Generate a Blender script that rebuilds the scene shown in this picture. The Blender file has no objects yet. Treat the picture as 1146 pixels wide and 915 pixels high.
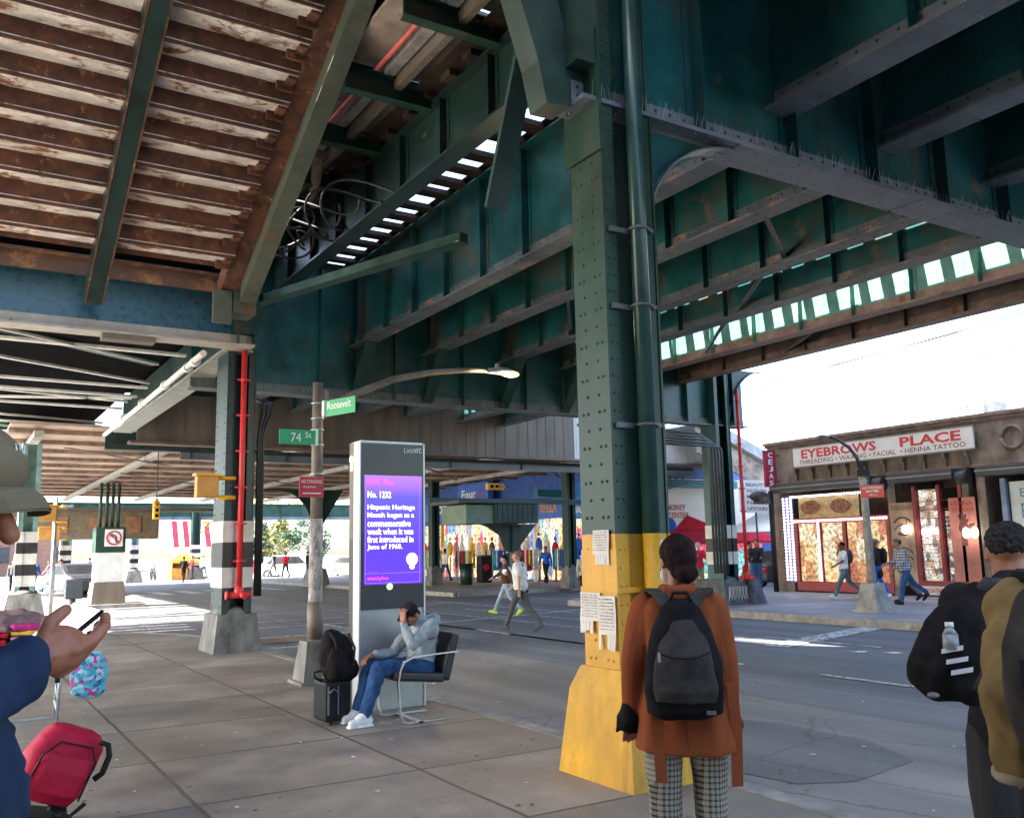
import bpy, bmesh, math, random
from mathutils import Vector, Matrix, Euler, noise
R = math.radians
random.seed(7)
S = bpy.context.scene
COL = S.collection
V = Vector

# ------------------------------------------------------------ materials
MATS = {}
def _nt(name):
    m = bpy.data.materials.new(name); m.use_nodes = True
    nt = m.node_tree; b = nt.nodes['Principled BSDF']
    return m, nt, b
def node(nt, typ, ins=None, **attrs):
    n = nt.nodes.new(typ)
    for k, v in attrs.items(): setattr(n, k, v)
    for k, v in (ins or {}).items():
        if isinstance(v, tuple) and len(v) == 2 and hasattr(v[0], 'outputs'):
            nt.links.new(v[0].outputs[v[1]], n.inputs[k])
        else: n.inputs[k].default_value = v
    return n
def ramp(nt, src, stops):
    n = nt.nodes.new('ShaderNodeValToRGB'); nt.links.new(src[0].outputs[src[1]], n.inputs[0])
    cr = n.color_ramp
    while len(cr.elements) < len(stops): cr.elements.new(.5)
    for e, (p, c) in zip(cr.elements, stops):
        e.position = p; e.color = (c, c, c, 1) if not isinstance(c, tuple) else (*c, 1)
    return n
def c4(c): return (*c, 1)
def mixc(nt, fac, a, b):
    n = nt.nodes.new('ShaderNodeMix'); n.data_type = 'RGBA'
    def s(i, v):
        if isinstance(v, tuple) and len(v) == 2 and hasattr(v[0], 'outputs'): nt.links.new(v[0].outputs[v[1]], n.inputs[i])
        elif isinstance(v, tuple): n.inputs[i].default_value = c4(v)
        else: n.inputs[i].default_value = v
    s(0, fac); s(6, a); s(7, b)
    return (n, 2)
def mat(name, col, rough=.6, metal=0., var=.25, scale=3., rust=0., rcol=(.13, .05, .022), rscale=2.2,
        chips=0., ccol=(.5, .5, .48), bump=.15, bscale=40., bdist=.004, col2=None, stretch=(1, 1, 1), spec=.5, alpha=None, streak=0., scol=(.1, .055, .03)):
    if name in MATS: return MATS[name]
    m, nt, b = _nt(name)
    tc = node(nt, 'ShaderNodeTexCoord')
    mp = node(nt, 'ShaderNodeMapping', {0: (tc, 3), 3: stretch})
    n1 = node(nt, 'ShaderNodeTexNoise', {0: (mp, 0), 'Scale': scale, 'Detail': 8., 'Roughness': .65})
    c2 = col2 if col2 else tuple(x * (1 - var * 1.6) for x in col)
    c1 = col if col2 else tuple(min(1, x * (1 + var)) for x in col)
    r1 = ramp(nt, (n1, 0), [(.32, 0.), (.68, 1.)])
    cur = mixc(nt, (r1, 0), c2, c1)
    rg = node(nt, 'ShaderNodeMath', {0: (n1, 0), 1: .3, 2: rough - .15}, operation='MULTIPLY_ADD')
    rsrc = (rg, 0)
    if rust > 0:
        n2 = node(nt, 'ShaderNodeTexNoise', {0: (mp, 0), 'Scale': rscale, 'Detail': 12., 'Roughness': .72, 'Distortion': .3})
        t = .68 - rust * .3
        r2 = ramp(nt, (n2, 0), [(t, 0.), (t + .07, 1.)])
        n3 = node(nt, 'ShaderNodeTexNoise', {0: (mp, 0), 'Scale': rscale * 9, 'Detail': 5.})
        rr = mixc(nt, (n3, 0), tuple(x * .35 for x in rcol), tuple(min(1, x * 1.9) for x in rcol))
        cur = mixc(nt, (r2, 0), cur, rr)
        mx = node(nt, 'ShaderNodeMath', {0: (r2, 0), 1: .35, 2: rsrc}, operation='MULTIPLY_ADD', use_clamp=True)
        rsrc = (mx, 0)
    if chips > 0:
        n4 = node(nt, 'ShaderNodeTexNoise', {0: (mp, 0), 'Scale': 22., 'Detail': 6., 'Roughness': .7})
        t = .76 - chips * .2
        r4 = ramp(nt, (n4, 0), [(t, 0.), (t + .03, 1.)])
        cur = mixc(nt, (r4, 0), cur, ccol)
    if streak > 0:
        mp2 = node(nt, 'ShaderNodeMapping', {0: (tc, 3), 3: (1, 1, .09)})
        n5 = node(nt, 'ShaderNodeTexNoise', {0: (mp2, 0), 'Scale': 7., 'Detail': 9., 'Roughness': .75})
        n6 = node(nt, 'ShaderNodeTexNoise', {0: (tc, 3), 'Scale': .8, 'Detail': 3.})
        ad = node(nt, 'ShaderNodeMath', {0: (n5, 0), 1: (n6, 0)}, operation='MULTIPLY')
        r5 = ramp(nt, (ad, 0), [(.25, 0.), (.42, streak)])
        cur = mixc(nt, (r5, 0), cur, scol)
    nt.links.new(cur[0].outputs[cur[1]], b.inputs['Base Color'])
    nt.links.new(rsrc[0].outputs[rsrc[1]], b.inputs['Roughness'])
    b.inputs['Metallic'].default_value = metal
    b.inputs['Specular IOR Level'].default_value = spec
    if bump > 0:
        nb = node(nt, 'ShaderNodeTexNoise', {0: (mp, 0), 'Scale': bscale, 'Detail': 5.})
        bp = node(nt, 'ShaderNodeBump', {'Strength': bump, 'Distance': bdist, 'Height': (nb, 0)})
        nt.links.new(bp.outputs[0], b.inputs['Normal'])
    if alpha is not None: b.inputs['Alpha'].default_value = alpha
    MATS[name] = m
    return m
def emit(name, col, s):
    if name in MATS: return MATS[name]
    m, nt, b = _nt(name)
    b.inputs['Base Color'].default_value = c4(tuple(x * .5 for x in col))
    b.inputs['Emission Color'].default_value = c4(col); b.inputs['Emission Strength'].default_value = s
    b.inputs['Roughness'].default_value = .3
    MATS[name] = m; return m

def asphalt(name, base, speck=.5, patch=True):
    m, nt, b = _nt(name)
    tc = node(nt, 'ShaderNodeTexCoord')
    a = node(nt, 'ShaderNodeTexNoise', {0: (tc, 3), 'Scale': .35, 'Detail': 8., 'Roughness': .6})
    f = node(nt, 'ShaderNodeTexNoise', {0: (tc, 3), 'Scale': 55., 'Detail': 6., 'Roughness': .8})
    st = node(nt, 'ShaderNodeMapping', {0: (tc, 3), 3: (1.1, .05, 1)})
    w = node(nt, 'ShaderNodeTexNoise', {0: (st, 0), 'Scale': 1.2, 'Detail': 5.})
    ra = ramp(nt, (a, 0), [(.3, tuple(x * .62 for x in base)), (.7, tuple(x * 1.35 for x in base))])
    rw = ramp(nt, (w, 0), [(.35, .75), (.65, 1.2)])
    mu = node(nt, 'ShaderNodeMix', data_type='RGBA', blend_type='MULTIPLY'); mu.inputs[0].default_value = 1
    nt.links.new(ra.outputs[0], mu.inputs[6]); nt.links.new(rw.outputs[0], mu.inputs[7])
    rf = ramp(nt, (f, 0), [(.55, 0.), (.72, speck)])
    cur = mixc(nt, (rf, 0), (mu, 2), tuple(min(1, x * 3.2) for x in base))
    # cracks
    vo = node(nt, 'ShaderNodeTexVoronoi', {'Scale': .55}, feature='DISTANCE_TO_EDGE')
    wn = node(nt, 'ShaderNodeTexNoise', {0: (tc, 3), 'Scale': 3., 'Detail': 6.})
    wm = mixc(nt, .12, (tc, 3), (wn, 1))
    nt.links.new(wm[0].outputs[2], vo.inputs[0])
    rc = ramp(nt, (vo, 0), [(.0, 1.), (.008, 0.)])
    ms = node(nt, 'ShaderNodeMath', {0: (rc, 0), 1: .55}, operation='MULTIPLY')
    cur = mixc(nt, (ms, 0), cur, tuple(x * .3 for x in base))
    # spots of gum and litter
    v2 = node(nt, 'ShaderNodeTexVoronoi', {0: (tc, 3), 'Scale': 2.6})
    r2 = ramp(nt, (v2, 0), [(.035, 1.), (.05, 0.)])
    ms2 = node(nt, 'ShaderNodeMath', {0: (r2, 0), 1: .5}, operation='MULTIPLY')
    cur = mixc(nt, (ms2, 0), cur, (.42, .42, .4))
    nt.links.new(cur[0].outputs[2], b.inputs['Base Color'])
    rr = ramp(nt, (a, 0), [(.3, .55), (.7, .85)]); nt.links.new(rr.outputs[0], b.inputs['Roughness'])
    bp = node(nt, 'ShaderNodeBump', {'Strength': .8, 'Distance': .008, 'Height': (f, 0)})
    nt.links.new(bp.outputs[0], b.inputs['Normal'])
    MATS[name] = m; return m

def pavement(name, base, sx=1.5, sy=1.5, ox=0., oy=0.):
    m, nt, b = _nt(name)
    tc = node(nt, 'ShaderNodeTexCoord'); sp = node(nt, 'ShaderNodeSeparateXYZ', {0: (tc, 3)})
    wob = node(nt, 'ShaderNodeTexNoise', {0: (tc, 3), 'Scale': 1.3, 'Detail': 4.})
    def line(i, s, o, wdt=.016):
        q = node(nt, 'ShaderNodeMath', {0: (sp, i), 1: 1 / s, 2: o}, operation='MULTIPLY_ADD')
        q2 = node(nt, 'ShaderNodeMath', {0: (wob, 0), 1: .02, 2: (q, 0)}, operation='MULTIPLY_ADD')
        fr = node(nt, 'ShaderNodeMath', {0: (q2, 0)}, operation='FRACT')
        d = node(nt, 'ShaderNodeMath', {0: (fr, 0), 1: .5}, operation='SUBTRACT')
        ab = node(nt, 'ShaderNodeMath', {0: (d, 0)}, operation='ABSOLUTE')
        g = node(nt, 'ShaderNodeMath', {0: (ab, 0), 1: wdt / s}, operation='LESS_THAN')
        fl = node(nt, 'ShaderNodeMath', {0: (node(nt, 'ShaderNodeMath', {0: (q2, 0), 1: .5}, operation='ADD'), 0)}, operation='FLOOR')
        return g, fl
    gx, fx = line(0, sx, ox); gy, fy = line(1, sy, oy)
    mx = node(nt, 'ShaderNodeMath', {0: (gx, 0), 1: (gy, 0)}, operation='MAXIMUM')
    cell = node(nt, 'ShaderNodeCombineXYZ', {0: (fx, 0), 1: (fy, 0)})
    wn = node(nt, 'ShaderNodeTexWhiteNoise', {0: (cell, 0)}, noise_dimensions='3D')
    cr = ramp(nt, (wn, 0), [(0., tuple(x * .78 for x in base)), (1., tuple(x * 1.15 for x in base))])
    a = node(nt, 'ShaderNodeTexNoise', {0: (tc, 3), 'Scale': .9, 'Detail': 10., 'Roughness': .7})
    ra = ramp(nt, (a, 0), [(.3, .42), (.5, .9), (.7, 1.4)])
    mu = node(nt, 'ShaderNodeMix', data_type='RGBA', blend_type='MULTIPLY'); mu.inputs[0].default_value = 1
    nt.links.new(cr.outputs[0], mu.inputs[6]); nt.links.new(ra.outputs[0], mu.inputs[7])
    f = node(nt, 'ShaderNodeTexNoise', {0: (tc, 3), 'Scale': 60., 'Detail': 5., 'Roughness': .7})
    rf = ramp(nt, (f, 0), [(.35, .8), (.65, 1.15)])
    mu2 = node(nt, 'ShaderNodeMix', data_type='RGBA', blend_type='MULTIPLY'); mu2.inputs[0].default_value = 1
    nt.links.new(mu.outputs[2], mu2.inputs[6]); nt.links.new(rf.outputs[0], mu2.inputs[7])
    jm = node(nt, 'ShaderNodeMath', {0: (mx, 0), 1: .9}, operation='MULTIPLY')
    cur = mixc(nt, (jm, 0), (mu2, 2), tuple(x * .3 for x in base))
    v1 = node(nt, 'ShaderNodeTexVoronoi', {0: (tc, 3), 'Scale': 4.2})
    r1 = ramp(nt, (v1, 0), [(.07, 1.), (.09, 0.)])
    m1 = node(nt, 'ShaderNodeMath', {0: (r1, 0), 1: .5}, operation='MULTIPLY')
    cur = mixc(nt, (m1, 0), cur, tuple(x * .35 for x in base))
    v2 = node(nt, 'ShaderNodeTexVoronoi', {0: (node(nt, 'ShaderNodeMapping', {0: (tc, 3), 1: (3.3, 1.7, 0)}), 0), 'Scale': 1.7})
    r2 = ramp(nt, (v2, 0), [(.03, 1.), (.04, 0.)])
    m2 = node(nt, 'ShaderNodeMath', {0: (r2, 0), 1: .6}, operation='MULTIPLY')
    cur = mixc(nt, (m2, 0), cur, (.5, .49, .46))
    nt.links.new(cur[0].outputs[2], b.inputs['Base Color'])
    rr = ramp(nt, (a, 0), [(.3, .42), (.7, .8)]); nt.links.new(rr.outputs[0], b.inputs['Roughness'])
    hh = node(nt, 'ShaderNodeMath', {0: (mx, 0), 1: -1.5, 2: (f, 0)}, operation='MULTIPLY_ADD')
    bp = node(nt, 'ShaderNodeBump', {'Strength': .5, 'Distance': .005, 'Height': (hh, 0)})
    nt.links.new(bp.outputs[0], b.inputs['Normal'])
    MATS[name] = m; return m

def plaid(name, a, b2, s=38., gap=.55):
    m, nt, b = _nt(name)
    tc = node(nt, 'ShaderNodeTexCoord'); sp = node(nt, 'ShaderNodeSeparateXYZ', {0: (tc, 3)})
    xy = node(nt, 'ShaderNodeMath', {0: (sp, 0), 1: (sp, 1)}, operation='ADD')
    def st(src, sc):
        q = node(nt, 'ShaderNodeMath', {0: src, 1: sc}, operation='MULTIPLY')
        fr = node(nt, 'ShaderNodeMath', {0: (q, 0)}, operation='FRACT')
        return node(nt, 'ShaderNodeMath', {0: (fr, 0), 1: gap}, operation='LESS_THAN')
    u = st((xy, 0), s); v = st((sp, 2), s)
    su = node(nt, 'ShaderNodeMath', {0: (u, 0), 1: (v, 0)}, operation='ADD')
    h = node(nt, 'ShaderNodeMath', {0: (su, 0), 1: .5}, operation='MULTIPLY')
    cur = mixc(nt, (h, 0), a, b2)
    nt.links.new(cur[0].outputs[2], b.inputs['Base Color']); b.inputs['Roughness'].default_value = .9
    MATS[name] = m; return m

# ------------------------------------------------------------ mesh building
class B:
    def __init__(s): s.bm = bmesh.new(); s.mi = 0
    def _f(s, fs):
        for f in fs: f.material_index = s.mi
    def face(s, pts):
        f = s.bm.faces.new([s.bm.verts.new(p) for p in pts]); f.material_index = s.mi; return s
    def box(s, lo, hi, rot=None, piv=None, bev=0):
        lo, hi = V(lo), V(hi); c = (lo + hi) / 2; h = (hi - lo) / 2
        vs = []
        for x in (-1, 1):
            for y in (-1, 1):
                for z in (-1, 1): vs.append(V((x * h.x, y * h.y, z * h.z)))
        if rot is not None:
            e = Euler(rot).to_matrix(); p = V(piv) if piv else c
            vs = [e @ (v + c - p) + p for v in vs]
        else: vs = [v + c for v in vs]
        bv = [s.bm.verts.new(v) for v in vs]
        fs = [s.bm.faces.new([bv[i] for i in q]) for q in ((0, 1, 3, 2), (4, 6, 7, 5), (0, 4, 5, 1), (2, 3, 7, 6), (0, 2, 6, 4), (1, 5, 7, 3))]
        s._f(fs)
        if bev > 0:
            es = list({e for f in fs for e in f.edges})
            r = bmesh.ops.bevel(s.bm, geom=es, offset=bev, segments=2, affect='EDGES', profile=.6)
            s._f(r['faces'])
        return s
    def frustum(s, lo, hi, tlo, thi, z0, z1):
        a = [(lo[0], lo[1], z0), (hi[0], lo[1], z0), (hi[0], hi[1], z0), (lo[0], hi[1], z0)]
        b = [(tlo[0], tlo[1], z1), (thi[0], tlo[1], z1), (thi[0], thi[1], z1), (tlo[0], thi[1], z1)]
        va = [s.bm.verts.new(p) for p in a]; vb = [s.bm.verts.new(p) for p in b]
        fs = [s.bm.faces.new(va[::-1]), s.bm.faces.new(vb)]
        for i in range(4): fs.append(s.bm.faces.new([va[i], va[(i + 1) % 4], vb[(i + 1) % 4], vb[i]]))
        s._f(fs); return s
    def ring(s, c, ax, r, n, ph=0.):
        ax = V(ax).normalized(); t = V((0, 0, 1)) if abs(ax.z) < .9 else V((1, 0, 0))
        u = ax.cross(t).normalized(); w = ax.cross(u)
        return [s.bm.verts.new(V(c) + (u * math.cos(a) + w * math.sin(a)) * r) for a in (ph + 2 * math.pi * i / n for i in range(n))]
    def cyl(s, p, q, r1, r2=None, n=12, cap=True):
        r2 = r1 if r2 is None else r2; ax = V(q) - V(p)
        a = s.ring(p, ax, r1, n); b = s.ring(q, ax, r2, n)
        fs = [s.bm.faces.new([a[i], a[(i + 1) % n], b[(i + 1) % n], b[i]]) for i in range(n)]
        for f in fs: f.smooth = n > 6
        if cap: fs += [s.bm.faces.new(a[::-1]), s.bm.faces.new(b)]
        s._f(fs); return s
    def tube(s, pts, r, n=8):
        pts = [V(p) for p in pts]; rs = r if isinstance(r, list) else [r] * len(pts); prev = None; fs = []
        t0 = (pts[1] - pts[0]).normalized(); u = t0.orthogonal().normalized(); first = None
        for i, p in enumerate(pts):
            t = (pts[min(i + 1, len(pts) - 1)] - pts[max(i - 1, 0)]).normalized()
            u = (u - t * u.dot(t)).normalized(); w = t.cross(u)
            rg = [s.bm.verts.new(p + (u * math.cos(2 * math.pi * k / n) + w * math.sin(2 * math.pi * k / n)) * rs[i]) for k in range(n)]
            if prev:
                for k in range(n):
                    f = s.bm.faces.new([prev[k], prev[(k + 1) % n], rg[(k + 1) % n], rg[k]]); f.smooth = True; fs.append(f)
            else: fs.append(s.bm.faces.new(rg[::-1]))
            prev = rg
        fs.append(s.bm.faces.new(prev)); s._f(fs); return s
    def prism(s, pts, ext):
        ext = V(ext); a = [s.bm.verts.new(V(p)) for p in pts]; b = [s.bm.verts.new(V(p) + ext) for p in pts]; n = len(a)
        fs = [s.bm.faces.new(a[::-1]), s.bm.faces.new(b)]
        for i in range(n): fs.append(s.bm.faces.new([a[i], a[(i + 1) % n], b[(i + 1) % n], b[i]]))
        s._f(fs); return s
    def strip(s, pts, wid, th):
        """flat bar following pts (a polyline), wid a vector across, th a thickness vector function result"""
        wid = V(wid); prev = None; fs = []
        pts = [V(p) for p in pts]
        for i, p in enumerate(pts):
            t = (pts[min(i + 1, len(pts) - 1)] - pts[max(i - 1, 0)]).normalized(); nrm = t.cross(wid).normalized() * th
            q = [s.bm.verts.new(x) for x in (p, p + wid, p + wid + nrm, p + nrm)]
            if prev:
                for k in range(4): fs.append(s.bm.faces.new([prev[k], prev[(k + 1) % 4], q[(k + 1) % 4], q[k]]))
            else: fs.append(s.bm.faces.new(q[::-1]))
            prev = q
        fs.append(s.bm.faces.new(prev)); s._f(fs); return s
    def ell(s, c, r, rot=None, sub=2):
        m = Matrix.Translation(c) @ (Euler(rot).to_matrix().to_4x4() if rot else Matrix()) @ Matrix.Diagonal((*r, 1))
        g = bmesh.ops.create_icosphere(s.bm, subdivisions=sub, radius=1, matrix=m)
        fs = {f for v in g['verts'] for f in v.link_faces}
        for f in fs: f.smooth = True
        s._f(fs); return s
    def cap(s, p, r1, q, r2):
        s.cyl(p, q, r1, r2, 12); s.ell(p, (r1,) * 3, sub=2); s.ell(q, (r2,) * 3, sub=2); return s
    def loft(s, rings, n=20, cap=True):
        """rings: (cx,cy,cz,rx,ry[,square])"""
        prev = None; fs = []
        for r in rings:
            e = r[5] if len(r) > 5 else 2.
            rg = []
            for k in range(n):
                a = 2 * math.pi * k / n; ca, sa = math.cos(a), math.sin(a)
                rg.append(s.bm.verts.new((r[0] + r[3] * math.copysign(abs(ca) ** (2 / e), ca), r[1] + r[4] * math.copysign(abs(sa) ** (2 / e), sa), r[2])))
            if prev:
                for k in range(n):
                    f = s.bm.faces.new([prev[k], prev[(k + 1) % n], rg[(k + 1) % n], rg[k]]); f.smooth = True; fs.append(f)
            elif cap: fs.append(s.bm.faces.new(rg[::-1]))
            prev = rg
        if cap: fs.append(s.bm.faces.new(prev))
        s._f(fs); return s
    def rivet(s, c, nrm, r=.016):
        nrm = V(nrm); a = s.ring(c, nrm, r, 6); b = s.ring(V(c) + nrm * r * .7, nrm, r * .55, 6)
        fs = [s.bm.faces.new([a[i], a[(i + 1) % 6], b[(i + 1) % 6], b[i]]) for i in range(6)] + [s.bm.faces.new(b)]
        for f in fs: f.smooth = True
        s._f(fs)

ROOT = {}
def thing(name, label, cat, loc=(0, 0, 0), rz=0., group=None):
    o = bpy.data.objects.new(name, None); COL.objects.link(o); o.empty_display_size = .1
    o.location = loc; o.rotation_euler = (0, 0, rz)
    o['label'] = label; o['category'] = cat; o['kind'] = 'thing'
    if group: o['group'] = group
    ROOT[o] = Matrix.Translation(loc) @ Euler((0, 0, rz)).to_matrix().to_4x4()
    return o
def fin(name, me, mats, parent):
    o = bpy.data.objects.new(name, me); COL.objects.link(o)
    if not isinstance(mats, (list, tuple)): mats = [mats]
    me.materials.clear()
    for m in mats: me.materials.append(m)
    if parent is not None:
        M = ROOT[parent]; me.transform(M.inverted()); o.parent = parent; ROOT[o] = M
    else: ROOT[o] = Matrix()
    return o
def obj(name, b, mats, parent=None, label=None, fixn=True):
    if fixn: bmesh.ops.recalc_face_normals(b.bm, faces=b.bm.faces)
    me = bpy.data.meshes.new(name); b.bm.to_mesh(me); b.bm.free()
    o = fin(name, me, mats, parent)
    if label: o['label'] = label
    return o
def tag(o, label, cat, group=None):
    o['label'] = label; o['category'] = cat; o['kind'] = 'thing'
    if group: o['group'] = group
    return o
def struct(name, b, mats, kind='structure'):
    o = obj(name, b, mats); o['kind'] = kind; return o
def blob(name, b, vox, mats, parent, smooth=2, disp=0., dscale=8., dst=(1, 1, 1), matfn=None):
    """one continuous skin round all the shapes in b"""
    me = bpy.data.meshes.new('tmp'); b.bm.to_mesh(me); b.bm.free()
    o = bpy.data.objects.new('tmp', me); COL.objects.link(o)
    md = o.modifiers.new('r', 'REMESH'); md.mode = 'VOXEL'; md.voxel_size = vox; md.use_smooth_shade = True
    if smooth:
        sm = o.modifiers.new('s', 'SMOOTH'); sm.iterations = smooth; sm.factor = .5
    dg = bpy.context.evaluated_depsgraph_get(); dg.update()
    m2 = bpy.data.meshes.new_from_object(o.evaluated_get(dg), depsgraph=dg)
    bpy.data.objects.remove(o); bpy.data.meshes.remove(me)
    if disp:
        no = [v.normal.copy() for v in m2.vertices]
        for v, n in zip(m2.vertices, no):
            q = V((v.co.x * dst[0], v.co.y * dst[1], v.co.z * dst[2])) * dscale
            v.co += n * disp * (noise.noise(q) + .5 * noise.noise(q * 2.1))
    for p in m2.polygons: p.use_smooth = True
    m2.name = name
    o = fin(name, m2, mats, parent)
    if matfn:
        for p in m2.polygons: p.material_index = matfn(p.center)
    return o
def dup(root, loc, rz=0., label=None, group=None):
    r = root.copy(); COL.objects.link(r); r.location = loc; r.rotation_euler = (0, 0, rz)
    if label: r['label'] = label
    if group: r['group'] = group
    for ch in list(root.children):
        c = ch.copy(); COL.objects.link(c); c.parent = r
        for g in ch.children:
            d = g.copy(); COL.objects.link(d); d.parent = c
    return r
FONT = {}
def text(s, c, right, up, w, h, mt, parent, bold=.0, ext=.003, name='lettering', align='C', space=1.):
    """letters s fitted in a box w wide and h high centred at c"""
    cu = bpy.data.curves.new('txt', 'FONT'); cu.body = s; cu.size = 1; cu.offset = bold; cu.resolution_u = 2
    cu.extrude = .0; cu.space_line = .95; cu.space_character = space
    o = bpy.data.objects.new('txt', cu); COL.objects.link(o)
    dg = bpy.context.evaluated_depsgraph_get(); dg.update()
    me = bpy.data.meshes.new_from_object(o.evaluated_get(dg), depsgraph=dg)
    bpy.data.objects.remove(o); bpy.data.curves.remove(cu)
    xs = [v.co.x for v in me.vertices]; ys = [v.co.y for v in me.vertices]
    x0, x1, y0, y1 = min(xs), max(xs), min(ys), max(ys)
    right, up = V(right).normalized(), V(up).normalized(); nrm = right.cross(up)
    sx = w / (x1 - x0); sy = (h / (y1 - y0)) if h else sx
    if not w: sx = sy
    for v in me.vertices:
        a = (v.co.x - (x0 + x1) / 2) * sx; b2 = (v.co.y - (y0 + y1) / 2) * sy
        v.co = V(c) + right * a + up * b2 + nrm * ext
    return fin(name, me, mt, parent)
def arc(c, r, a0, a1, n, u, w):
    u, w = V(u), V(w)
    return [V(c) + (u * math.cos(a0 + (a1 - a0) * i / n) + w * math.sin(a0 + (a1 - a0) * i / n)) * r for i in range(n + 1)]
GREEN = mat('green_paint', (.015, .052, .036), .42, var=.35, scale=1.6, rust=.2, rcol=(.09, .075, .04), spec=.35, streak=.5, scol=(.07, .06, .035), chips=.0, bump=.12, bscale=25)
TEAL = mat('teal_paint', (.012, .085, .085), .33, var=.4, scale=1.1, spec=.4, streak=.65, rust=.25, rcol=(.1, .055, .035), rscale=1.3, bump=.1, bscale=14)
TEALF = mat('teal_flange', (.085, .1, .105), .42, var=.3, scale=2., rust=.42, rcol=(.2, .11, .08), rscale=1.7, bump=.2, bscale=30)
DGREEN = mat('dark_green_paint', (.012, .035, .03), .4, var=.3, scale=1.5, rust=.15)
LGREY = mat('grey_flange', (.15, .17, .19), .4, var=.18, scale=2., rust=.1, bump=.15)
RUST = mat('rusty_steel', (.17, .062, .03), .75, var=.5, scale=5., col2=(.04, .018, .012), rust=.35, rcol=(.3, .14, .07), rscale=4., bump=.5, bscale=30)
TREAD = mat('tread_plate', (.74, .68, .62), .5, var=.25, scale=5., rust=.52, rcol=(.2, .08, .035), rscale=3., bump=.35, stretch=(.6, 1, 1))
BEIGE = mat('beige_panel', (.17, .14, .105), .6, streak=.4, var=.25, scale=1.3, rust=.1, stretch=(1, 1, .2), bump=.1)
SLAB = mat('concrete_slab', (.34, .28, .23), .8, var=.3, scale=1.6, rust=.3, rcol=(.16, .07, .03), rscale=1.2, bump=.3)
DECKB = mat('worn_soffit', (.6, .43, .31), .7, var=.3, scale=.8, rust=.22, rcol=(.15, .09, .06), bump=.2)
YELLOW = mat('yellow_paint', (.62, .31, .012), .5, var=.16, scale=1.6, chips=.5, ccol=(.1, .06, .025), rust=.22, rcol=(.34, .16, .02), rscale=5., streak=.6, scol=(.2, .1, .02), bump=.4, bscale=22, bdist=.006)
YELC = mat('yellow_painted_concrete', (.64, .33, .012), .6, var=.2, scale=2.5, chips=.42, ccol=(.07, .045, .02), rust=.3, rcol=(.3, .15, .03), rscale=3.5, streak=.8, scol=(.2, .1, .02), bump=.6, bscale=14, bdist=.01, stretch=(1, 1, .5))
CONC = mat('concrete_base', (.17, .165, .155), .8, var=.4, scale=4., chips=.3, ccol=(.42, .42, .4), bump=.6, bscale=18, bdist=.008, stretch=(1, 1, .5))
RED = mat('red_paint', (.62, .03, .03), .45, var=.15, chips=.1)
REDW = mat('red_frame', (.28, .025, .03), .5, var=.2)
SILV = mat('brushed_silver', (.5, .53, .53), .38, metal=.6, var=.1, scale=4, bump=.05)
CHROME = mat('chrome_bar', (.7, .7, .7), .25, metal=1., var=.05, bump=0)
GALV = mat('galvanised', (.38, .38, .37), .5, metal=.5, var=.25, scale=6, rust=.1)
POLE = mat('weathered_pole', (.19, .16, .13), .6, metal=.2, var=.35, scale=6, rust=.25, rcol=(.18, .1, .06), stretch=(1, 1, .4))
POLEW = mat('pole_old_posters', (.4, .38, .36), .75, var=.4, scale=14, chips=.5, ccol=(.7, .7, .7), rust=.4, rcol=(.16, .13, .12), rscale=8, bump=.5, stretch=(1, 1, .5))
BLACK = mat('black_plastic', (.014, .014, .015), .55, var=.3, spec=.2)
BLKFAB = mat('black_fabric', (.016, .014, .015), .9, spec=.12, var=.4, scale=8, bump=.4, bscale=120)
GREYFAB = mat('charcoal_fabric', (.06, .052, .046), .9, spec=.12, var=.3, scale=10, bump=.5, bscale=160, bdist=.002)
LEATH = mat('black_leather', (.02, .02, .022), .45, var=.2, bump=.3, bscale=60)
CABLE = mat('cable', (.03, .032, .03), .5, var=.3)
WHITE = mat('white_paint', (.78, .77, .74), .6, var=.1, scale=3, chips=.1, ccol=(.3, .3, .28))
OWHITE = mat('faded_white', (.62, .6, .54), .6, var=.14, scale=3, chips=.2, ccol=(.2, .17, .12))
BLKP = mat('black_paint', (.025, .022, .02), .5, var=.3, chips=.1, ccol=(.15, .13, .1))
PAPER = mat('paper', (.66, .62, .56), .85, var=.08, scale=6, bump=.2, bscale=10)
INK = mat('ink', (.05, .05, .07), .8, var=0., bump=0)
SGREEN = mat('sign_green', (.01, .33, .12), .45, var=.05, bump=0)
SRED = mat('sign_red', (.5, .02, .035), .45, var=.08, bump=0)
SWHITE = mat('sign_white', (.82, .82, .8), .5, var=.02, bump=0)
SIGNB = mat('sign_cream', (.62, .6, .54), .6, var=.08, scale=1.)
LETR = mat('red_letters', (.5, .03, .025), .5, var=.1, bump=0)
LETB = mat('brown_letters', (.16, .06, .045), .5, var=.1, bump=0)
TSIG = mat('signal_yellow', (.8, .42, .02), .5, var=.1)
TORG = mat('signal_box', (.55, .26, .05), .5, var=.2, rust=.2)
BRICK = mat('weathered_facade', (.2, .155, .12), .8, var=.4, scale=2.2, rust=.3, rcol=(.1, .075, .055), rscale=1.3, bump=.5, bscale=12, bdist=.01, stretch=(1, 1, .5))
DKGREY = mat('dark_shutter', (.06, .06, .065), .5, var=.2)
WOOD = mat('dark_wood', (.04, .03, .022), .9, var=.3, spec=.05)
TIE = mat('tie_timber', (.05, .035, .028), .9, var=.4, spec=.1)
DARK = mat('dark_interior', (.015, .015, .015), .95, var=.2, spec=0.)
LINE = mat('road_paint', (.6, .6, .59), .7, var=.1, scale=6, rust=.62, rcol=(.09, .09, .095), rscale=9, bump=.2, bscale=60)
SKIN_L = mat('skin_light', (.42, .22, .145), .55, var=.08, scale=20, bump=.1, bscale=200, bdist=.001)
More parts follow.
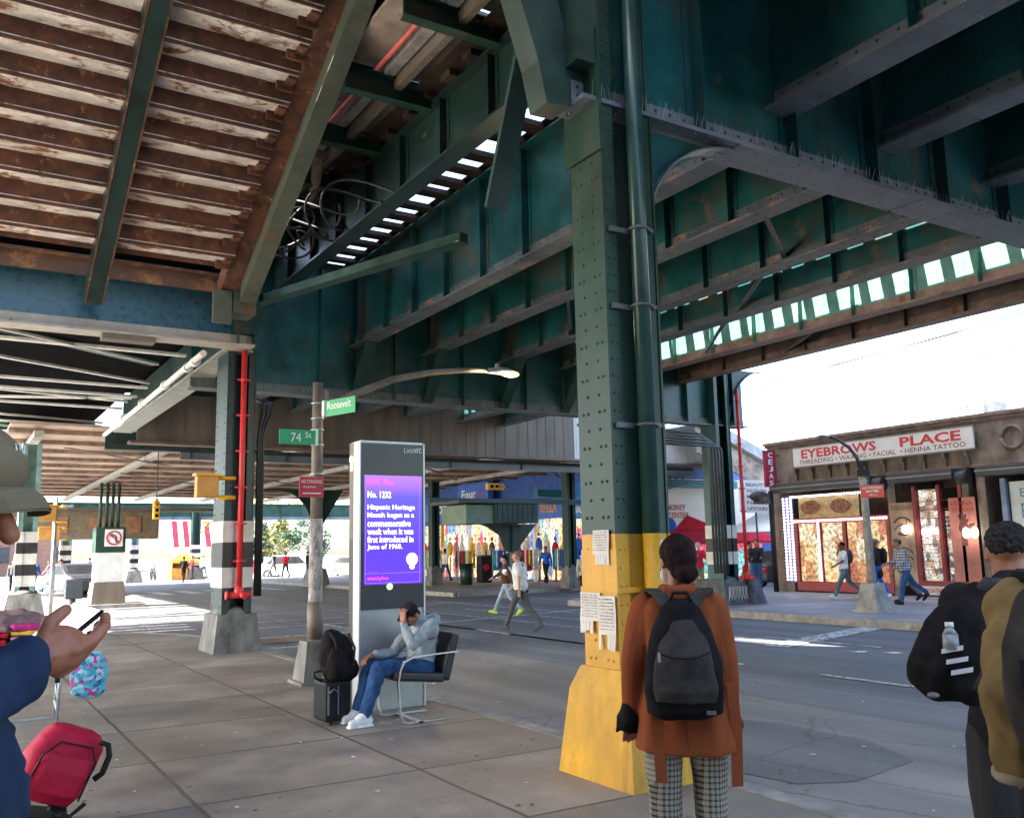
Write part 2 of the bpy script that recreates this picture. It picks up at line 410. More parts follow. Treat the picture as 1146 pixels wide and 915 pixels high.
SKIN_M = mat('skin_tan', (.34, .135, .07), .5, var=.12, scale=14, bump=.25, bscale=140, bdist=.0015)
SKIN_D = mat('skin_brown', (.14, .06, .035), .55, var=.08, scale=20)
HAIRD = mat('dark_hair', (.014, .008, .008), .75, spec=.12, var=.4, scale=30, bump=.6, bscale=180, bdist=.003)
HAIRG = mat('grey_black_hair', (.04, .035, .033), .9, spec=.08, var=.5, scale=60, bump=.8, bscale=260, bdist=.003)
ORANGE = mat('rust_wool', (.29, .078, .03), .95, spec=.08, var=.12, scale=5, bump=.5, bscale=170, bdist=.002)
DENIM = mat('denim', (.03, .08, .2), .85, spec=.15, var=.3, scale=9, bump=.3, bscale=140)
LDENIM = mat('light_denim', (.3, .38, .46), .8, var=.25, scale=9)
KHAKI = mat('tan_canvas', (.26, .165, .065), .9, spec=.1, var=.15, scale=6, bump=.3, bscale=120)
NAVY = mat('navy_sweatshirt', (.022, .036, .075), .9, spec=.1, var=.2, scale=6, bump=.4, bscale=160, bdist=.002)
OLIVE = mat('olive_cap', (.18, .14, .085), .9, spec=.1, var=.12, scale=8, bump=.4, bscale=150, bdist=.002)
LGFAB = mat('grey_hoodie', (.3, .35, .37), .85, var=.15, scale=6, bump=.4, bscale=120)
CRIM = mat('crimson_nylon', (.42, .007, .035), .65, spec=.25, var=.15, scale=4, bump=.5, bscale=9, bdist=.02)
def fab(n, c, **k): return mat('cloth_' + n, c, .9, var=.2, scale=8, spec=.15, **k)
F_WHITE = fab('white', (.72, .72, .7)); F_BLACK = fab('black', (.02, .02, .022)); F_GREY = fab('grey', (.1, .1, .105))
F_RED = fab('red', (.5, .02, .04)); F_BLUE = fab('blue', (.03, .12, .5)); F_LIME = fab('lime', (.55, .75, .05)); F_BROWN = fab('brown', (.09, .045, .03))
F_PINK = fab('pink', (.6, .25, .3)); F_YEL = fab('yellow', (.7, .5, .08)); F_TEAL = fab('teal', (.05, .4, .5)); F_MAUVE = fab('mauve', (.35, .2, .2)); F_GRN = fab('green', (.1, .25, .1))
PLAID = plaid('plaid_shirt', (.04, .05, .09), (.45, .47, .5), 14., .5)
CHECK = plaid('check_trousers', (.03, .027, .025), (.36, .32, .25), 40., .62)
GLASS = mat('shop_glass', (.25, .2, .15), .12, var=.6, scale=3., spec=.8, bump=0)
CARW = mat('car_white', (.7, .71, .73), .25, var=.03, bump=0, spec=.7); CARD = mat('car_dark', (.05, .05, .06), .25, var=.03, bump=0, spec=.7); CARR = mat('car_red', (.4, .02, .03), .25, var=.03, bump=0, spec=.7)
CARG = mat('car_glass', (.02, .025, .03), .1, var=.1, bump=0, spec=.9); TYRE = mat('tyre', (.015, .015, .015), .8, var=.2)
LEAF = mat('leaves', (.16, .2, .04), .7, var=.5, scale=1.5, bump=0, col2=(.3, .22, .04)); LEAF2 = mat('leaves_dark', (.04, .09, .04), .7, var=.4, scale=2, bump=0); BARK = mat('bark', (.07, .055, .04), .9, var=.3)
# ------------------------------------------------------------ ground
ZR = -.15
ASPH = asphalt('asphalt', (.12, .124, .132), .6); ASPH2 = asphalt('asphalt_patch', (.135, .132, .13), 1.3); LANE = asphalt('parking_lane', (.21, .2, .185), .5)
PAVE = pavement('sidewalk_slabs', (.25, .213, .17), 1.62, 1.5, .55, .2); PAVF = pavement('far_sidewalk_slabs', (.27, .265, .26), 1.5, 1.5); KERB = mat('kerb_stone', (.27, .26, .24), .7, var=.3, scale=4, bump=.4)
b = B(); b.face([(-500, -500, ZR - .02), (500, -500, ZR - .02), (500, 500, ZR - .02), (-500, 500, ZR - .02)]); struct('ground', b, ASPH)
b = B(); b.face([(-90, -60, ZR), (60, -60, ZR), (60, 120, ZR), (-90, 120, ZR)]); struct('road', b, ASPH)
b = B(); b.face([(4.9, -20, ZR + .004), (8.2, -20, ZR + .004), (8.2, 14.6, ZR + .004), (7.6, 15.8, ZR + .004), (6.2, 17.2, ZR + .004), (4.9, 18, ZR + .004)]); struct('parking_lane', b, LANE)
b = B(); b.face([(5.5, 4.9, ZR + .008), (5.9, 4.7, ZR + .008), (6.8, 4.85, ZR + .008), (7.15, 5.5, ZR + .008), (7.2, 6.6, ZR + .008), (6.7, 7.4, ZR + .008), (6.1, 7.5, ZR + .008), (5.4, 7.2, ZR + .008), (5.3, 6.0, ZR + .008)]); struct('road_patch', b, ASPH2)
b = B(); b.face([(8.2, -10, ZR + .006), (9.3, -10, ZR + .006), (9.2, 20, ZR + .006), (8.2, 16, ZR + .006)]); struct('road_repair_strip', b, asphalt('asphalt_worn', (.15, .155, .165), .7))
# near sidewalk with rounded corner
K = [(-40, -30), (4.76, -30), (4.76, 13.)] + [(4.76 - 0 + 1.2 * math.sin(t * math.pi / 2) * 0 + x, y) for t, x, y in ((0, 0, 15.), (0, -.0, 18.2), (0, -.25, 19.7), (0, -.9, 21.), (0, -1.9, 21.8), (0, -3.2, 22.1))] + [(-3, 22.2), (-40, 22.2)]
def slab(name, poly, mt, kw=.15):
    b = B(); b.prism([(x, y, ZR - .01) for x, y in poly], (0, 0, -ZR + .01)); struct(name, b, mt)
slab('sidewalk', K, PAVE)
b = B(); pts = K[1:-1]
for (x0, y0), (x1, y1) in zip(pts, pts[1:]):
    d = V((x1 - x0, y1 - y0, 0)).normalized(); n = V((d.y, -d.x, 0))
    a, c = V((x0, y0, ZR - .01)), V((x1, y1, ZR - .01))
    b.prism([a - n * .13, a + n * .03, c + n * .03, c - n * .13], (0, 0, .166))
struct('kerb', b, KERB)
b = B(); b.face([(-60, 6.3, .006), (-6.5, 6.3, .006), (-6.5, 22., .006), (-60, 22., .006)]); struct('bounce_pavement', b, mat('bounce_paving', (.5, .47, .42), .8, var=.1))  # unseen pale paving added to bounce sunlight up onto the stairs
slab('far_sidewalk', [(16.62, -30), (60, -30), (60, 24.4), (17.4, 24.4), (16.62, 23.4)], PAVF)
b = B(); b.box((16.5, -30, ZR - .01), (16.66, 23.4, .012)); struct('far_kerb', b, KERB)
slab('corner_sidewalk', [(16.7, 31), (60, 31), (60, 95), (16.7, 95)], PAVF)
b = B(); b.box((16.58, 31, ZR - .01), (16.74, 95, .012)); b.box((16.74, 30.9, ZR - .01), (60, 31.06, .012)); struct('corner_kerb', b, KERB)
# road markings
zl = ZR + .009
b = B()
def q(x0, y0, x1, y1, z=zl): b.face([(x0, y0, z), (x1, y0, z), (x1, y1, z), (x0, y1, z)])
for x in (10.2, 13.5):
    for y in range(-6, 24, 4): q(x - .06, y, x + .06, y + 2.6)
q(10.14, 14, 10.26, 26); q(12.1, 15, 12.2, 27); q(14.7, 17, 14.82, 29)
b.face([(12.3, 11.6, zl + .001), (12.4, 11.1, zl + .001), (17, 12.3, zl + .001), (17., 12.85, zl + .001)])
b.face([(9.6, 20.2, zl + .002), (9.6, 20.0, zl + .002), (16.4, 21.6, zl + .002), (16.4, 21.8, zl + .002)])
for i in range(9): q(1.2, 22.9 + i * .92, 5.3 + .1 * i, 23.27 + i * .92)
for (x0, y0, x1, y1) in ((5.4, 17.2, 8.2, 17.35), (5.4, 19.4, 9.4, 19.55), (5.4, 22., 9.6, 22.15), (8.1, 17.35, 8.22, 22), (6.2, 24, 12, 24.12), (7, 27, 14, 27.1)): q(x0, y0, x1, y1, zl + .003)
for i in range(7): q(6 + i * 1.3, 44, 6.6 + i * 1.3, 48, zl + .001)
struct('road_markings', b, LINE)
b = B(); b.face([(5.6, 18.2, zl + .004), (8., 18.3, zl + .004), (8.0, 19.35, zl + .004), (5.7, 19.3, zl + .004)]); struct('rust_patch', b, asphalt('patch_brown', (.2, .13, .07), .4))
o = bpy.data.objects

# ------------------------------------------------------------ near building (shades the sidewalk, out of frame to the left and behind)
t = thing('brick_building', 'tall brick building along the near sidewalk behind the viewer', 'building', (-9, 0, 0))
b = B(); b.box((-15, -40, 0), (-3.4, 6., 13.5)); obj('wall', b, BRICK, t)
b = B(); b.box((-15.2, -40.2, 13.503), (-3.1, 6.2, 14.)); obj('cornice', b, BEIGE, t)
for i in range(7):
    b = B(); b.box((-3.405, -30 + i * 5, .6), (-3.36, -26.6 + i * 5, 3.)); obj('window', b, GLASS, t)

# ------------------------------------------------------------ steel structure
def girder(name, label, a, c, z0, z1, axis, mt=TEAL, mf=TEALF, fw=.36, st=1.4, group='elevated railway girders', riv=0., stoff=.3, cat='girder', sides=(-1, 1), spikes=False, fl=.035):
    """plate girder from a to c (x,y); axis 'x' or 'y'"""
    t = thing(name, label, cat, ((a[0] + c[0]) / 2, (a[1] + c[1]) / 2, z0), 0, group)
    ax = axis == 'x'; L0, L1 = (a[0], c[0]) if ax else (a[1], c[1]); P0 = a[1] if ax else a[0]
    def bx(l0, l1, p0, p1, za, zb): return ((l0, P0 + p0, za), (l1, P0 + p1, zb)) if ax else ((P0 + p0, l0, za), (P0 + p1, l1, zb))
    b = B(); b.box(*bx(L0, L1, -.008, .008, z0 + fl, z1 - fl))
    if riv:
        for sg in sides:
            n = V((0, sg, 0)) if ax else V((sg, 0, 0)); l = L0 + .06
            while l < L1:
                for z in (z0 + .1, z0 + .17):
                    c0 = (l, P0 + sg * .024, z) if ax else (P0 + sg * .024, l, z); b.rivet(c0, n, .017)
                l += riv
    obj('web', b, mt, t)
    b = B(); b.box(*bx(L0 - .004, L1 + .004, -fw / 2, fw / 2, z0, z0 + fl))
    b.box(*bx(L0, L1, .0085, .022, z0 + fl + .001, z0 + .22)); b.box(*bx(L0, L1, -.022, -.0085, z0 + fl + .001, z0 + .22))
    if riv:
        l = L0 + .06
        while l < L1:
            for p in (-.37, -.22, .22, .37):
                c0 = (l, P0 + p * fw, z0) if ax else (P0 + p * fw, l, z0); b.rivet(c0, (0, 0, -1), .015)
            l += riv
    obj('bottom_flange', b, mf, t)
    b = B(); b.box(*bx(L0, L1, -fw / 2, fw / 2, z1 - fl, z1)); obj('top_flange', b, mt, t)
    l = L0 + stoff
    while l < L1 - .05:
        b = B()
        for sg in sides:
            b.box(*bx(l - .005, l + .006, min(sg * .023, sg * fw * .42), max(sg * .023, sg * fw * .42), z0 + fl + .003, z1 - fl - .003))
            b.box(*bx(l - .08, l + .08, min(sg * .009, sg * .021), max(sg * .009, sg * .021), z0 + .223, z1 - fl - .004))
            n = V((0, sg, 0)) if ax else V((sg, 0, 0)); z = z0 + .3
            while z < z1 - .1:
                for dd in (-.05, .05): b.rivet((l + dd, P0 + sg * .021, z) if ax else (P0 + sg * .021, l + dd, z), n, .015)
                z += .16
        obj('stiffener', b, mt, t); l += st
    if spikes:
        hw = fw * .42
        for sg in (-1, 1):
            b = B(); l = L0 + .1
            while l < L1:
                c0 = V((l, P0 + sg * hw, z0 + fl)) if ax else V((P0 + sg * hw, l, z0 + fl))
                b.cyl(c0, c0 + V((random.uniform(-.03, .03), random.uniform(-.05, .05), .13)), .0025, .001, 3, cap=False)
                l += .045
            obj('bird_spikes', b, GALV, t)
    return t
Y1, Y2, ZB = 5.38, 18.5, 5.02
# bent 1: cross girder above the yellow column
g1 = girder('cross_girder', 'massive riveted teal cross girder with grey underside, carried by the yellow footed column', (3.95, Y1), (19.2, Y1), ZB, 7.85, 'x', mf=LGREY, fw=.37, riv=.16, st=1.15, stoff=1.3, spikes=True)
b = B()
for x in (5.62, 8.2, 11.4): b.box((x, Y1 - .19, ZB - .012), (x + (2.5 if x < 11 else 4), Y1 + .19, ZB - .0005))
for i in range(60):
    for p in (-.15, -.085, .085, .15): b.rivet((5.75 + i * .16, Y1 + p, ZB - .012), (0, 0, -1), .014)
obj('cover_plate', b, LGREY, g1)
# curved knee brace right of the column
def knee(x0, sgn, y, ztop, w, h, th, mt, mfl, parent, name='knee_brace'):
    b = B(); pts = [(x0, y - .01, ztop), (x0, y - .01, ztop - h)]
    for p in arc((x0 + sgn * w, y - .01, ztop - h - .0), 1, math.pi, math.pi / 2, 12, (sgn, 0, 0), (0, 0, 1)):
        cx_, cz_ = x0 + sgn * w, ztop - h
        pts.append((cx_ + (p.x - cx_) * w, y - .01, cz_ + (p.z - cz_) * h))
    b.prism(pts, (0, .02, 0)); o1 = obj(name, b, mt, parent)
    b = B(); b.strip([(p[0], y - .09, p[2]) for p in pts[1:]], (0, .18, 0), .014); obj('brace_flange', b, mfl, parent)
knee(4.62, 1, Y1, ZB - .016, 1.05, 1.0, .02, TEAL, LGREY, g1)
# cantilever bracket left of the column
t = thing('cantilever_bracket', 'curved dark green bracket on the left side of the yellow footed column top', 'bracket', (3.9, Y1, ZB))
b = B(); pr = [(3.72, ZB - .03), (3.93, ZB - .02), (3.95, ZB + .25), (3.92, ZB + .6), (3.84, ZB + .9), (3.66, ZB + 1.35), (3.4, ZB + 1.9), (3.0, ZB + 2.3), (2.8, ZB + 2.3), (3.1, ZB + 1.8), (3.36, ZB + 1.2), (3.52, ZB + .7), (3.65, ZB + .3)]
b.prism([(x, Y1 - .02, z) for x, z in pr], (0, .24, 0)); obj('curved_box', b, mat('bracket_green', (.017, .05, .038), .45, var=.3, rust=.15, streak=.4), t)
b = B(); b.box((3.9, Y1 - .19, ZB + .3), (4.1, Y1 + .19, ZB + 2.4)); obj('web_plate', b, mat('bracket_green', (0, 0, 0)), t)
# longitudinal girders
LG = [(7.5, 6.05, 'dark teal track girder with rusty lower edge, nearest the sidewalk beyond the cross girder'),
      (9.25, 6.05, 'second teal track girder from the sidewalk, beyond the first cross girder'),
      (11.3, 6.05, 'middle teal track girder of the elevated line above the road'),
      (13.1, 6.05, 'teal track girder dotted with a row of small sun dashes'),
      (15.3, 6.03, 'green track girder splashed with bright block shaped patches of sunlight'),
      (17.0, 6.02, 'brownish outer girder at the far edge of the elevated line, against the white sky')]
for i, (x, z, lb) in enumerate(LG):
    girder('track_girder', lb, (x, Y1 + .02), (x, Y2 - .02), z, 7.88, 'y', fw=.34, st=1.32, riv=.2 if i < 3 else 0, stoff=.7, sides=(-1, 1), mt=TEAL if i < 4 else mat('lightened_green', (.09, .23, .19), .45, var=.2, rust=.1) if i == 4 else mat('brown_girder', (.1, .07, .055), .5, var=.35, rust=.4), mf=TEALF if i < 4 else mat('flange_brown', (.2, .13, .1), .5, var=.3, rust=.4))  # fifth girder's web colour lightened so its sun patches come out brighter
    girder('track_girder', 'dark track girder of the bay beyond the second cross girder, ' + ('first', 'second', 'third', 'fourth', 'fifth', 'sixth')[i] + ' from the sidewalk', (x, Y2 + .02), (x, 34), z, 7.88, 'y', st=2.2)
for i, (x, w) in enumerate(((6.3, 'first'), (7.9, 'second'), (9.75, 'third'), (12, 'fourth'), (14.4, 'fifth'), (17, 'sixth'))):
    girder('track_girder', 'grey edged girder overhead on the near side of the cross girder, ' + w + ' from the column', (x, -6), (x, Y1 - .02), 5.52, 7.88, 'y', fw=.34, st=1.6, riv=.2 if i < 3 else 0, mt=TEAL, mf=LGREY)
girder('track_girder', 'shallow dark green girder under the edge of the ties beside the ladder of sky gaps', (5.62, 1), (5.62, Y2), 6.95, 7.88, 'y', mt=DGREEN, mf=DGREEN, fw=.3, st=1.32, group='elevated railway girders')
# gusset triangles where the track girders meet the second cross girder
g2 = girder('cross_girder', 'second riveted cross girder down the line, with sloping green gusset plates', (4.0, Y2), (19.4, Y2), 4.9, 7.86, 'x', mt=TEAL, mf=mat('flange_dull', (.1, .12, .12), .5, rust=.3), fw=.4, st=1.75, riv=.2, stoff=.9, spikes=True)
for x in [l[0] for l in LG[:5]]:
    b = B(); b.prism([(x - .01, Y2 - .03, 4.95), (x - .01, Y2 - .03, 6.04), (x - .01, Y2 - .9, 6.04)], (.02, 0, 0))
    b.prism([(x - .13, Y2 - .03, 4.95), (x - .13, Y2 - .05, 4.95), (x - .13, Y2 - .92, 6.04), (x - .13, Y2 - .87, 6.04)], (.26, 0, 0)); obj('gusset', b, GREEN, g2)
knee(18.75, 1, Y2, 6.6, 1.5, 1.9, .02, DGREEN, LGREY, g2)
# lateral cross braces between track girders
for (x0, y0, x1, y1) in ((7.5, 9.6, 9.25, 12.6), (9.25, 12.8, 11.3, 15.6), (11.3, 9.9, 13.1, 12.4), (13.1, 12.6, 15.3, 15.6), (9.25, 8.2, 11.3, 9.6), (15.3, 12., 17., 14.6)):
    b = B(); b.strip([(x0, y0, 6.16), (x1, y1, 6.16)], (0, .09, 0), .012); b.strip([(x0, y0 + .07, 6.16), (x1, y1 + .07, 6.16)], (0, 0, .08), .012)
    tag(obj('lateral_brace', b, TEALF), 'thin steel angle bracing two neighbouring track girders', 'brace', 'lateral braces between the girders')
# ties and decking
for i in range(60):
    y = -3 + i * .62
    random.seed(100 + i); y += random.uniform(-.07, .07)
    b = B(); b.box((5.35, y, 7.884), (17.25, y + .24 + random.uniform(-.03, .06), 7.97), rot=(0, 0, R(random.uniform(-.12, .12)))); tag(obj('railway_tie', b, TIE), 'dark timber tie lying across the top of the track girders', 'railway tie', 'timber ties of the elevated track')
gaps = [(5.78, 7.3), (11.55, 11.64), (13.35, 13.9), (14.97, 15.04)]
b = B(); x = 5.2
b.box((5.2, -4, 8.01), (17.4, 4.7, 8.05))  # extra unseen sheet added over the near bay to stop sun patches
for g in gaps + [(17.4, 17.4)]: b.box((x, -4, 7.974), (g[0], 34, 8.0)); x = g[1]
tag(obj('track_deck', b, WOOD), 'dark boarded deck above the ties, open in narrow strips that let the sky through', 'track deck')
t = thing('unseen_sun_screen', 'unseen wall and canopy along the outer edge of the line, added to shade the shops', 'platform', (18, 8, 8.1))  # unseen platform added so its wall and canopy shade the shop front
b = B(); b.box((16.9, -4, 8.11), (18.9, 34, 8.3)); obj('unseen_platform_slab', b, SLAB, t)
b = B(); b.box((18.7, -4, 8.303), (18.8, 34, 11.2)); obj('sun_screen_wall', b, BEIGE, t)
b = B(); b.box((15.4, -4, 11.203), (19.2, 34, 11.35)); obj('unseen_canopy_roof', b, BEIGE, t)
t = thing('unseen_sun_screen', 'unseen high wall added above the near edge of the elevated line to block sun', 'platform', (5, 8, 8.4))  # unseen wall added to keep direct sun off the girders
b = B(); b.box((4.9, -4, 8.7), (5.0, 34, 11.6)); b.box((4.9, -4, 6.3), (5.0, 4.5, 8.699)); b.box((4.9, 4.51, 7.9), (5.0, 18, 8.19)); obj('sun_screen_wall', b, BEIGE, t)
b = B(); b.box((3.6, -4, 8.67), (5.2, 3, 8.7)); obj('unseen_platform_slab', b, SLAB, t)
# ------------------------------------------------------------ columns
def hcol(t, x0, x1, y0, y1, z0, z1, mt, name='shaft', riv=True):
    b = B()
    for xa, xb in ((x0, x0 + .02), (x1 - .02, x1)): b.box((xa, y0, z0), (xb, y1, z1))
    for xa, xb in ((x0 + .021, x0 + .13), (x1 - .13, x1 - .021)):
        b.box((xa, y0 + .012, z0), (xb, y0 + .028, z1)); b.box((xa, y1 - .028, z0), (xb, y1 - .012, z1))
    b.box((x0 + .021, (y0 + y1) / 2 - .01, z0), (x1 - .021, (y0 + y1) / 2 + .01, z1))
    if riv:
        z = z0 + .12; k = 0
        while z < z1 - .05:
            for yy in (y0 + .07, y0 + .13, y1 - .13, y1 - .07):
                if k % 2 == 0 or yy in (y0 + .13, y1 - .13): b.rivet((x0, yy, z), (-1, 0, 0), .014)
            for xx in (x0 + .05, x0 + .1): b.rivet((xx, y0 + .012, z), (0, -1, 0), .013)
            z += .13; k += 1
    return obj(name, b, mt, t)
t = thing('steel_column', 'riveted green steel column with bright yellow lower part and yellow concrete foot at the kerb', 'column', (4.35, 5.38, 0))
cx0, cx1, cy0, cy1 = 4.1, 4.62, 5.2, 5.6
hcol(t, cx0, cx1, cy0, cy1, 1.712, ZB - .014, GREEN, 'upper_shaft')
hcol(t, cx0 - .001, cx1 + .001, cy0 - .001, cy1 + .001, .7, 1.71, YELLOW, 'yellow_shaft')
b = B(); b.box((cx0 - .012, cy0 - .02, 1.29), (cx1 + .012, cy1 + .02, 1.33)); b.box((cx0 - .012, cy0 - .02, 1.33), (cx0 - .003, cy1, 1.6)); obj('yellow_collar', b, YELLOW, t)
b = B(); b.frustum((3.97, 4.93), (4.74, 5.8), (4.01, 5.0), (4.71, 5.69), 0, .6); b.frustum((4.01, 5.0), (4.71, 5.69), (4.075, 5.15), (4.66, 5.63), .6, .76); obj('concrete_foot', b, YELC, t)
hcol(t, cx0 + .02, cx1 - .02, cy0 + .02, cy1 - .02, ZB + .04, 7.9, GREEN, 'head_shaft')
b = B(); b.box((cx0 - .03, cy0 - .03, ZB - .4), (cx0 - .002, cy1 + .03, ZB + .6)); obj('splice_plate', b, GREEN, t)
pp = thing('drain_pipe', 'shiny dark green pipe strapped to the right side of the yellow footed column', 'pipe', (4.37, 5.1, 0), 0)
b = B(); b.cyl((4.355, 5.1, .7), (4.355, 5.1, 1.709), .064, n=20); obj('yellow_length', b, YELLOW, pp)
b = B(); b.cyl((4.355, 5.1, 1.71), (4.355, 5.1, 7.6), .064, n=20); obj('green_length', b, mat('green_pipe', (.018, .065, .055), .32, var=.25, rust=.12, streak=.3), pp)
for z in (2.5, 3.4, 4.0):
    b = B(); b.tube(arc((4.355, 5.1, z), .072, 0, 2 * math.pi, 16, (1, 0, 0), (0, 1, 0)), .013, 6); b.box((4.14, 5.17, z - .02), (4.45, 5.2, z + .02)); b.box((4.44, 5.07, z - .015), (4.48, 5.13, z + .015)); obj('pipe_clamp', b, TEALF, pp)
# striped columns
def striped(x, y, w, d, ztop, label, base=.75, bw=.22, bmt=CONC, smt=DGREEN, z0=0, stripes=((.98, 1.22, 1), (1.22, 1.5, 0), (1.5, 1.74, 1)), extra=None, cat='column'):
    t = thing('striped_column', label, cat, (x, y, z0))
    b = B(); b.frustum((x - w / 2 - bw, y - d / 2 - bw), (x + w / 2 + bw, y + d / 2 + bw), (x - w / 2 - bw * .5, y - d / 2 - bw * .5), (x + w / 2 + bw * .5, y + d / 2 + bw * .5), z0, z0 + base)
    b.ell((x, y, z0 + base), (w / 2 + bw * .42, d / 2 + bw * .42, .16)); obj('concrete_foot', b, bmt, t)
    hcol(t, x - w / 2, x + w / 2, y - d / 2, y + d / 2, z0 + base, ztop, smt, 'shaft', riv=ztop < 6)
    for (za, zb, wh) in stripes:
        b = B(); e = .012; hw, hd = w / 2 + e, d / 2 + e
        b.box((x - hw, y - hd, z0 + za), (x - w / 2 - .002, y + hd, z0 + zb - .002)); b.box((x + w / 2 + .002, y - hd, z0 + za), (x + hw, y + hd, z0 + zb - .002))
        b.box((x - w / 2, y - hd, z0 + za), (x - w / 2 + .16, y - d / 2 + .006, z0 + zb - .002)); b.box((x + w / 2 - .16, y - hd, z0 + za), (x + w / 2, y - d / 2 + .006, z0 + zb - .002))
        b.box((x - w / 2 + .16, y - d / 2 + .02, z0 + za), (x + w / 2 - .16, y - d / 2 + .03, z0 + zb - .002))
        obj('white_band' if wh else 'black_band', b, OWHITE if wh else BLKP, t)
    return t
lc = striped(4.28, 16.1, .5, .72, 5.14, 'dark column with cream and black bands and red pipe, left of the street lamp post', base=.62, bw=.15, stripes=((1.06, 1.4, 1), (1.4, 1.82, 0), (1.82, 2.18, 1)))
rc = striped(18.3, 18.5, .56, .6, 7.9, 'dark column with black and white bands and graffiti on its foot at the far kerb', base=.62, bw=.22, smt=TEAL, bmt=mat('grafitti_foot', (.1, .11, .12), .8, var=.4, chips=.6, ccol=(.45, .45, .45)), stripes=((1.08, 1.42, 1), (1.42, 1.78, 0), (1.78, 2.14, 1)))
b = B()
for k, y0_ in enumerate((18.25, 18.42, 18.6)):
    pts = []
    for i in range(18): pts.append((17.69 - .01 + .11 * (.2 + .4 * abs(math.sin(i * 1.9 + k))), 18.05 + .05 * i, .12 + .18 * k * .6 + .24 * abs(math.sin(i * 1.3 + k))))
for sx in range(6):
    x = 17.95 + sx * .12; b.tube([(x, 17.96, .12), (x + .03, 17.97, .5), (x + .08, 17.97, .48), (x + .05, 17.965, .3), (x + .1, 17.965, .15)], .011, 4)
obj('graffiti', b, mat('grafitti_line', (.6, .62, .65), .6, var=.1, bump=0), rc)
# red standpipes
def standpipe(x, y, z0, z1, label, valve=True):
    t = thing('standpipe', label, 'pipe', (x, y, z0))
    b = B(); b.cyl((x, y, z0), (x, y, z1), .048, n=14); obj('pipe', b, RED, t)
    z = z0 + .5
    while z < z1:
        b = B(); b.cyl((x, y, z), (x, y, z + .05), .062, n=12); b.box((x - .11, y - .012, z + .01), (x + .11, y + .012, z + .04)); obj('clamp', b, RED, t); z += .62
    if valve:
        b = B(); b.ell((x, y, z0 + .02), (.085, .085, .12)); b.cyl((x - .17, y, z0 - .04), (x + .17, y - .02, z0 - .04), .05, n=12); b.cyl((x + .04, y - .02, z0 - .02), (x + .04, y - .2, z0 - .06), .06, .045, n=12)
        for sx in (-.19, .17): b.cyl((x + sx, y, z0 - .04), (x + sx * 1.15, y, z0 - .04), .07, n=12)
        obj('hose_valve', b, RED, t)
    return t
standpipe(4.28, 15.62, .98, 5.12, 'red fire standpipe with hose valve down the front of the left column')
t = standpipe(18.75, 18.05, .75, 5.9, 'red fire standpipe down the right side of the far striped column')
# conduits beside the columns
for i, (dx, r) in enumerate(((0, .028), (.08, .025), (.16, .03))):
    b = B(); b.tube([(4.62 + dx * .5, 15.85, .9), (4.62 + dx * .5, 15.85, 3.6), (4.62 + dx * .6 + .02, 15.85, 3.8), (4.7 + dx, 15.95, 4.05), (4.76 + dx, 16.1, 4.3), (4.76 + dx, 16.6, 4.45)], r, 8)
    tag(obj('conduit', b, CABLE), 'black conduit bending over beside the left striped column', 'conduit', 'conduits beside the left column')
for i in range(5):
    x = 17.62 + i * .115; z = 4.55 - i * .085 * 0
    rad = .5 - .085 * i
    c = (x - rad, 18.1, 4.62 - rad - .085 * i)
    pts = [(x - rad - (3.9 - i * .25), 18.1, c[2] + rad)] + [p for p in arc(c, rad, math.pi / 2, 0, 8, (1, 0, 0), (0, 0, 1))] + [(x, 18.1, .85)]
    b = B(); b.tube(pts, .038, 8); tag(obj('conduit', b, mat('conduit_grey', (.1, .1, .095), .5, metal=.3) if i % 2 else mat('conduit_green', (.05, .07, .065), .45)), 'thin grey conduit curving down the front of the far striped column', 'conduit', 'conduits on the far column')
b = B(); b.box((18.66, 17.75, 0), (19.2, 18.2, .02)); b.prism([(18.7, 17.8, .02), (19.2, 17.8, .02), (19.05, 17.95, .72), (18.8, 17.95, .72)], (0, .3, 0)); tag(obj('kerb_planter_box', b, mat('purple_box', (.09, .09, .13), .7, var=.4, chips=.5, ccol=(.5, .3, .45))), 'dark tapered box with pink scribbles beside the far striped column', 'utility box')
# ------------------------------------------------------------ mezzanine girder and stairs at the left
YM = 15.5
mg = girder('mezzanine_girder', 'blue green spiked girder under the foot of the rusty stairs', (-4.5, YM), (4.36, YM), 5.14, 6.12, 'x', mt=mat('blue_paint', (.03, .1, .14), .3, var=.3, scale=8, rust=.05, bump=.5, bscale=60, bdist=.004), mf=mat('pale_flange', (.45, .4, .33), .5, var=.15, rust=.1), fw=.4, st=8.7, stoff=8.6, spikes=True)
b = B(); b.box((1.95, YM - .16, 5.05), (2.75, YM + .1, 5.137)); obj('hanger_plate', b, BEIGE, mg)
b = B(); b.box((4.0, YM - .22, 5.35), (4.4, YM - .202, 5.95)); obj('end_bracket', b, TEAL, mg)
b = B(); b.box((4.37, YM - .2, 5.15), (4.42, YM + .2, 6.9)); obj('end_plate', b, TEAL, mg)
bb = thing('longitudinal_beam', 'broad beam with a sunlit pale underside running away from the left column', 'beam', (4.15, 25, 5.14))
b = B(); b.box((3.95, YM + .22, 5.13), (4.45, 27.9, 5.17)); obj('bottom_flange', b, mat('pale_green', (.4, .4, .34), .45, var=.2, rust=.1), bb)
b = B(); b.box((4.19, YM + .22, 5.171), (4.21, 27.9, 6.1)); obj('web', b, DGREEN, bb)
b = B(); pts = [(3.62, YM + .3, 5.05), (3.65, 22, 5.0), (3.68, 27.5, 5.0)]; b.tube(pts, .06, 10)
for y in (16.4, 17, 19, 21.5, 24): b.cyl((3.64, y, 5.03), (3.64, y + .12, 5.03), .09, n=12)
tag(obj('water_pipe', b, WHITE), 'white flanged pipe hung along the broad pale beam at the left', 'pipe')
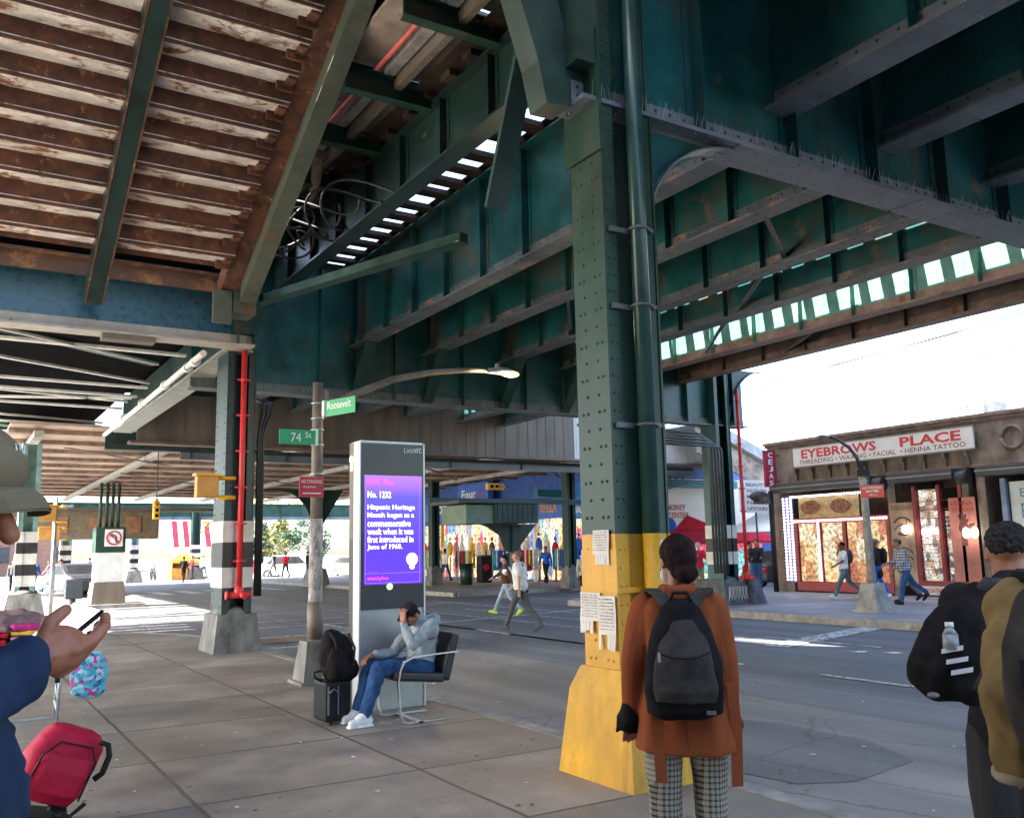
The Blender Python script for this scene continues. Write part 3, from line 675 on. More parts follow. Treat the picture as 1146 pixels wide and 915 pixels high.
# landing and stairs
st = thing('staircase', 'rusty steel staircase seen from below at the upper left, stringers and rows of pale treads', 'staircase', (2, 15.3, 5.9))
sl = .54
def zl_(y): return 5.52 + sl * (14.95 - y)
b = B(); b.box((-4.2, YM - .32, 6.0), (3.9, YM - .24, 6.28)); b.box((-4.2, YM - .42, 6.26), (3.9, YM - .24, 6.29)); obj('landing_beam', b, mat('rust_beam', (.2, .09, .045), .7, var=.4, scale=2.5, col2=(.09, .06, .05), rust=.5, rcol=(.3, .15, .07), bump=.4), st)
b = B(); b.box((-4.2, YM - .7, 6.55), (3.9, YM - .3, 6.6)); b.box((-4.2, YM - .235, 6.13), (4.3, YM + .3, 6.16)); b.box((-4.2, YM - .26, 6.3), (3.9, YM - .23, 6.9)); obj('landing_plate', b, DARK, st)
def stringer(xa, xb, dz, mt, nm='stringer', y0=15.0, wide=.0):
    b = B(); H = .34
    b.prism([(xa, y0, zl_(y0) + dz), (xa, 5., zl_(5.) + dz), (xa, 5., zl_(5.) + dz + H), (xa, y0, zl_(y0) + dz + H)], (xb - xa, 0, 0)); return obj(nm, b, mt, st)
stringer(1.62, 1.9, 0, DGREEN)
b = B()
for xa in (1.625, 1.87): b.prism([(xa, 14.98, zl_(14.98) - .012), (xa, 5, zl_(5) - .012), (xa, 5, zl_(5) + .01), (xa, 14.98, zl_(14.98) + .01)], (.025, 0, 0))
obj('stringer_edge', b, RUST, st)
stringer(3.62, 3.9, .28, RUST); stringer(3.905, 4.16, .0, mat('grey_green_paint', (.08, .095, .068), .6, var=.2, rust=.25), y0=14.6)
b = B(); b.box((3.5, 14.7, 5.35), (3.8, 14.78, 5.9)); b.box((3.82, 14.7, 5.55), (4.2, 15.2, 6.05)); obj('stringer_foot', b, mat('grey_green_paint', (0, 0, 0)), st)
stringer(-.6, -.35, 0, DGREEN)
b = B(); b.box((-3.85, 2.5, 6.31), (-3.75, 16, 14.2)); b.box((-3.85, 16.01, 6.31), (-3.75, 27, 16)); obj('unseen_shade_wall', b, BEIGE, st)  # unseen wall added to keep direct sun off the sidewalk and road
y = 14.3; rn, rs = .43, .43 * sl
k = 0
while y > 5.2:
    z = zl_(y) + .36
    b = B(); b.box((-3.6, y - rn, z), (3.62, y + .03, z + .012))
    for i in range(28): 
        for dy in (-.32, -.12): b.rivet((-1.8 + i * .2 + .03 * (i % 3), y + dy, z), (0, 0, -1), .012)
    obj('tread', b, TREAD, st)
    b = B(); b.box((-3.6, y - rn - .006, z + .013), (3.62, y - rn + .006, z + rs + .012)); b.box((-3.6, y - rn + .0065, z - .045), (3.62, y - rn + .03, z - .001)); b.box((-3.6, y + .0, z - .07), (3.62, y + .035, z - .001)); obj('riser', b, RUST, st)
    b = B(); b.box((3.4, y - .1, z - .12), (3.62, y - .04, z + .2)); b.box((3.5, y - .3, z - .05), (3.61, y - .02, z + .0)); obj('tread_bracket', b, RUST, st)
    y -= rn; k += 1
# dark mezzanine floor and its bracing beyond the girder
b = B(); b.box((-8, YM + .25, 6.2), (4.15, 24.5, 6.3)); b.box((.2, 24.5, 6.2), (4.15, 34.4, 6.3)); b.box((4.16, 19., 6.35), (8.6, 28.2, 6.4)); b.box((-8.6, 4.5, 6.2), (-3.6, 15.74, 6.3)); tag(obj('mezzanine_floor_shade_slabs', b, DARK), 'dark underside of the station mezzanine behind the left spiked girder, plus added unseen shade slabs', 'floor')  # visible floor, plus unseen slabs added to shade the sidewalk and road
wb = mat('bracing_white', (.7, .68, .62), .5, var=.15)
def bar(p, q_, w=.09, mt=None, lb='pale painted strut in the lateral bracing under the mezzanine', cat='strut', grp='white lateral struts at the left', nm='bracing_strut', dz=.05):
    b = B(); b.strip([p, q_], (0, w, 0) if abs(q_[0] - p[0]) > abs(q_[1] - p[1]) * .3 else (w, 0, 0), dz); return tag(obj(nm, b, mt or wb), lb, cat, grp)
for y in (18.5, 22.6, 24, 26.2, 30, 33.6): bar((-2, y, 5.6), (3.95, y + .15, 5.58), .16)
for (y0, y1) in ((19.3, 22.2), (23.9, 25.2), (26.4, 24.6), (30.1, 32.4), (33.4, 31.8), (28, 29.6)): bar((-1.2, y0, 5.6), (3.9, y1, 5.6), .13)
bar((-1, 17.2, 5.7), (3.6, 19.9, 5.62), .3, DGREEN, 'dark diagonal beam crossing under the mezzanine at the left', 'beam', None, 'diagonal_beam', .12)
bar((-1, 16.9, 5.62), (3.6, 19.6, 5.54), .06)
girder('mezzanine_girder', 'bright green spiked girder crossing at the far end of the broad pale beam', (-5, 34.5), (4.3, 34.5), 5.4, 6.3, 'x', mt=mat('bright_green', (.01, .11, .05), .45, var=.2), mf=WHITE, fw=.4, st=9, stoff=8.6, spikes=True)
girder('mezzanine_girder', 'dark spiked girder behind the left column under the beige panelled box', (3.9, 29), (9, 29), 4.75, 5.4, 'x', mt=DGREEN, mf=DGREEN, fw=.4, st=3, spikes=True, stoff=1)
# ------------------------------------------------------------ walkway slabs and cross beams between stairs and tracks
for i, (y0, y1) in enumerate(((4.6, 6.6), (6.75, 8.9), (9.05, 10.9), (11.1, 12.9), (13.1, 15.0), (15.2, 17.8))):
    b = B(); b.box((4.75, y0, 8.2), (5.85 - .12 * (i % 2), y1, 8.28)); b.box((4.2, y0, 8.24), (4.7, y1, 8.3))
    tag(obj('walkway_slab', b, SLAB), 'rust stained concrete walkway panel seen from below between the dark cross beams', 'slab', 'walkway panels overhead')
for i, y in enumerate((7.1, 8.9, 10.75, 12.5, 14.1, 15.5, 17.)):
    t = girder('cross_beam', 'dark green beam crossing under the walkway panels between the stairs and the tracks', (4.18, y), (5.46, y), 7.72 + .04 * (i % 2), 8.06, 'x', mt=DGREEN, mf=GREEN, fw=.16, st=9, stoff=8, group='cross beams under the walkway', fl=.02, cat='beam')
b = B(); b.tube([(4.55, 3, 8.1), (4.62, 9.7, 8.1), (4.6, 14.6, 8.1)], .035, 8); tag(obj('red_pipe', b, mat('faded_red', (.6, .12, .1), .5)), 'faded red pipe running along the edge of the overhead walkway panels', 'pipe')
b = B(); b.box((4.72, 3, 8.05), (4.86, 15, 8.19)); tag(obj('cable_tray', b, GALV), 'grey cable tray beside the faded red pipe overhead', 'cable tray')
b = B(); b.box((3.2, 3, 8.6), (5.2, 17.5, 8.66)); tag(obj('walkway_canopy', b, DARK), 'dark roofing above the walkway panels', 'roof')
b = B(); b.tube([(4.7, 13.2, 7.9), (5.2, 14.8, 7.7)], .09, 10); tag(obj('beige_pipe', b, BEIGE), 'short beige pipe slanting among the dark cables above the left column', 'pipe')
for i in range(9):
    random.seed(40 + i); x0 = 4.4 + random.random() * 1.2; y0 = 12 + random.random() * 3
    pts = [(x0 + .4 * math.sin(k * .25 + i), y0 + k * .1, 7.35 - .4 * math.sin(k * .16 + i) ** 2) for k in range(26)]
    b = B(); b.tube(pts, .022, 6); tag(obj('loose_cable', b, CABLE), 'black cable drooping in loops above the left column', 'cable', 'cables looping above the left column')
# diagonal braces
def boxbeam(p, q_, w, h, mt, nm, lb, cat):
    p, q_ = V(p), V(q_); d = (q_ - p).normalized(); s_ = d.cross(V((0, 0, 1))).normalized() * w / 2; u_ = s_.cross(d).normalized() * h / 2
    b = B(); b.prism([p - s_ - u_, p + s_ - u_, p + s_ + u_, p - s_ + u_], q_ - p); b.prism([p - s_ * 1.35 - u_ * 1.1, p + s_ * 1.35 - u_ * 1.1, p + s_ * 1.35 - u_ * .95, p - s_ * 1.35 - u_ * .95], q_ - p)
    return tag(obj(nm, b, mt), lb, cat)
boxbeam((4.4, 15.9, 6.05), (6.0, 10.8, 5.98), .16, .14, GREEN, 'diagonal_brace', 'long green diagonal brace with a lit end, rising from the left column toward the tracks', 'brace')
boxbeam((5.3, 8.8, 5.6), (5.3, 7.72, 7.95), .2, .12, mat('strut_green', (.045, .09, .08), .45, rust=.15), 'hanging_strut', 'steep green strut hanging beside the curved bracket of the yellow footed column', 'strut')
# ------------------------------------------------------------ beige band and worn deck beyond the second bent
t = thing('panelled_fascia', 'long beige panelled fascia crossing the view under the second cross girder', 'fascia', (15, 28, 4.9))
for i in range(9):
    x0 = 4.6 + i * 2.6
    b = B(); b.box((x0, 27.9, 4.92), (x0 + 2.585, 27.95, 6.6)); 
    for k in range(6): b.box((x0 + .4 * k + .1, 27.885, 4.95), (x0 + .4 * k + .115, 27.899, 6.55))
    obj('panel', b, BEIGE if i < 6 else mat('pale_panel', (.6, .62, .6), .5, var=.1, stretch=(1, 1, .2)), t)
b = B(); b.box((4.4, 27.8, 4.84), (28.2, 28.3, 4.915)); obj('bottom_rail', b, mat('brown_rail', (.16, .11, .08), .6), t)
t = thing('timber_soffit', 'broad worn brown soffit of the farther deck with crossing beams, above the side street', 'deck', (14, 40, 5.1))
b = B(); b.box((1.4, 28.4, 5.3), (30, 61, 5.36)); obj('boards', b, DECKB, t)
b = B()
for i in range(12):
    y = 29.2 + i * 2.7; b.box((1.4, y, 5.17), (30, y + .25, 5.299))
obj('joist', b, mat('joist_worn', (.3, .2, .14), .7, var=.35, rust=.3, rcol=(.1, .07, .05)), t)
for x in (2, 6, 10, 14, 18, 22, 26):
    b = B(); b.box((x, 28.5, 5.0), (x + .25, 61, 5.168)); obj('beam', b, mat('beam_pale', (.45, .42, .36), .6, var=.3, rust=.2), t)
for i, (x, y) in enumerate(((3, 31), (8, 33), (13, 30), (17, 34), (21, 31), (6, 40), (12, 41))):
    b = B(); b.prism([(x, y, 4.96), (x + .2, y, 4.96), (x + 4.2, y + 5, 4.96), (x + 4, y + 5, 4.96)], (0, 0, .025)); obj('wind_brace', b, BEIGE, t)
girder('deck_edge_girder', 'dark edge girder with white numbered marks below the beige panelled fascia', (6, 28.75), (27, 28.75), 4.5, 4.84, 'x', mt=DGREEN, mf=LGREY, fw=.25, st=3, fl=.02)
# teal beams beyond the far column, right of the yellow footed column
for (y, z, lb) in ((30.5, 4.2, 'upper'), (34, 3.9, 'lower')):
    b = B(); b.box((22.5, y, z), (31.5, y + .25, z + .32)); b.box((22.5, y - .12, z - .03), (31.5, y + .37, z - .002))
    tag(obj('crossing_beam', b, mat('bright_teal', (.03, .22, .24), .4, var=.2, rust=.1)), lb + ' of two teal beams seen under the fascia just left of the far striped column', 'beam')
b = B(); b.box((24.6, 34.5, 3.35), (34, 34.7, 3.8)); b.prism([(31.2, 34.5, 3.35), (31.5, 34.5, 3.35), (33.2, 34.5, 2.2), (33.2, 34.5, 1.9)], (0, .2, 0)); tag(obj('brown_beam', b, mat('brown_b', (.12, .07, .06), .6)), 'dark brown beam with a knee above the bright shop awnings', 'beam')
b = B()
for k in range(7):
    b.tube([(22 + .3 * k, 29.3 + .05 * k, 4.0 + .12 * k), (25, 29.3, 3.7 + .1 * k), (27.2, 29.3, 4.3 + .1 * k), (30, 29.3, 4.1 + .15 * k)], .025, 6)
tag(obj('cable_bundle', b, CABLE), 'bundle of sagging cables strung below the fascia beside the far striped column', 'cable')
# farther columns
fs = ((1.0, 1.3, 1), (1.3, 1.6, 0), (1.6, 1.9, 1), (1.9, 2.2, 0), (2.2, 2.5, 1))
for (x, y, w, lb) in ((16.2, 45, .5, 'green column with bands standing beyond the side street, right of the leafy tree'), (2.0, 29, .5, 'sunlit column with white and black bands at the extreme left edge'), (6.4, 62, .6, 'distant pale green column behind the cap brim'), (15.9, 70, .6, 'distant banded column left of the orange tent'), (19.6, 38.5, .4, 'dark column in front of the blue fronted shops, just right of the kiosk'),
                      (21.7, 30.5, .4, 'dark column between the blue shop signs, left of the yellow footed column'), (11.0, 66, .5, 'distant thin column left of the hanging traffic signal')):
    t = striped(x, y, w, w, 4.82, lb, base=.8, bw=.3 if w > .42 else .1, smt=GREEN if x > 12 else mat('sage', (.2, .33, .3), .5), stripes=fs if w > .42 else (), z0=-.15 if x < 16 else 0)
knee2 = thing('arched_bracket', 'curved bracket plate arching from the far green column over the leafy tree', 'bracket', (16, 45, 4))
b = B(); pts = [(15.95, 44.95, 4.8), (15.95, 44.95, 2.6)] + [(15.95 - 1.6 + 1.6 * math.cos(a), 44.95, 2.6 + 2.1 * math.sin(a)) for a in (i * math.pi / 20 for i in range(1, 11))] + [(12.2, 44.95, 4.72), (12.2, 44.95, 4.8)]
b.prism(pts, (0, .1, 0)); obj('plate', b, GREEN, knee2)
b = B(); b.prism([(16.45, 44.95, 4.8), (16.45, 44.95, 2.9), (17.6, 44.95, 4.8)], (0, .1, 0)); obj('plate', b, GREEN, knee2)
# broad pier with the no-turn sign
t = thing('boxed_pier', 'broad whitewashed pier with a green top panel in the sunlit street', 'pier', (5.45, 35.5, -.15))
b = B(); b.box((5.0, 35., .9), (6.05, 36.0, 2.1)); obj('white_band', b, WHITE, t)
b = B(); b.frustum((4.85, 34.85), (6.2, 36.2), (4.95, 34.95), (6.1, 36.1), -.15, .899); obj('concrete_foot', b, BEIGE, t)
b = B(); b.box((4.95, 34.97, 2.102), (6.1, 36.05, 3.15)); obj('green_panel', b, GREEN, t)
b = B()
for dx in (.15, .4, .62, .85): b.cyl((4.95 + dx, 35.2, 3.151), (4.95 + dx, 35.2, 5.), .07, n=10)
obj('pipe_group', b, GREEN, t)
b = B(); b.box((4.4, 34.6, -.149), (6.9, 36.5, 0.)); obj('island_kerb', b, KERB, t); pier_ = t
t = thing('no_turn_sign', 'square white no turn sign with red circle on the whitewashed pier', 'sign', (5.6, 34.9, 2.7))
b = B(); b.box((5.28, 34.93, 2.35), (5.98, 34.96, 3.05)); obj('plate', b, SWHITE, t)
b = B()
c0 = (5.63, 34.92, 2.7)
b.tube(arc(c0, .27, 0, 2 * math.pi, 24, (1, 0, 0), (0, 0, 1)), .032, 6); b.tube([(5.44, 34.92, 2.89), (5.82, 34.92, 2.51)], .025, 6); obj('red_ring', b, LETR, t)
b = B(); b.tube([(5.72, 34.925, 2.52), (5.72, 34.925, 2.74), (5.66, 34.925, 2.8), (5.56, 34.925, 2.8)], .03, 6); b.prism([(5.57, 34.915, 2.9), (5.57, 34.915, 2.7), (5.46, 34.915, 2.8)], (0, .012, 0)); obj('arrow', b, INK, t); sgn_ = t
for o_ in (pier_, sgn_):
    rel = V((o_.location.x - 5.45, 0, o_.location.z + .15)) * .85; o_.scale = (.85, .85, .85); o_.location.x = 5.0 + rel.x; o_.location.z = -.15 + rel.z; o_.location.y = 35.5 + (o_.location.y - 35.5) * .85
# booth hanging under deck at centre
t = thing('hanging_booth', 'long green clad booth hanging in front of the blue fronted shops', 'booth', (17, 28, 3.2))
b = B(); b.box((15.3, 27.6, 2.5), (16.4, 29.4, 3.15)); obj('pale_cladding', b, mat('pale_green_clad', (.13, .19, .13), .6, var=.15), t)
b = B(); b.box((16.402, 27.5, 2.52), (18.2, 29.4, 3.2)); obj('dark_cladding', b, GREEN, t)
b = B()
for k in range(8): b.box((16.5 + k * .21, 27.48, 2.56), (16.52 + k * .21, 27.499, 3.16))
obj('seams', b, DGREEN, t)
b = B(); b.box((14.9, 27.4, 3.205), (18.6, 29.6, 3.3)); b.box((14.9, 29.6, 3.3), (22, 29.7, 3.5)); obj('roof_slab', b, DGREEN, t)
b = B(); b.prism([(17.45, 28.4, 1.5), (17.6, 28.4, 1.5), (17.6, 28.4, 2.5), (16.4, 28.4, 2.5), (16.7, 28.4, 2.4), (17.2, 28.4, 2.1)], (0, .2, 0)); b.box((17.6, 28.3, 0), (17.85, 28.55, 2.5)); b.prism([(17.9, 28.4, 1.6), (18.7, 28.4, 2.5), (17.9, 28.4, 2.5)], (0, .2, 0)); obj('bracket', b, DGREEN, t)
b = B(); b.frustum((17.4, 28.1), (18.1, 28.8), (17.5, 28.2), (18., 28.7), -.14, .8); obj('foot', b, CONC, t)
# station house far left
t = thing('station_house', 'low tan station house with shuttered windows in the far left distance', 'building', (4, 52, 2.5))
b = B(); b.box((-8, 50, 2.5), (9.5, 51, 3.9)); obj('wall', b, mat('tan_wall', (.25, .19, .12), .7), t)
b = B(); b.box((-8, 49.7, 3.9), (14, 51, 4.05)); obj('ledge', b, BEIGE, t)
for i in range(8):
    b = B(); b.box((-4 + i * 1.7, 49.93, 2.8), (-3.3 + i * 1.7, 49.99, 3.6)); obj('window', b, mat('shutter_orange', (.4, .2, .1), .6), t)
girder('deck_edge_girder', 'dark edge girder far away on the left under the distant deck', (-6, 70.2), (34, 70.2), 4.2, 5.4, 'x', mt=GREEN, mf=LGREY, st=4, fl=.04)
# ------------------------------------------------------------ shop row on the right (x = 24.5)
XF = 24.5; RT = (0, -1, 0); UP = (0, 0, 1)
bd = thing('shop_building', 'low weathered brown shop building with lit windows across the road', 'building', (28, 12, 0))
b = B(); b.box((XF, -12, 3.62), (34, 22.3, 5.0)); b.box((XF, 22.0, 0), (34, 22.3, 3.62)); b.box((XF + 2.5, -12, 0), (34, 22, 3.62))
for (a, c) in ((21.45, 22.0), (17.35, 17.62), (15.0, 15.2), (14.5, 14.75), (9.2, 9.8), (4, 4.5), (-2, -1.5)): b.box((XF + .002, a, 0), (XF + 2.5, c, 3.62))
obj('wall', b, BRICK, bd)
b = B(); b.box((XF - .12, -12, 5.0), (34, 22.4, 5.09)); b.box((XF - .06, -12, 4.9), (XF - .002, 22.35, 4.998)); obj('coping', b, mat('coping', (.2, .14, .11), .8, var=.3), bd)
b = B(); b.box((XF - .05, -12, 3.62), (XF - .002, 22.2, 3.7))
obj('cornice_band', b, BRICK, bd)
for y in (13.6, 12.6, 11.2, 9.8, 8.4):
    b = B(); b.tube(arc((XF - .03, y, 4.35), .3, 0, 2 * math.pi, 18, (0, 1, 0), (0, 0, 1)), .06, 6); obj('plaster_roundel', b, BRICK, bd)
for i in range(10):
    b = B(); y = 21 - i * .68; b.box((XF - .2, y - .05, 3.95), (XF - .002, y + .05, 4.12)); b.box((XF - .1, y - .03, 3.7), (XF - .003, y + .03, 3.95)); obj('sign_bracket', b, BEIGE, bd)
# shutters boxes
for (a, c) in ((17.9, 21.9), (15.2, 17.3), (9.4, 14.5), (4., 9.)):
    b = B(); b.box((XF - .42, a, 3.32), (XF - .003, c, 3.6), bev=.03); b.box((XF - .46, a, 3.56), (XF - .1, c, 3.61)); obj('shutter_box', b, DKGREY, bd)
    b = B(); b.box((XF - .47, a, 3.45), (XF - .42, c, 3.5)); obj('shutter_rail', b, LGREY, bd)
for y in (17.6, 14.9):
    b = B(); b.cyl((XF - .35, y - .15, 3.35), (XF - .35, y + .15, 3.35), .2, n=14); obj('shutter_motor', b, CABLE, bd)
# interior lit window stuff: goods behind glass
def goods(name, seed, cols, base, s=(3., 3.), fine=40., grid=True):
    """crowded display behind glass: rows of small pictures or hanging goods"""
    m, nt, bs = _nt(name); tc = node(nt, 'ShaderNodeTexCoord'); sp = node(nt, 'ShaderNodeSeparateXYZ', {0: (tc, 3)})
    wv = node(nt, 'ShaderNodeTexNoise', {0: (tc, 3), 'Scale': s[0] * 1.5, 'Detail': 4.})
    def fl(i, k, w):
        q = node(nt, 'ShaderNodeMath', {0: (sp, i), 1: k, 2: seed}, operation='MULTIPLY_ADD')
        q = node(nt, 'ShaderNodeMath', {0: (wv, 0), 1: w, 2: (q, 0)}, operation='MULTIPLY_ADD')
        return node(nt, 'ShaderNodeMath', {0: (q, 0)}, operation='FLOOR')
    cb = node(nt, 'ShaderNodeCombineXYZ', {0: (fl(1, s[0], .0 if grid else .9), 0), 1: (fl(2, s[1], .0 if grid else 1.6), 0)})
    wn = node(nt, 'ShaderNodeTexWhiteNoise', {0: (cb, 0)}, noise_dimensions='3D')
    rp = ramp(nt, (wn, 0), [(i / len(cols), c) for i, c in enumerate(cols)]); rp.color_ramp.interpolation = 'CONSTANT'
    n2 = node(nt, 'ShaderNodeTexNoise', {0: (tc, 3), 'Scale': fine, 'Detail': 6., 'Roughness': .75})
    r2 = ramp(nt, (n2, 0), [(.36, .12), (.5, .8), (.62, 1.35)])
    v = node(nt, 'ShaderNodeTexVoronoi', {0: (tc, 3), 'Scale': fine * .6}); r3 = ramp(nt, (v, 0), [(.1, .55), (.5, 1.1)])
    mu = node(nt, 'ShaderNodeMix', data_type='RGBA', blend_type='MULTIPLY'); mu.inputs[0].default_value = 1
    nt.links.new(rp.outputs[0], mu.inputs[6]); nt.links.new(r2.outputs[0], mu.inputs[7])
    m2 = node(nt, 'ShaderNodeMix', data_type='RGBA', blend_type='MULTIPLY'); m2.inputs[0].default_value = 1
    nt.links.new(mu.outputs[2], m2.inputs[6]); nt.links.new(r3.outputs[0], m2.inputs[7])
    nt.links.new(m2.outputs[2], bs.inputs['Base Color']); nt.links.new(m2.outputs[2], bs.inputs['Emission Color']); bs.inputs['Emission Strength'].default_value = base
    bs.inputs['Roughness'].default_value = .25; MATS[name] = m; return m
G1 = goods('lit_menu_pictures', 1, [(.45, .2, .08), (.7, .45, .2), (.6, .5, .35), (.35, .1, .05), (.75, .6, .4), (.5, .3, .25)], .1, (2.4, 1.3), 9., False)
G2 = goods('lit_goods', 3, [(.5, .5, .5), (.25, .12, .1), (.6, .55, .45), (.1, .1, .1), (.45, .3, .22), (.7, .7, .68)], .12, (8, 5.), 16., False)
G3 = goods('clothes_display', 5, [(.6, .6, .6), (.5, .05, .1), (.1, .2, .5), (.65, .5, .2), (.2, .15, .12), (.6, .35, .2), (.15, .35, .35), (.6, .6, .62), (.75, .5, .25), (.7, .6, .5), (.8, .6, .3)], .24, (3.2, .9), 6., False)
def pane(y0, y1, z0, z1, mt, name='window_pane', lab=None, dx=.0):
    b = B(); b.box((XF + .1 + dx, y0, z0), (XF + .13 + dx, y1, z1)); return obj(name, b, mt, bd, lab)
# braid shop with white beaded edging
for (a, c) in ((21.15, 20.35), (20.2, 19.4), (19.2, 18.5), (18.35, 17.75)):
    pane(min(a, c), max(a, c), .35, 2.25, G1, 'door_panel', dx=-.06)
pane(18.7, 21.1, 2.42, 3.1, mat('menu_board', (.55, .38, .17), .5, var=.3, scale=5), 'picture_board', dx=-.06)
for y in (20.6, 19.4):
    b = B(); b.ell((XF + .03, y, 2.78), (.02, .42, .24)); obj('portrait_oval', b, mat('portrait', (.3, .12, .06), .6, var=.6, scale=9), bd)
b = B()
for y in (21.25, 20.28, 19.3, 18.42, 17.68): b.box((XF - .02, y - .06, .05), (XF + .035, y + .06, 2.35))
b.box((XF - .021, 17.62, 2.25), (XF + .034, 21.3, 2.42)); b.box((XF - .021, 17.62, .05), (XF + .034, 21.3, .33)); obj('door_frame', b, REDW, bd)
b = B(); b.box((XF - .03, 21.3, .3), (XF + .03, 21.75, 3.2)); obj('purple_edging', b, mat('purple_edge', (.12, .1, .3), .5), bd)
BG = emit('bead_glow', (.9, .92, 1.), .8)
def beads(p, q_, n):
    b = B()
    for i in range(n + 1):
        t_ = i / n; b.ell(V(p).lerp(V(q_), t_), (.04, .04, .04), sub=1)
    obj('bead_lights', b, BG, bd)
beads((XF - .05, 21.35, 3.15), (XF - .05, 17.8, 3.15), 34); beads((XF - .05, 21.25, 2.33), (XF - .05, 17.7, 2.33), 34)
for y in (21.68, 21.52, 21.36): beads((XF - .05, y, .4), (XF - .05, y, 3.1), 26)
for y in (20.28, 18.42): beads((XF - .05, y, .4), (XF - .05, y, 2.3), 20)
# posters
def poster(y0, y1, z0, z1, mt, label, name='poster', x=XF - .02):
    t = thing(name, label, 'poster', (x, (y0 + y1) / 2, z0)); b = B(); b.box((x - .02, y0, z0), (x, y1, z1)); obj('board', b, mt, t); return t
skinp = mat('poster_face', (.42, .27, .17), .5, var=.35, scale=1.6, stretch=(1, 1, .7))
t = poster(16.75, 17.55, .3, 2.75, skinp, 'tall poster of a face in close up between the beaded doors and the goods window')
b = B()
for zc in (.95, 1.85):
    b.tube(arc((XF - .042, 17.15, zc - .05), .3, .5, 2.6, 12, (0, 1, 0), (0, 0, 1)), .022, 5); b.ell((XF - .041, 17.15, zc - .02), (.012, .2, .07)); b.tube(arc((XF - .042, 17.15, zc + .12), .34, .6, 2.5, 12, (0, 1, 0), (0, 0, 1)), .03, 5)
obj('eye', b, mat('poster_eye', (.1, .05, .03), .5), t)
text('EYELASHES', (XF - .045, 17.15, 2.6), RT, UP, .7, .14, LETB, t, .02)
t = poster(14.0 + .82, 14.0 + 1.62, .3, 2.8, mat('poster_red', (.55, .2, .14), .5, var=.2, scale=2), 'reddish poster with a henna patterned hand right of the goods window')
b = B()
hy, hz = 15.22, 1.95
b.ell((XF - .042, hy, hz), (.012, .15, .19))
for a, l in ((-.55, .26), (-.2, .38), (0.05, .42), (.3, .38)): b.tube([(XF - .043, hy + math.sin(a) * .1, hz + .1), (XF - .043, hy + math.sin(a) * l * 1.1, hz + math.cos(a) * l)], [.04, .025], 6)
b.tube([(XF - .043, hy - .1, hz - .05), (XF - .043, hy - .32, hz + .1)], [.045, .03], 6); b.box((XF - .05, hy - .09, 1.45), (XF - .041, hy + .09, 1.85))
obj('hand_motif', b, mat('henna', (.2, .06, .05), .6, var=.5, scale=25), t)
text('HENNA', (XF - .045, 15.22, 2.63), RT, UP, .66, .14, LETR, t, .02); text('TATTOOS', (XF - .045, 15.22, 2.46), RT, UP, .66, .12, LETR, t, .02)
poster(21.8, 22.28, .3, 2.6, mat('poster_mixed', (.35, .2, .12), .5, var=.7, scale=5, col2=(.12, .1, .08)), 'narrow picture panel at the left corner of the low brown shop building')
# middle shop: windows with goods
pane(16.0, 16.65, .45, 3.1, G2, dx=.02); pane(15.25 + .05, 15.85, .45, 3.1, G2, dx=.02)
pane(15.3, 15.85, 2.45, 3.1, DARK, 'dark_transom', dx=-.02)
for y in (16.72, 15.93, 15.26): b = B(); b.box((XF - .04, y - .05, .3), (XF + .1, y + .05, 3.2)); obj('window_post', b, REDW, bd)
b = B()
b.box((XF - .041, 15.2, .3), (XF + .1, 16.78, .45)); obj('window_frame', b, REDW, bd)
b = B(); b.box((XF - .05, 15.2, .05), (XF + .0, 16.78, .3)); obj('sill_board', b, SIGNB, bd)
text('EYEBROW THREADING FACIAL', (XF - .055, 16, .17), RT, UP, 1.5, .13, LETR, bd, .02)
b = B()
for k in range(9): b.box((XF + .02, 15.3, .75 + k * .25), (XF + .14, 15.86, .765 + k * .25)); b.box((XF + .02, 16.02, .75 + k * .25), (XF + .14, 16.62, .765 + k * .25))
obj('shelf', b, REDW, bd)
random.seed(3)
for k in range(26):
    y = 15.36 + (k % 5) * .11; z = 1.9 + (k // 5) * .12 if k < 20 else 1.2
    b = B(); b.tube(arc((XF + .01, y, z), .035, 0, 6.28, 8, (0, 1, 0), (0, 0, 1)), .014, 4); obj('sunglasses', b, INK, bd)
# right shop: window
pane(9.9, 13.9, .5, 3.15, mat('lit_window', (.6, .68, .68), .4, var=.15, scale=2.), dx=.02)
for y in (14.0, 12.4, 9.85): b = B(); b.box((XF - .03, y - .07, .3), (XF + .1, y + .07, 3.25)); obj('window_post', b, mat('blue_frame', (.15, .22, .35), .4), bd)
text('Place', (XF - .01, 13.1, 2.35), RT, UP, .9, .4, mat('blue_script', (.08, .25, .4), .5), bd, .0); text('Eye', (XF - .01, 13.3, 2.8), RT, UP, .5, .3, mat('blue_script', (0, 0, 0)), bd, .0)
pane(4.6, 9.1, .4, 3.15, G2, dx=.02)
# interior glow globes / reflections in the windows: lamps
for (y, z) in ((16.35, 1.85), (17.0, 1.95)):
    t = thing('shop_lamp', 'bright round lamp glowing ' + ('over the goods window' if y < 16.5 else 'before the tall face poster'), 'lamp', (XF - .2, y, z))
    b = B(); b.ell((XF - .12, y, z), (.05, .14, .13)); obj('bulb', b, emit('lamp_glow', (1., .93, .85), 2.2), t)
    b = B(); b.tube([(XF - .05, y, z), (XF - .04, y, z + .3)], .012, 5); obj('stem', b, CABLE, t)
for i, y in enumerate((15.0, 14.75)):
    t = thing('shop_lamp', ('left' if i == 0 else 'right') + ' of the two glowing lamps in front of the henna hand poster', 'lamp', (XF - .3, y, 1.8))
    b = B(); b.ell((XF - .3, y, 1.8), (.05, .11, .15)); obj('bulb', b, emit('lamp_glow', (1, 1, 1), 1), t)
    b = B(); b.tube([(XF - .28, y, 1.9), (XF - .04, y, 2.05)], .012, 5); obj('stem', b, CABLE, t)
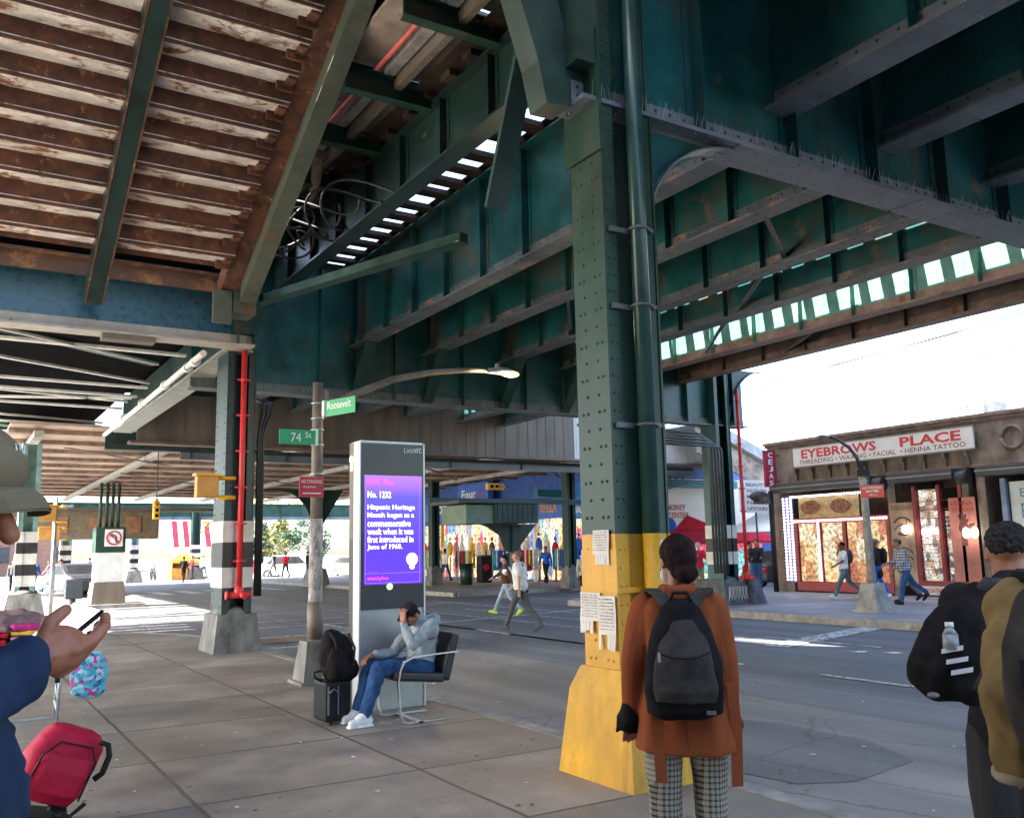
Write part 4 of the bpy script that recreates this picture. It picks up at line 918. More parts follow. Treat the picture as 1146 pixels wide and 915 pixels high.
# main sign
t = thing('shop_sign', 'long cream sign board lettered in red above the brown shop front', 'sign', (XF - .2, 17.8, 4.2))
b = B(); b.box((XF - .24, 14.58, 4.14), (XF - .16, 20.95, 4.76)); obj('board', b, SIGNB, t)
b = B(); b.box((XF - .255, 14.53, 4.09), (XF - .15, 21, 4.14)); b.box((XF - .255, 14.53, 4.76), (XF - .15, 21, 4.79)); obj('frame', b, BEIGE, t)
text('EYEBROWS', (XF - .242, 19.15, 4.54), RT, UP, 2.9, .3, LETR, t, .03); text('PLACE', (XF - .242, 15.9, 4.54), RT, UP, 1.95, .3, LETR, t, .03)
text('THREADING • WAXING • FACIAL  • HENNA TATTOO', (XF - .242, 17.75, 4.27), RT, UP, 5.9, .15, LETB, t, .008)
t = thing('blade_sign', 'narrow vertical red sign reading downwards at the corner of the shop building', 'sign', (24, 22.3, 3.5))
b = B(); b.box((23.75, 21.75, 3.52), (24.3, 21.83, 4.78)); obj('board', b, mat('crimson_board', (.38, .02, .06), .5), t)
for i, ch in enumerate('CEJAS'): text(ch, (24.03, 21.747, 4.62 - i * .24), (1, 0, 0), UP, .22, .18, SWHITE, t, .02)
b = B(); b.box((24.3, 21.77, 4.6), (24.52, 21.81, 4.64)); b.box((24.3, 21.77, 3.7), (24.52, 21.81, 3.74)); obj('bracket', b, CABLE, t)
t = thing('corner_lamp', 'dark bulky lamp box on a post at the shop corner below the vertical red sign', 'lamp', (23.7, 21.7, 0))
b = B(); b.cyl((24.1, 21.9, 0), (24.1, 21.9, 3.4), .09, n=12); obj('post', b, BLACK, t)
b = B(); b.ell((23.55, 21.9, 3.2), (.42, .22, .2)); b.box((23.4, 21.75, 2.95), (23.9, 22.05, 3.1)); obj('housing', b, CABLE, t)
t = thing('cafe_sign_board', 'white notice board with lines of dark lettering behind the far red pipe', 'sign', (27, 25, 2.8))
b = B(); b.box((25.8, 25, 2.8), (27.6, 25.06, 4.05)); obj('board', b, SWHITE, t)
for i, s_ in enumerate(('BEAUTY', 'SALON SPA', 'MASSAGE', 'NAILS', 'UPSTAIRS')): text(s_, (26.75, 24.997, 3.88 - i * .23), (1, 0, 0), UP, 1.1, .13, LETB, t, .01)
b = B(); b.cyl((26.7, 25.05, 0), (26.7, 25.05, 2.8), .04, n=8); obj('post', b, CABLE, t)
# station roof slope behind the far column
t = thing('stair_canopy', 'pale sloping stair canopy rising behind the far striped column and the red blade sign', 'canopy', (27, 27, 0))
b = B(); b.prism([(24.8, 26, 6.3), (25.0, 26, 6.7), (31, 26, 4.4), (31, 26, 4.0)], (0, 2.5, 0)); obj('roof', b, mat('canopy_grey', (.4, .43, .45), .5), t)
b = B(); b.prism([(24.9, 26.2, 5.2), (24.9, 26.2, 6.2), (31, 26.2, 3.9), (31, 26.2, 2.9)], (0, .08, 0)); obj('side_panel', b, mat('canopy_side', (.35, .3, .24), .6, var=.4), t)
b = B(); b.prism([(24.7, 26.1, 6.35), (24.7, 26.1, 6.45), (31, 26.1, 4.1), (31, 26.1, 4.0)], (0, .06, 0)); obj('fascia', b, DARK, t)
# rooftop things
t = thing('rooftop_unit', 'grey air conditioning units standing on the shop roof at the right edge', 'roof unit', (30, 17, 5.1))
b = B(); b.box((28, 16.4, 5.09), (29.4, 18.6, 6.05), bev=.03); obj('casing', b, mat('unit_grey', (.4, .42, .45), .5), t)
b = B()
for k in range(7): b.box((27.985, 16.5, 5.25 + k * .1), (27.999, 17.5, 5.29 + k * .1))
obj('louvre', b, DKGREY, t)
for k, (y0, y1, z1, lb) in enumerate(((17.9, 20.6, 6.9, 'pale flat roofed house behind the shop roof, left one'), (12, 16.5, 7.6, 'pale house with windows behind the shop roof at the right edge'), (6, 11, 8., 'pale house behind the shop roof outside right'))):
    t = thing('rear_house', lb, 'house', (36, (y0 + y1) / 2, 0)); b = B(); b.box((34.5, y0 * 1.12, 0), (42, y1 * 1.12, z1 - .4)); obj('wall', b, mat('pale_house', (.26, .27, .28), .7, var=.1), t)
    for j in range(2):
        b = B(); yy = y0 * 1.12 + .4 + j * 1.6; b.box((34.44, yy, z1 - 1.25), (34.495, yy + .8, z1 - .5)); w = obj('window', b, DKGREY, t)
        b = B(); b.box((34.4, yy + .37, z1 - 1.25), (34.439, yy + .43, z1 - .5)); b.box((34.4, yy - .05, z1 - 1.3), (34.439, yy + .85, z1 - 1.251)); obj('frame', b, SWHITE, w)
t = thing('satellite_dish', 'small white dish on the roof at the right edge', 'dish', (27, 13.4, 5.1)); b = B(); b.ell((26.8, 14.6, 5.6), (.06, .28, .28), rot=(0, .3, 0)); obj('dish', b, SWHITE, t); b = B(); b.cyl((26.9, 14.6, 5.09), (26.85, 14.6, 5.5), .025, n=6); obj('mast', b, GALV, t)
for i, (z0, z1) in enumerate(((6.9, 8.6), (6.5, 7.8), (7.6, 8.9))):
    b = B(); pts = [(24 + i, 30 - k * 5, z0 + (z1 - z0) * k / 6 - .35 * math.sin(k / 6 * math.pi)) for k in range(7)]; b.tube(pts, .018, 5); tag(obj('overhead_wire', b, CABLE), 'thin wire strung across the white sky above the shop roof', 'wire', 'wires above the shop roof')
# ------------------------------------------------------------ far shops beyond the side street
fb = thing('corner_shops', 'row of corner shops with blue fascias and crowded clothes displays', 'building', (29, 38, 0))
b = B(); b.box((25.2, 31.2, 0), (36, 60, 5.4)); obj('wall', b, mat('dull_blue_wall', (.05, .13, .4), .7), fb)
random.seed(11)
for i in range(8):
    y0 = 31.5 + i * 3.3
    b = B(); b.box((24.95, y0, .1), (25.15, y0 + 3.0, 3.05)); obj('shop_window', b, G3, fb)
    b = B(); b.box((24.85, y0 - .2, 0), (25.0, y0 - .02, 3.1)); obj('door_frame', b, YELLOW if i % 2 else SWHITE, fb)
    for k in range(4):
        b = B(); yy = y0 + .4 + k * .7; zz = 1.0 + random.random() * .3; b.ell((24.7, yy, zz + .45), (.16, .22, .42), sub=2); b.cyl((24.7, yy, .05), (24.7, yy, zz), .05, n=6); b.ell((24.7, yy, zz + 1.), (.08, .08, .11), sub=1)
        obj('mannequin', b, random.choice([F_RED, F_WHITE, F_BLUE, F_GREY, F_YEL, F_PINK, F_WHITE, F_TEAL]), fb)
BLS = mat('blue_fascia', (.05, .17, .62), .5, var=.15); BLS2 = mat('bright_blue_fascia', (.03, .25, .75), .5, var=.1)
def fsign(y0, y1, z0, z1, mt, txt, label):
    t = thing('shop_sign', label, 'sign', (24.5, (y0 + y1) / 2, z0)); b = B(); b.box((24.4, y0, z0), (24.7, y1, z1)); obj('board', b, mt, t)
    for (s_, yc, zc, w, h, m_) in txt: text(s_, (24.39, yc, zc), RT, UP, w, h, m_, t, .03)
    return t
fsign(41.6, 45.0, 3.1, 5.2, BLS, (('Four', 43.7, 4.6, 1.6, .5, SWHITE), ('S', 42.4, 4.6, .4, .5, SRED), ('UNICORN', 43.2, 3.4, 1.8, .3, SWHITE)), 'tall blue sign with white word and red letter, left of the hanging green booth')
fsign(34.6, 41.58, 3.0, 3.9, BLS, (('BEAUTY', 38, 3.45, 1.5, .4, SWHITE), ('BELLA', 35.9, 3.5, 1.4, .45, mat('orange_letters', (.7, .3, .03), .5))), 'long dark blue shop fascia under the hanging green booth')
fsign(31.3, 34.3, 2.9, 4.5, BLS2, (('SALON', 33.3, 3.3, .9, .3, SWHITE), ('Unisex', 32.2, 4.1, .9, .3, mat('mint_letters', (.2, .7, .5), .5))), 'bright blue sign with white and green words beside the yellow footed column')
fsign(45.2, 52, 3.3, 4.3, BLS, (('SPORT', 47, 3.9, 1.5, .5, SWHITE),), 'blue sign just right of the kiosk')
t = thing('sign_medallion', 'oval orange and white emblem on the dark blue fascia', 'sign', (24.3, 40.4, 3.4)); b = B(); b.ell((24.36, 40.3, 3.5), (.04, .65, .36)); obj('disc', b, mat('orange_disc', (.7, .35, .1), .5), t); b = B(); b.ell((24.33, 40.3, 3.5), (.03, .4, .2)); obj('centre', b, SWHITE, t)
t = thing('sign_medallion', 'white oval emblem on the bright blue sign', 'sign', (24.3, 31.9, 3.3)); b = B(); b.ell((24.36, 31.9, 3.3), (.04, .4, .26)); obj('disc', b, SWHITE, t)
# sunlit market awnings between the columns
mk = thing('awning_shop', 'side street shop front with white board, yellow swirl and red awning between the columns', 'shop', (29, 31, 0))
RX = (1, 0, 0); cw = mat('bright_board', (.82, .76, .66), .5, var=.06, scale=.8)
b = B(); b.box((26.3, 31.0, 2.3), (33.5, 31.15, 4.6)); obj('sign_board', b, cw, mk)
b = B(); b.box((26.5, 30.98, .1), (33.3, 31.1, 2.0)); obj('shop_window', b, G3, mk)
b = B(); b.prism([(26.4, 31.0, 2.3), (26.4, 30.0, 1.75), (26.4, 30.0, 1.65), (26.4, 31.0, 1.75)], (6.9, 0, 0)); obj('awning', b, F_RED, mk)
b = B(); b.box((26.3, 30.9, 1.7), (26.55, 31.0, 4.0)); b.box((26.3, 30.88, 3.2), (26.7, 30.9, 3.6)); obj('yellow_post', b, F_YEL, mk)
text('MONEY', (28.0, 30.99, 3.3), RX, UP, 1.1, .28, mat('pink_letters', (.6, .18, .14), .5), mk, .03); text('CENTER', (28.1, 30.99, 2.95), RX, UP, 1.3, .28, mat('pink_letters', (0, 0, 0)), mk, .03)
b = B(); b.ell((27.5, 30.97, 2.5), (.42, .04, .34)); obj('blue_oval', b, F_BLUE, mk)
b = B(); b.prism([(27.8, 30.96, 2.3), (31.4, 30.96, 2.3), (29.6, 30.96, 2.65), (28.6, 30.96, 2.95)], (0, .03, 0)); obj('red_wave', b, F_RED, mk)
b = B(); b.tube([(30.4, 30.97, 4.2), (30.1, 30.97, 3.7), (30.5, 30.97, 3.2), (31.2, 30.97, 2.8)], .13, 6); obj('yellow_swirl', b, mat('swirl', (.8, .5, .15), .6), mk)
# canopy tent bright at the corner behind black man: white tent behind shop corner
t = thing('white_tent', 'bright white market tent behind the shop building corner', 'tent', (31, 26.5, 0))
b = B(); v0 = V((30.5, 25.2, 2.9)); 
b.prism([(28, 24.6, 2.1), (33, 24.6, 2.1), (30.5, 24.6, 3.1)], (0, 3.5, 0)); obj('roof', b, SWHITE, t)
for x in (28.05, 32.95):
    b = B(); b.cyl((x, 24.65, 0), (x, 24.65, 2.1), .03, n=6); obj('pole', b, GALV, t)
# ------------------------------------------------------------ distant background
def bld(name, x0, y0, x1, y1, h, mt, lb, nwin=5, face='x'):
    t = thing(name, lb, 'building', ((x0 + x1) / 2, (y0 + y1) / 2, 0)); b = B(); b.box((x0, y0, -.2), (x1, y1, h)); obj('wall', b, mt, t)
    b = B(); b.box((x0 - .3, y0 - .3, h + .002), (x1 + .3, y1 + .3, h + .5)); obj('cornice', b, BEIGE, t)
    for i in range(nwin):
        for k in range(int(h // 3.2)):
            b = B(); w = (x1 - x0) / nwin
            b.box((x0 + w * (i + .3), y0 - .08, 1.2 + k * 3.2), (x0 + w * (i + .7), y0 - .002, 2.8 + k * 3.2)); obj('window', b, DKGREY, t)
PB = mat('pale_brick', (.5, .42, .36), .8, var=.15); RB = mat('red_brick', (.3, .15, .11), .8, var=.2); WB = mat('white_brick', (.65, .64, .6), .8, var=.1)
bld('distant_building', -25, 105, -2, 118, 9, PB, 'pale building closing the street at the far left')
bld('distant_building', -1, 110, 12, 122, 7, RB, 'dark brick building far away behind the no turn sign pier')
bld('distant_building', 60, 112, 90, 125, 10, WB, 'white building far beyond the parked white car', 7)
for i, (x, z) in enumerate(((31, 5),)): 
    t = thing('striped_awning', 'red and white striped awning above the orange tent in the far distance', 'awning', (20, 92, 3))
    for k in range(9):
        b = B(); x0 = 18.2 + k * .5; b.prism([(x0, 91, 2.4), (x0, 92.4, 4.9), (x0, 92.5, 4.9), (x0, 91, 2.5)], (.48, 0, 0)); obj('stripe', b, F_RED if k % 2 else SWHITE, t)
def tree(x, y, h, r, lb, mt, n=900, grp='far trees', seed=1):
    t = thing('street_tree', lb, 'tree', (x, y, 0), 0, grp); random.seed(seed)
    b = B(); b.tube([(x, y, -.15), (x + .1, y, h * .3), (x, y + .1, h * .6)], [.2, .15, .08], 8)
    for k in range(7):
        a = k * 2.4; b.tube([(x, y, h * (.28 + .05 * k)), (x + math.cos(a) * r * .6, y + math.sin(a) * r * .6, h * (.5 + .06 * k))], [.07, .02], 5)
    obj('trunk', b, BARK, t)
    b = B(); cl = [(V((random.gauss(0, .45) * r, random.gauss(0, .45) * r, h * .62 + random.gauss(0, .19) * h)), random.uniform(.2, .5) * r) for _ in range(18)]
    for k in range(n):
        c, rr = random.choice(cl); p = V((x, y, 0)) + c + V((random.gauss(0, 1), random.gauss(0, 1), random.gauss(0, 1))).normalized() * rr * random.random() ** .4
        s_ = random.uniform(.1, .24); u_ = V((random.uniform(-1, 1), random.uniform(-1, 1), random.uniform(-1, 1))).normalized(); w_ = u_.orthogonal().normalized()
        b.face([p - u_ * s_, p + w_ * s_ * .6, p + u_ * s_, p - w_ * s_ * .6])
    obj('crown', b, mt, t, fixn=False)
tree(23.2, 78, 8.2, 3.0, 'leafy green and gold tree beyond the left striped column', LEAF, 2600, seed=2)
tree(31, 96, 5.2, 2.2, 'low dark green tree right behind the white car', LEAF2, 1300, seed=5)
tree(35, 98, 5, 2., 'rounded dark green tree further right behind the far cars', LEAF2, 1200, seed=8)
tree(21.3, 76, 4.2, 2.0, 'small bushy tree left of the green and gold tree', LEAF2, 1200, seed=12)
# ------------------------------------------------------------ street light with the street name signs
px, py = 4.1, 11.4
t = thing('street_lamp', 'brown street lamp post with green street signs, peeling papers and a lit arm', 'street lamp', (px, py, 0))
b = B(); b.frustum((px - .22, py - .22), (px + .22, py + .22), (px - .15, py - .15), (px + .15, py + .15), 0, .52); b.box((px - .26, py - .26, 0), (px + .26, py + .26, .04)); obj('concrete_base', b, mat('base_grey', (.2, .19, .16), .7, var=.35, chips=.3, ccol=(.4, .38, .32), stretch=(1, 1, .4)), t)
b = B(); b.box((px + .02, py - .32, .05), (px + .36, py + .2, .5), bev=.02); obj('control_box', b, mat('box_grey', (.25, .24, .2), .6, var=.3, chips=.3), t)
b = B(); b.cyl((px, py, .52), (px, py, 2.05), .1, .088, 8); obj('papered_shaft', b, POLEW, t)
b = B(); b.cyl((px, py, 2.05), (px, py, 3.84), .084, .07, 8); obj('shaft', b, POLE, t)
b = B(); b.cyl((px, py, .535), (px, py, 1.0), .108, n=8); obj('lower_sleeve', b, POLE, t)
for z in (3.0, 3.2, 3.35, 3.55, 2.35, 2.62):
    b = B(); b.cyl((px, py, z), (px, py, z + .018), .09, n=8); obj('steel_strap', b, SILV, t)
ap = [(px + .12, py, 3.5), (px + .5, py, 3.72), (px + 1.1, py, 3.98), (px + 1.7, py, 4.13), (px + 2.2, py, 4.2), (px + 2.65, py, 4.24)]
b = B(); b.tube(ap, [.055, .052, .048, .043, .038, .034], 10); b.box((px + .06, py - .05, 3.38), (px + .13, py + .05, 3.75)); arm = obj('arm', b, POLE, t)
b = B(); b.ell((px + 2.85, py, 4.25), (.2, .1, .055)); b.box((px + 2.6, py - .06, 4.2), (px + 2.9, py + .06, 4.27), bev=.02); b.cyl((px + 2.78, py, 4.28), (px + 2.78, py, 4.35), .035, n=10); obj('lamp_head', b, LGREY, t)
b = B(); b.ell((px + 3.0, py, 4.215), (.16, .085, .05)); obj('lamp_lens', b, emit('lens_glow', (1, .6, .2), .5), t)
ld = bpy.data.lights.new('lamp_light', 'POINT'); ld.energy = 30; ld.color = (1, .75, .4); ld.shadow_soft_size = .1
lo = bpy.data.objects.new('lamp_light', ld); COL.objects.link(lo); lo.location = (px + 3.0, py, 4.1)
def flat(t, nm, c, right, w, h, mt, th=.012):
    right = V(right).normalized(); up = V((0, 0, 1)); n = right.cross(up); c = V(c); b = B()
    a = c - right * w / 2 - up * h / 2; b.prism([a, a + right * w, a + right * w + up * h, a + up * h], -n * th); return obj(nm, b, mt, t)
s1 = flat(t, 'street_name_sign', (3.84 - .02, py - .12, 3.09), (1, -.05, 0), .52, .19, SGREEN)
text('74', (3.77, py - .124, 3.085), (1, -.05, 0), UP, .13, .115, SWHITE, s1, .0, .002); text('St', (3.93, py - .13, 3.12), (1, -.05, 0), UP, .08, .07, SWHITE, s1, .0, .002)
b = B(); b.box((4.06 - .03, py - .14, 2.99), (4.06, py - .11, 3.2)); obj('sign_clamp', b, SWHITE, t)
s2 = flat(t, 'street_name_sign', (4.23, py - .43, 3.47), (.32, -.95, .0), .62, .21, SGREEN)
rr_ = (.32, -.95, 0)
text('Roosevelt', (4.23, py - .43, 3.5), rr_, UP, .46, .1, SWHITE, s2, .0, .003); text('Avenue', (4.25, py - .47, 3.41), rr_, UP, .17, .04, SWHITE, s2, .0, .003)
b = B(); b.box((px + .02, py - .17, 3.37), (px + .05, py - .1, 3.58)); obj('sign_clamp', b, SWHITE, t)
s3 = flat(t, 'parking_sign', (3.96 + .02, py - .145, 2.45), (1, -.05, 0), .32, .26, SRED)
text('NO STANDING', (3.98, py - .149, 2.52), (1, -.05, 0), UP, .27, .045, SWHITE, s3, .0, .002); text('Anytime', (3.95, py - .149, 2.45), (1, -.05, 0), UP, .17, .04, SWHITE, s3, .0, .002)
flat(s3, 'arrow_bar', (3.98, py - .151, 2.37), (1, -.05, 0), .24, .014, SWHITE, .002)
# ------------------------------------------------------------ kiosk
kx0, kx1, ky0, ky1, kh = 3.70, 4.46, 8.98, 9.26, 2.77
t = thing('information_kiosk', 'tall silver kiosk with a glowing blue text screen behind the seated man', 'kiosk', (4.08, 9.12, 0))
b = B(); b.box((kx0 + .02, ky0 + .02, 0), (kx1 - .02, ky1 - .02, 1.0)); b.box((kx0 + .02, ky0 + .02, 1.0), (kx1 - .02, ky1 - .02, kh)); obj('core', b, mat('kiosk_panel', (.36, .38, .37), .35, metal=.3, var=.15, scale=2, bump=.03), t)
b = B(); b.box((kx0 - .005, ky0 - .0, 0), (kx0 + .018, ky1 - .12, kh + .01), bev=.006); b.box((kx1 - .018, ky0, 0), (kx1 + .005, ky1, kh + .01), bev=.006); b.box((kx0 + .019, ky0 + .01, kh + .001), (kx1 - .019, ky1, kh + .02)); obj('side_frame', b, SILV, t)
b = B(); b.box((kx0 - .004, ky1 - .118, 1.75), (kx0 + .018, ky1, kh + .01)); obj('back_post', b, BEIGE, t)
b = B(); b.box((kx0 - .003, ky1 - .118, 0.0), (kx0 + .018, ky1 - .002, 1.749)); obj('dark_vent', b, mat('vent_dark', (.03, .02, .018), .5, var=.3), t)
b = B(); b.ell((kx0 - .01, ky1 - .07, 2.6), (.02, .03, .04)); b.box((kx0 - .015, ky1 - .08, 2.48), (kx0 - .005, ky1 - .06, 2.57)); obj('side_light', b, emit('side_glow', (1, .8, .4), .8), t)
gl = mat('kiosk_glass', (.02, .02, .022), .15, var=.2, bump=0, spec=.3)
b = B(); b.box((kx0 + .02, ky0 - .004, 1.02), (kx1 - .02, ky0 + .018, kh - .01)); dk = obj('glass_front', b, gl, t)
b = B(); b.box((kx0 + .02, ky0 - .008, 1.02), (kx1 - .02, ky0 - .0045, 1.235)); obj('speaker_grille', b, mat('grille', (.05, .05, .05), .6, var=.3), t)
m_, nt_, bs_ = _nt('screen_blue'); tc_ = node(nt_, 'ShaderNodeTexCoord'); sp_ = node(nt_, 'ShaderNodeSeparateXYZ', {0: (tc_, 3)})
rp_ = ramp(nt_, (node(nt_, 'ShaderNodeMapRange', {0: (sp_, 2), 1: .0 + 1.27, 2: 2.42}), 0), [(0, (.06, 0., .75)), (.8, (.04, .02, .8)), (.9, (.2, .05, .8)), (1, (.28, .08, .85))])
nt_.links.new(rp_.outputs[0], bs_.inputs['Emission Color']); bs_.inputs['Emission Strength'].default_value = .26; bs_.inputs['Base Color'].default_value = (.01, .01, .05, 1); bs_.inputs['Roughness'].default_value = .12; SCR = m_
b = B(); b.box((kx0 + .05, ky0 - .009, 1.275), (kx1 - .04, ky0 - .0045, 2.42)); sc = obj('screen', b, SCR, t)
# screen coordinates are kept in world z: shift texture by using object coords of the kiosk (base at 0)
TW = emit('screen_white', (1, .93, .85), .4); TP = emit('screen_pink', (1, .05, .45), .32); TL = emit('screen_line', (.35, .12, .9), .25)
yk = ky0 - .010; kc = (kx0 + kx1) / 2 + .005
def kt(s_, xl, z, w, h, m_, bo=.03): text(s_, (xl + w / 2, yk, z), (1, 0, 0), UP, w, h, m_, sc, bo * .4, .001)
xl = kx0 + .085
kt('NYC Fact', xl, 2.35, .3, .062, TP); kt('No. 1232', xl, 2.215, .27, .068, TW, .04)
for i, (s_, w) in enumerate((('Hispanic Heritage', .55), ('Month began as a', .54), ('commemorative', .5), ('week when it was', .53), ('first introduced in', .53), ('June of 1968.', .4))):
    kt(s_, xl, 2.075 - i * .083, w, .066, TW, .035)
kt('#AskCityFacts', xl, 1.335, .24, .042, TP); kt('nyc department', xl, 1.408, .12, .012, TL, 0)
b = B(); b.box((xl - .03, yk - .001, 1.388), (kx1 - .07, yk + .0005, 1.392)); b.box((xl - .025, yk - .001, 1.3), (xl - .021, yk + .0005, 2.39)); b.box((kx1 - .072, yk - .001, 1.29), (kx1 - .068, yk + .0005, 2.4)); b.box((xl - .03, yk - .001, 1.29), (kx1 - .07, yk + .0005, 1.294)); obj('border_line', b, TL, sc if False else t)
b = B(); b.cyl((kx1 - .16, yk, 1.53), (kx1 - .16, yk - .002, 1.53), .065, n=20); b.cyl((kx1 - .16, yk, 1.455), (kx1 - .16, yk - .0025, 1.455), .03, n=12); obj('bulb_emblem', b, emit('emblem', (1, .75, .8), .8), t)
b = B(); b.cyl((4.04, ky0 - .004, 1.25), (4.04, ky0 - .014, 1.25), .035, n=20); obj('green_button', b, emit('btn', (.3, .55, .25), .35), t)
text('Link', (4.265, ky0 - .006, 2.7), (1, 0, 0), UP, .11, .058, SWHITE, t, .0, .002); text('NYC', (4.372, ky0 - .006, 2.7), (1, 0, 0), UP, .095, .055, SWHITE, t, .03, .002)
# ------------------------------------------------------------ flyers on the column
def flyer(y0, y1, z0, z1, label, strips=6, lines=7, x=4.085, tilt=0, seed=0):
    random.seed(seed); t = thing('paper_flyer', label, 'flyer', (x, (y0 + y1) / 2, z0)); zc = z0 + (z1 - z0) * .3
    m = 10; b = B()
    # slightly curled sheet
    rows = 5
    def P_(u, v): return V((x - .004 - .008 * math.sin(v * 3 + seed) * (1 - v) - .003 * math.sin(u * 6), y1 + (y0 - y1) * u, zc + (z1 - zc) * v + tilt * (u - .5)))
    g = [[b.bm.verts.new(P_(i / m, j / rows)) for i in range(m + 1)] for j in range(rows + 1)]
    for j in range(rows):
        for i in range(m): b.bm.faces.new([g[j][i], g[j][i + 1], g[j + 1][i + 1], g[j + 1][i]])
    for k in range(strips):
        if random.random() < .18: continue
        u0, u1 = k / strips + .012, (k + 1) / strips - .012; l = (zc - z0) * random.uniform(.75, 1.05); s_ = random.uniform(-.012, .012)
        a, c = P_(u0, 0), P_(u1, 0); b.face([a, c, c + V((-.012 * random.random(), s_, -l)), a + V((-.012 * random.random(), s_, -l))])
    obj('sheet', b, PAPER, t)
    b = B()
    for k in range(lines):
        v = .9 - k * .85 / lines; u = .12
        while u < .88:
            w = random.uniform(.03, .1); p = P_(u, v) + V((-.006, 0, 0)); q_ = P_(min(u + w, .9), v) + V((-.006, 0, 0)); h = (z1 - zc) / lines * .3
            hh = V((0, 0, h * random.uniform(.3, 1))); b.face([p, q_, q_ + hh, p + hh]); u += w + .03
    obj('writing', b, INK, t)
flyer(5.25, 5.44, 1.49, 1.74, 'small printed flyer with tear off strips, highest on the yellow and green column', 6, 8, seed=1)
flyer(5.38, 5.62, 1.0, 1.29, 'left handwritten flyer of the lower pair on the yellow column, tear off strips hanging', 6, 9, seed=2)
flyer(5.2, 5.4, .88, 1.27, 'creased scribbled flyer, right one of the lower pair on the yellow column', 6, 10, seed=3, x=4.08)
t = thing('sticker', 'small black and white sticker on the right side of the yellow column', 'sticker', (4.5, 5.19, 1.6)); b = B(); b.box((4.5, 5.185, 1.56), (4.56, 5.19, 1.66)); obj('face', b, WHITE, t); b = B(); b.ell((4.53, 5.183, 1.61), (.02, .004, .03)); b.box((4.507, 5.182, 1.565), (4.553, 5.184, 1.575)); obj('print', b, INK, t)
# marker scrawl on yellow: letters-like strokes
random.seed(9); b = B()
for k in range(11):
    y = 5.5 - k * .026; pts = [(4.094, y + random.uniform(-.012, .012), 1.395 + random.uniform(-.03, .045)) for _ in range(4)]; b.tube(pts, .0035, 4)
tag(obj('marker_scrawl', b, INK), 'black marker scrawl between the flyers on the yellow column', 'scrawl')
# ------------------------------------------------------------ chair
t = thing('armchair', 'black cushioned chair with flat chrome frame under the seated man', 'chair', (4.0, 8.4, 0), 0)
def chs(y, nm='side_frame'):
    b = B(); X0, X1 = 3.72, 4.36
    pts = [(4.38, y, .5 + .14), (4.1, y, .63), (3.9, y, .62), (3.8, y, .58), (3.755, y, .5), (3.735, y, .38), (3.76, y, .1), (3.79, y, .02), (3.84, y, .006), (4.3, y, .006)]
    b.strip(pts, (0, .035, 0), .013); obj(nm, b, CHROME, t)
chs(8.1); chs(8.62)
b = B(); b.box((3.95, 8.1, .006), (4.0, 8.65, .02)); b.box((4.1, 8.12, .34), (4.14, 8.64, .36)); obj('cross_bar', b, CHROME, t)
b = B(); b.box((3.72, 8.14, .37), (4.26, 8.61, .46), rot=(0, R(6), 0), bev=.03); obj('seat', b, LEATH, t)
b = B(); b.box((4.22, 8.14, .36), (4.31, 8.61, .82), rot=(0, R(15), 0), piv=(4.26, 8.4, .36), bev=.03); obj('backrest', b, LEATH, t)
# suitcase + backpack on it
t = thing('suitcase', 'small black wheeled case standing under the black backpack by the seated man', 'suitcase', (3.3, 8.6, 0))
b = B(); b.box((3.17, 8.5, .03), (3.43, 8.85, .4), bev=.03); obj('shell', b, BLACK, t)
b = B(); b.box((3.19, 8.49, .1), (3.205, 8.5, .36)); b.box((3.29, 8.49, .1), (3.3, 8.5, .36)); b.tube([(3.2, 8.48, .3), (3.24, 8.47, .34), (3.28, 8.48, .31)], .008, 5); obj('trim', b, LGREY, t)
b = B(); b.tube([(3.17, 8.6, .4), (3.1, 8.6, .44), (3.09, 8.6, .49), (3.16, 8.6, .5)], .012, 6); obj('handle', b, BLACK, t)
for dx in (.05, .22):
    b = B(); b.cyl((3.17 + dx, 8.52, .03), (3.19 + dx, 8.52, .03), .028, n=10); obj('wheel', b, BLACK, t)
t = thing('backpack', 'bulging black backpack standing on the small case by the knees of the seated man', 'backpack', (3.32, 8.65, .4))
b = B(); b.ell((3.33, 8.65, .62), (.18, .15, .24)); b.ell((3.36, 8.62, .5), (.19, .17, .14)); b.ell((3.28, 8.63, .75), (.12, .12, .14))
blob('main_bag', b, .012, BLKFAB, t, 3, .012, 6)
b = B(); b.ell((3.28, 8.5, .58), (.1, .07, .15)); blob('front_pocket', b, .01, BLKFAB, t, 2, .008, 9)
b = B(); b.tube([(3.2, 8.49, .86), (3.24, 8.47, .8), (3.26, 8.46, .7)], .01, 5); b.tube([(3.4, 8.52, .84), (3.46, 8.5, .7), (3.44, 8.5, .5)], .014, 5); obj('strap', b, GREYFAB, t)
# ------------------------------------------------------------ red rolling bag
t = thing('rolling_bag', 'crimson wheeled bag leaning back on the sidewalk at the lower left', 'suitcase', (.55, 6.55, 0))
import math as _m
def tl(p):   # lean the bag
    p = V(p); a = R(-24); c, s_ = math.cos(a), math.sin(a); q = V((p.x * c - p.z * s_, p.y, p.x * s_ + p.z * c)); return V((.6 + q.x * .85, 6.45 + q.y, .1 + q.z * .72))
rings = []
b = B(); lo_ = [(0, 0, .02, .2, .13), (0, 0, .12, .245, .17), (0, 0, .35, .25, .18), (0, 0, .5, .23, .16), (0, 0, .6, .17, .11), (0, 0, .62, .1, .06)]
b.loft([(x, y, z, rx, ry, 3.2) for x, y, z, rx, ry in lo_], 28)
for v in b.bm.verts: v.co = tl((v.co.x, v.co.y, v.co.z - .05))
for v in b.bm.verts: v.co.z += .1
blob('bag_body', b, .012, CRIM, t, 2, .02, 4)
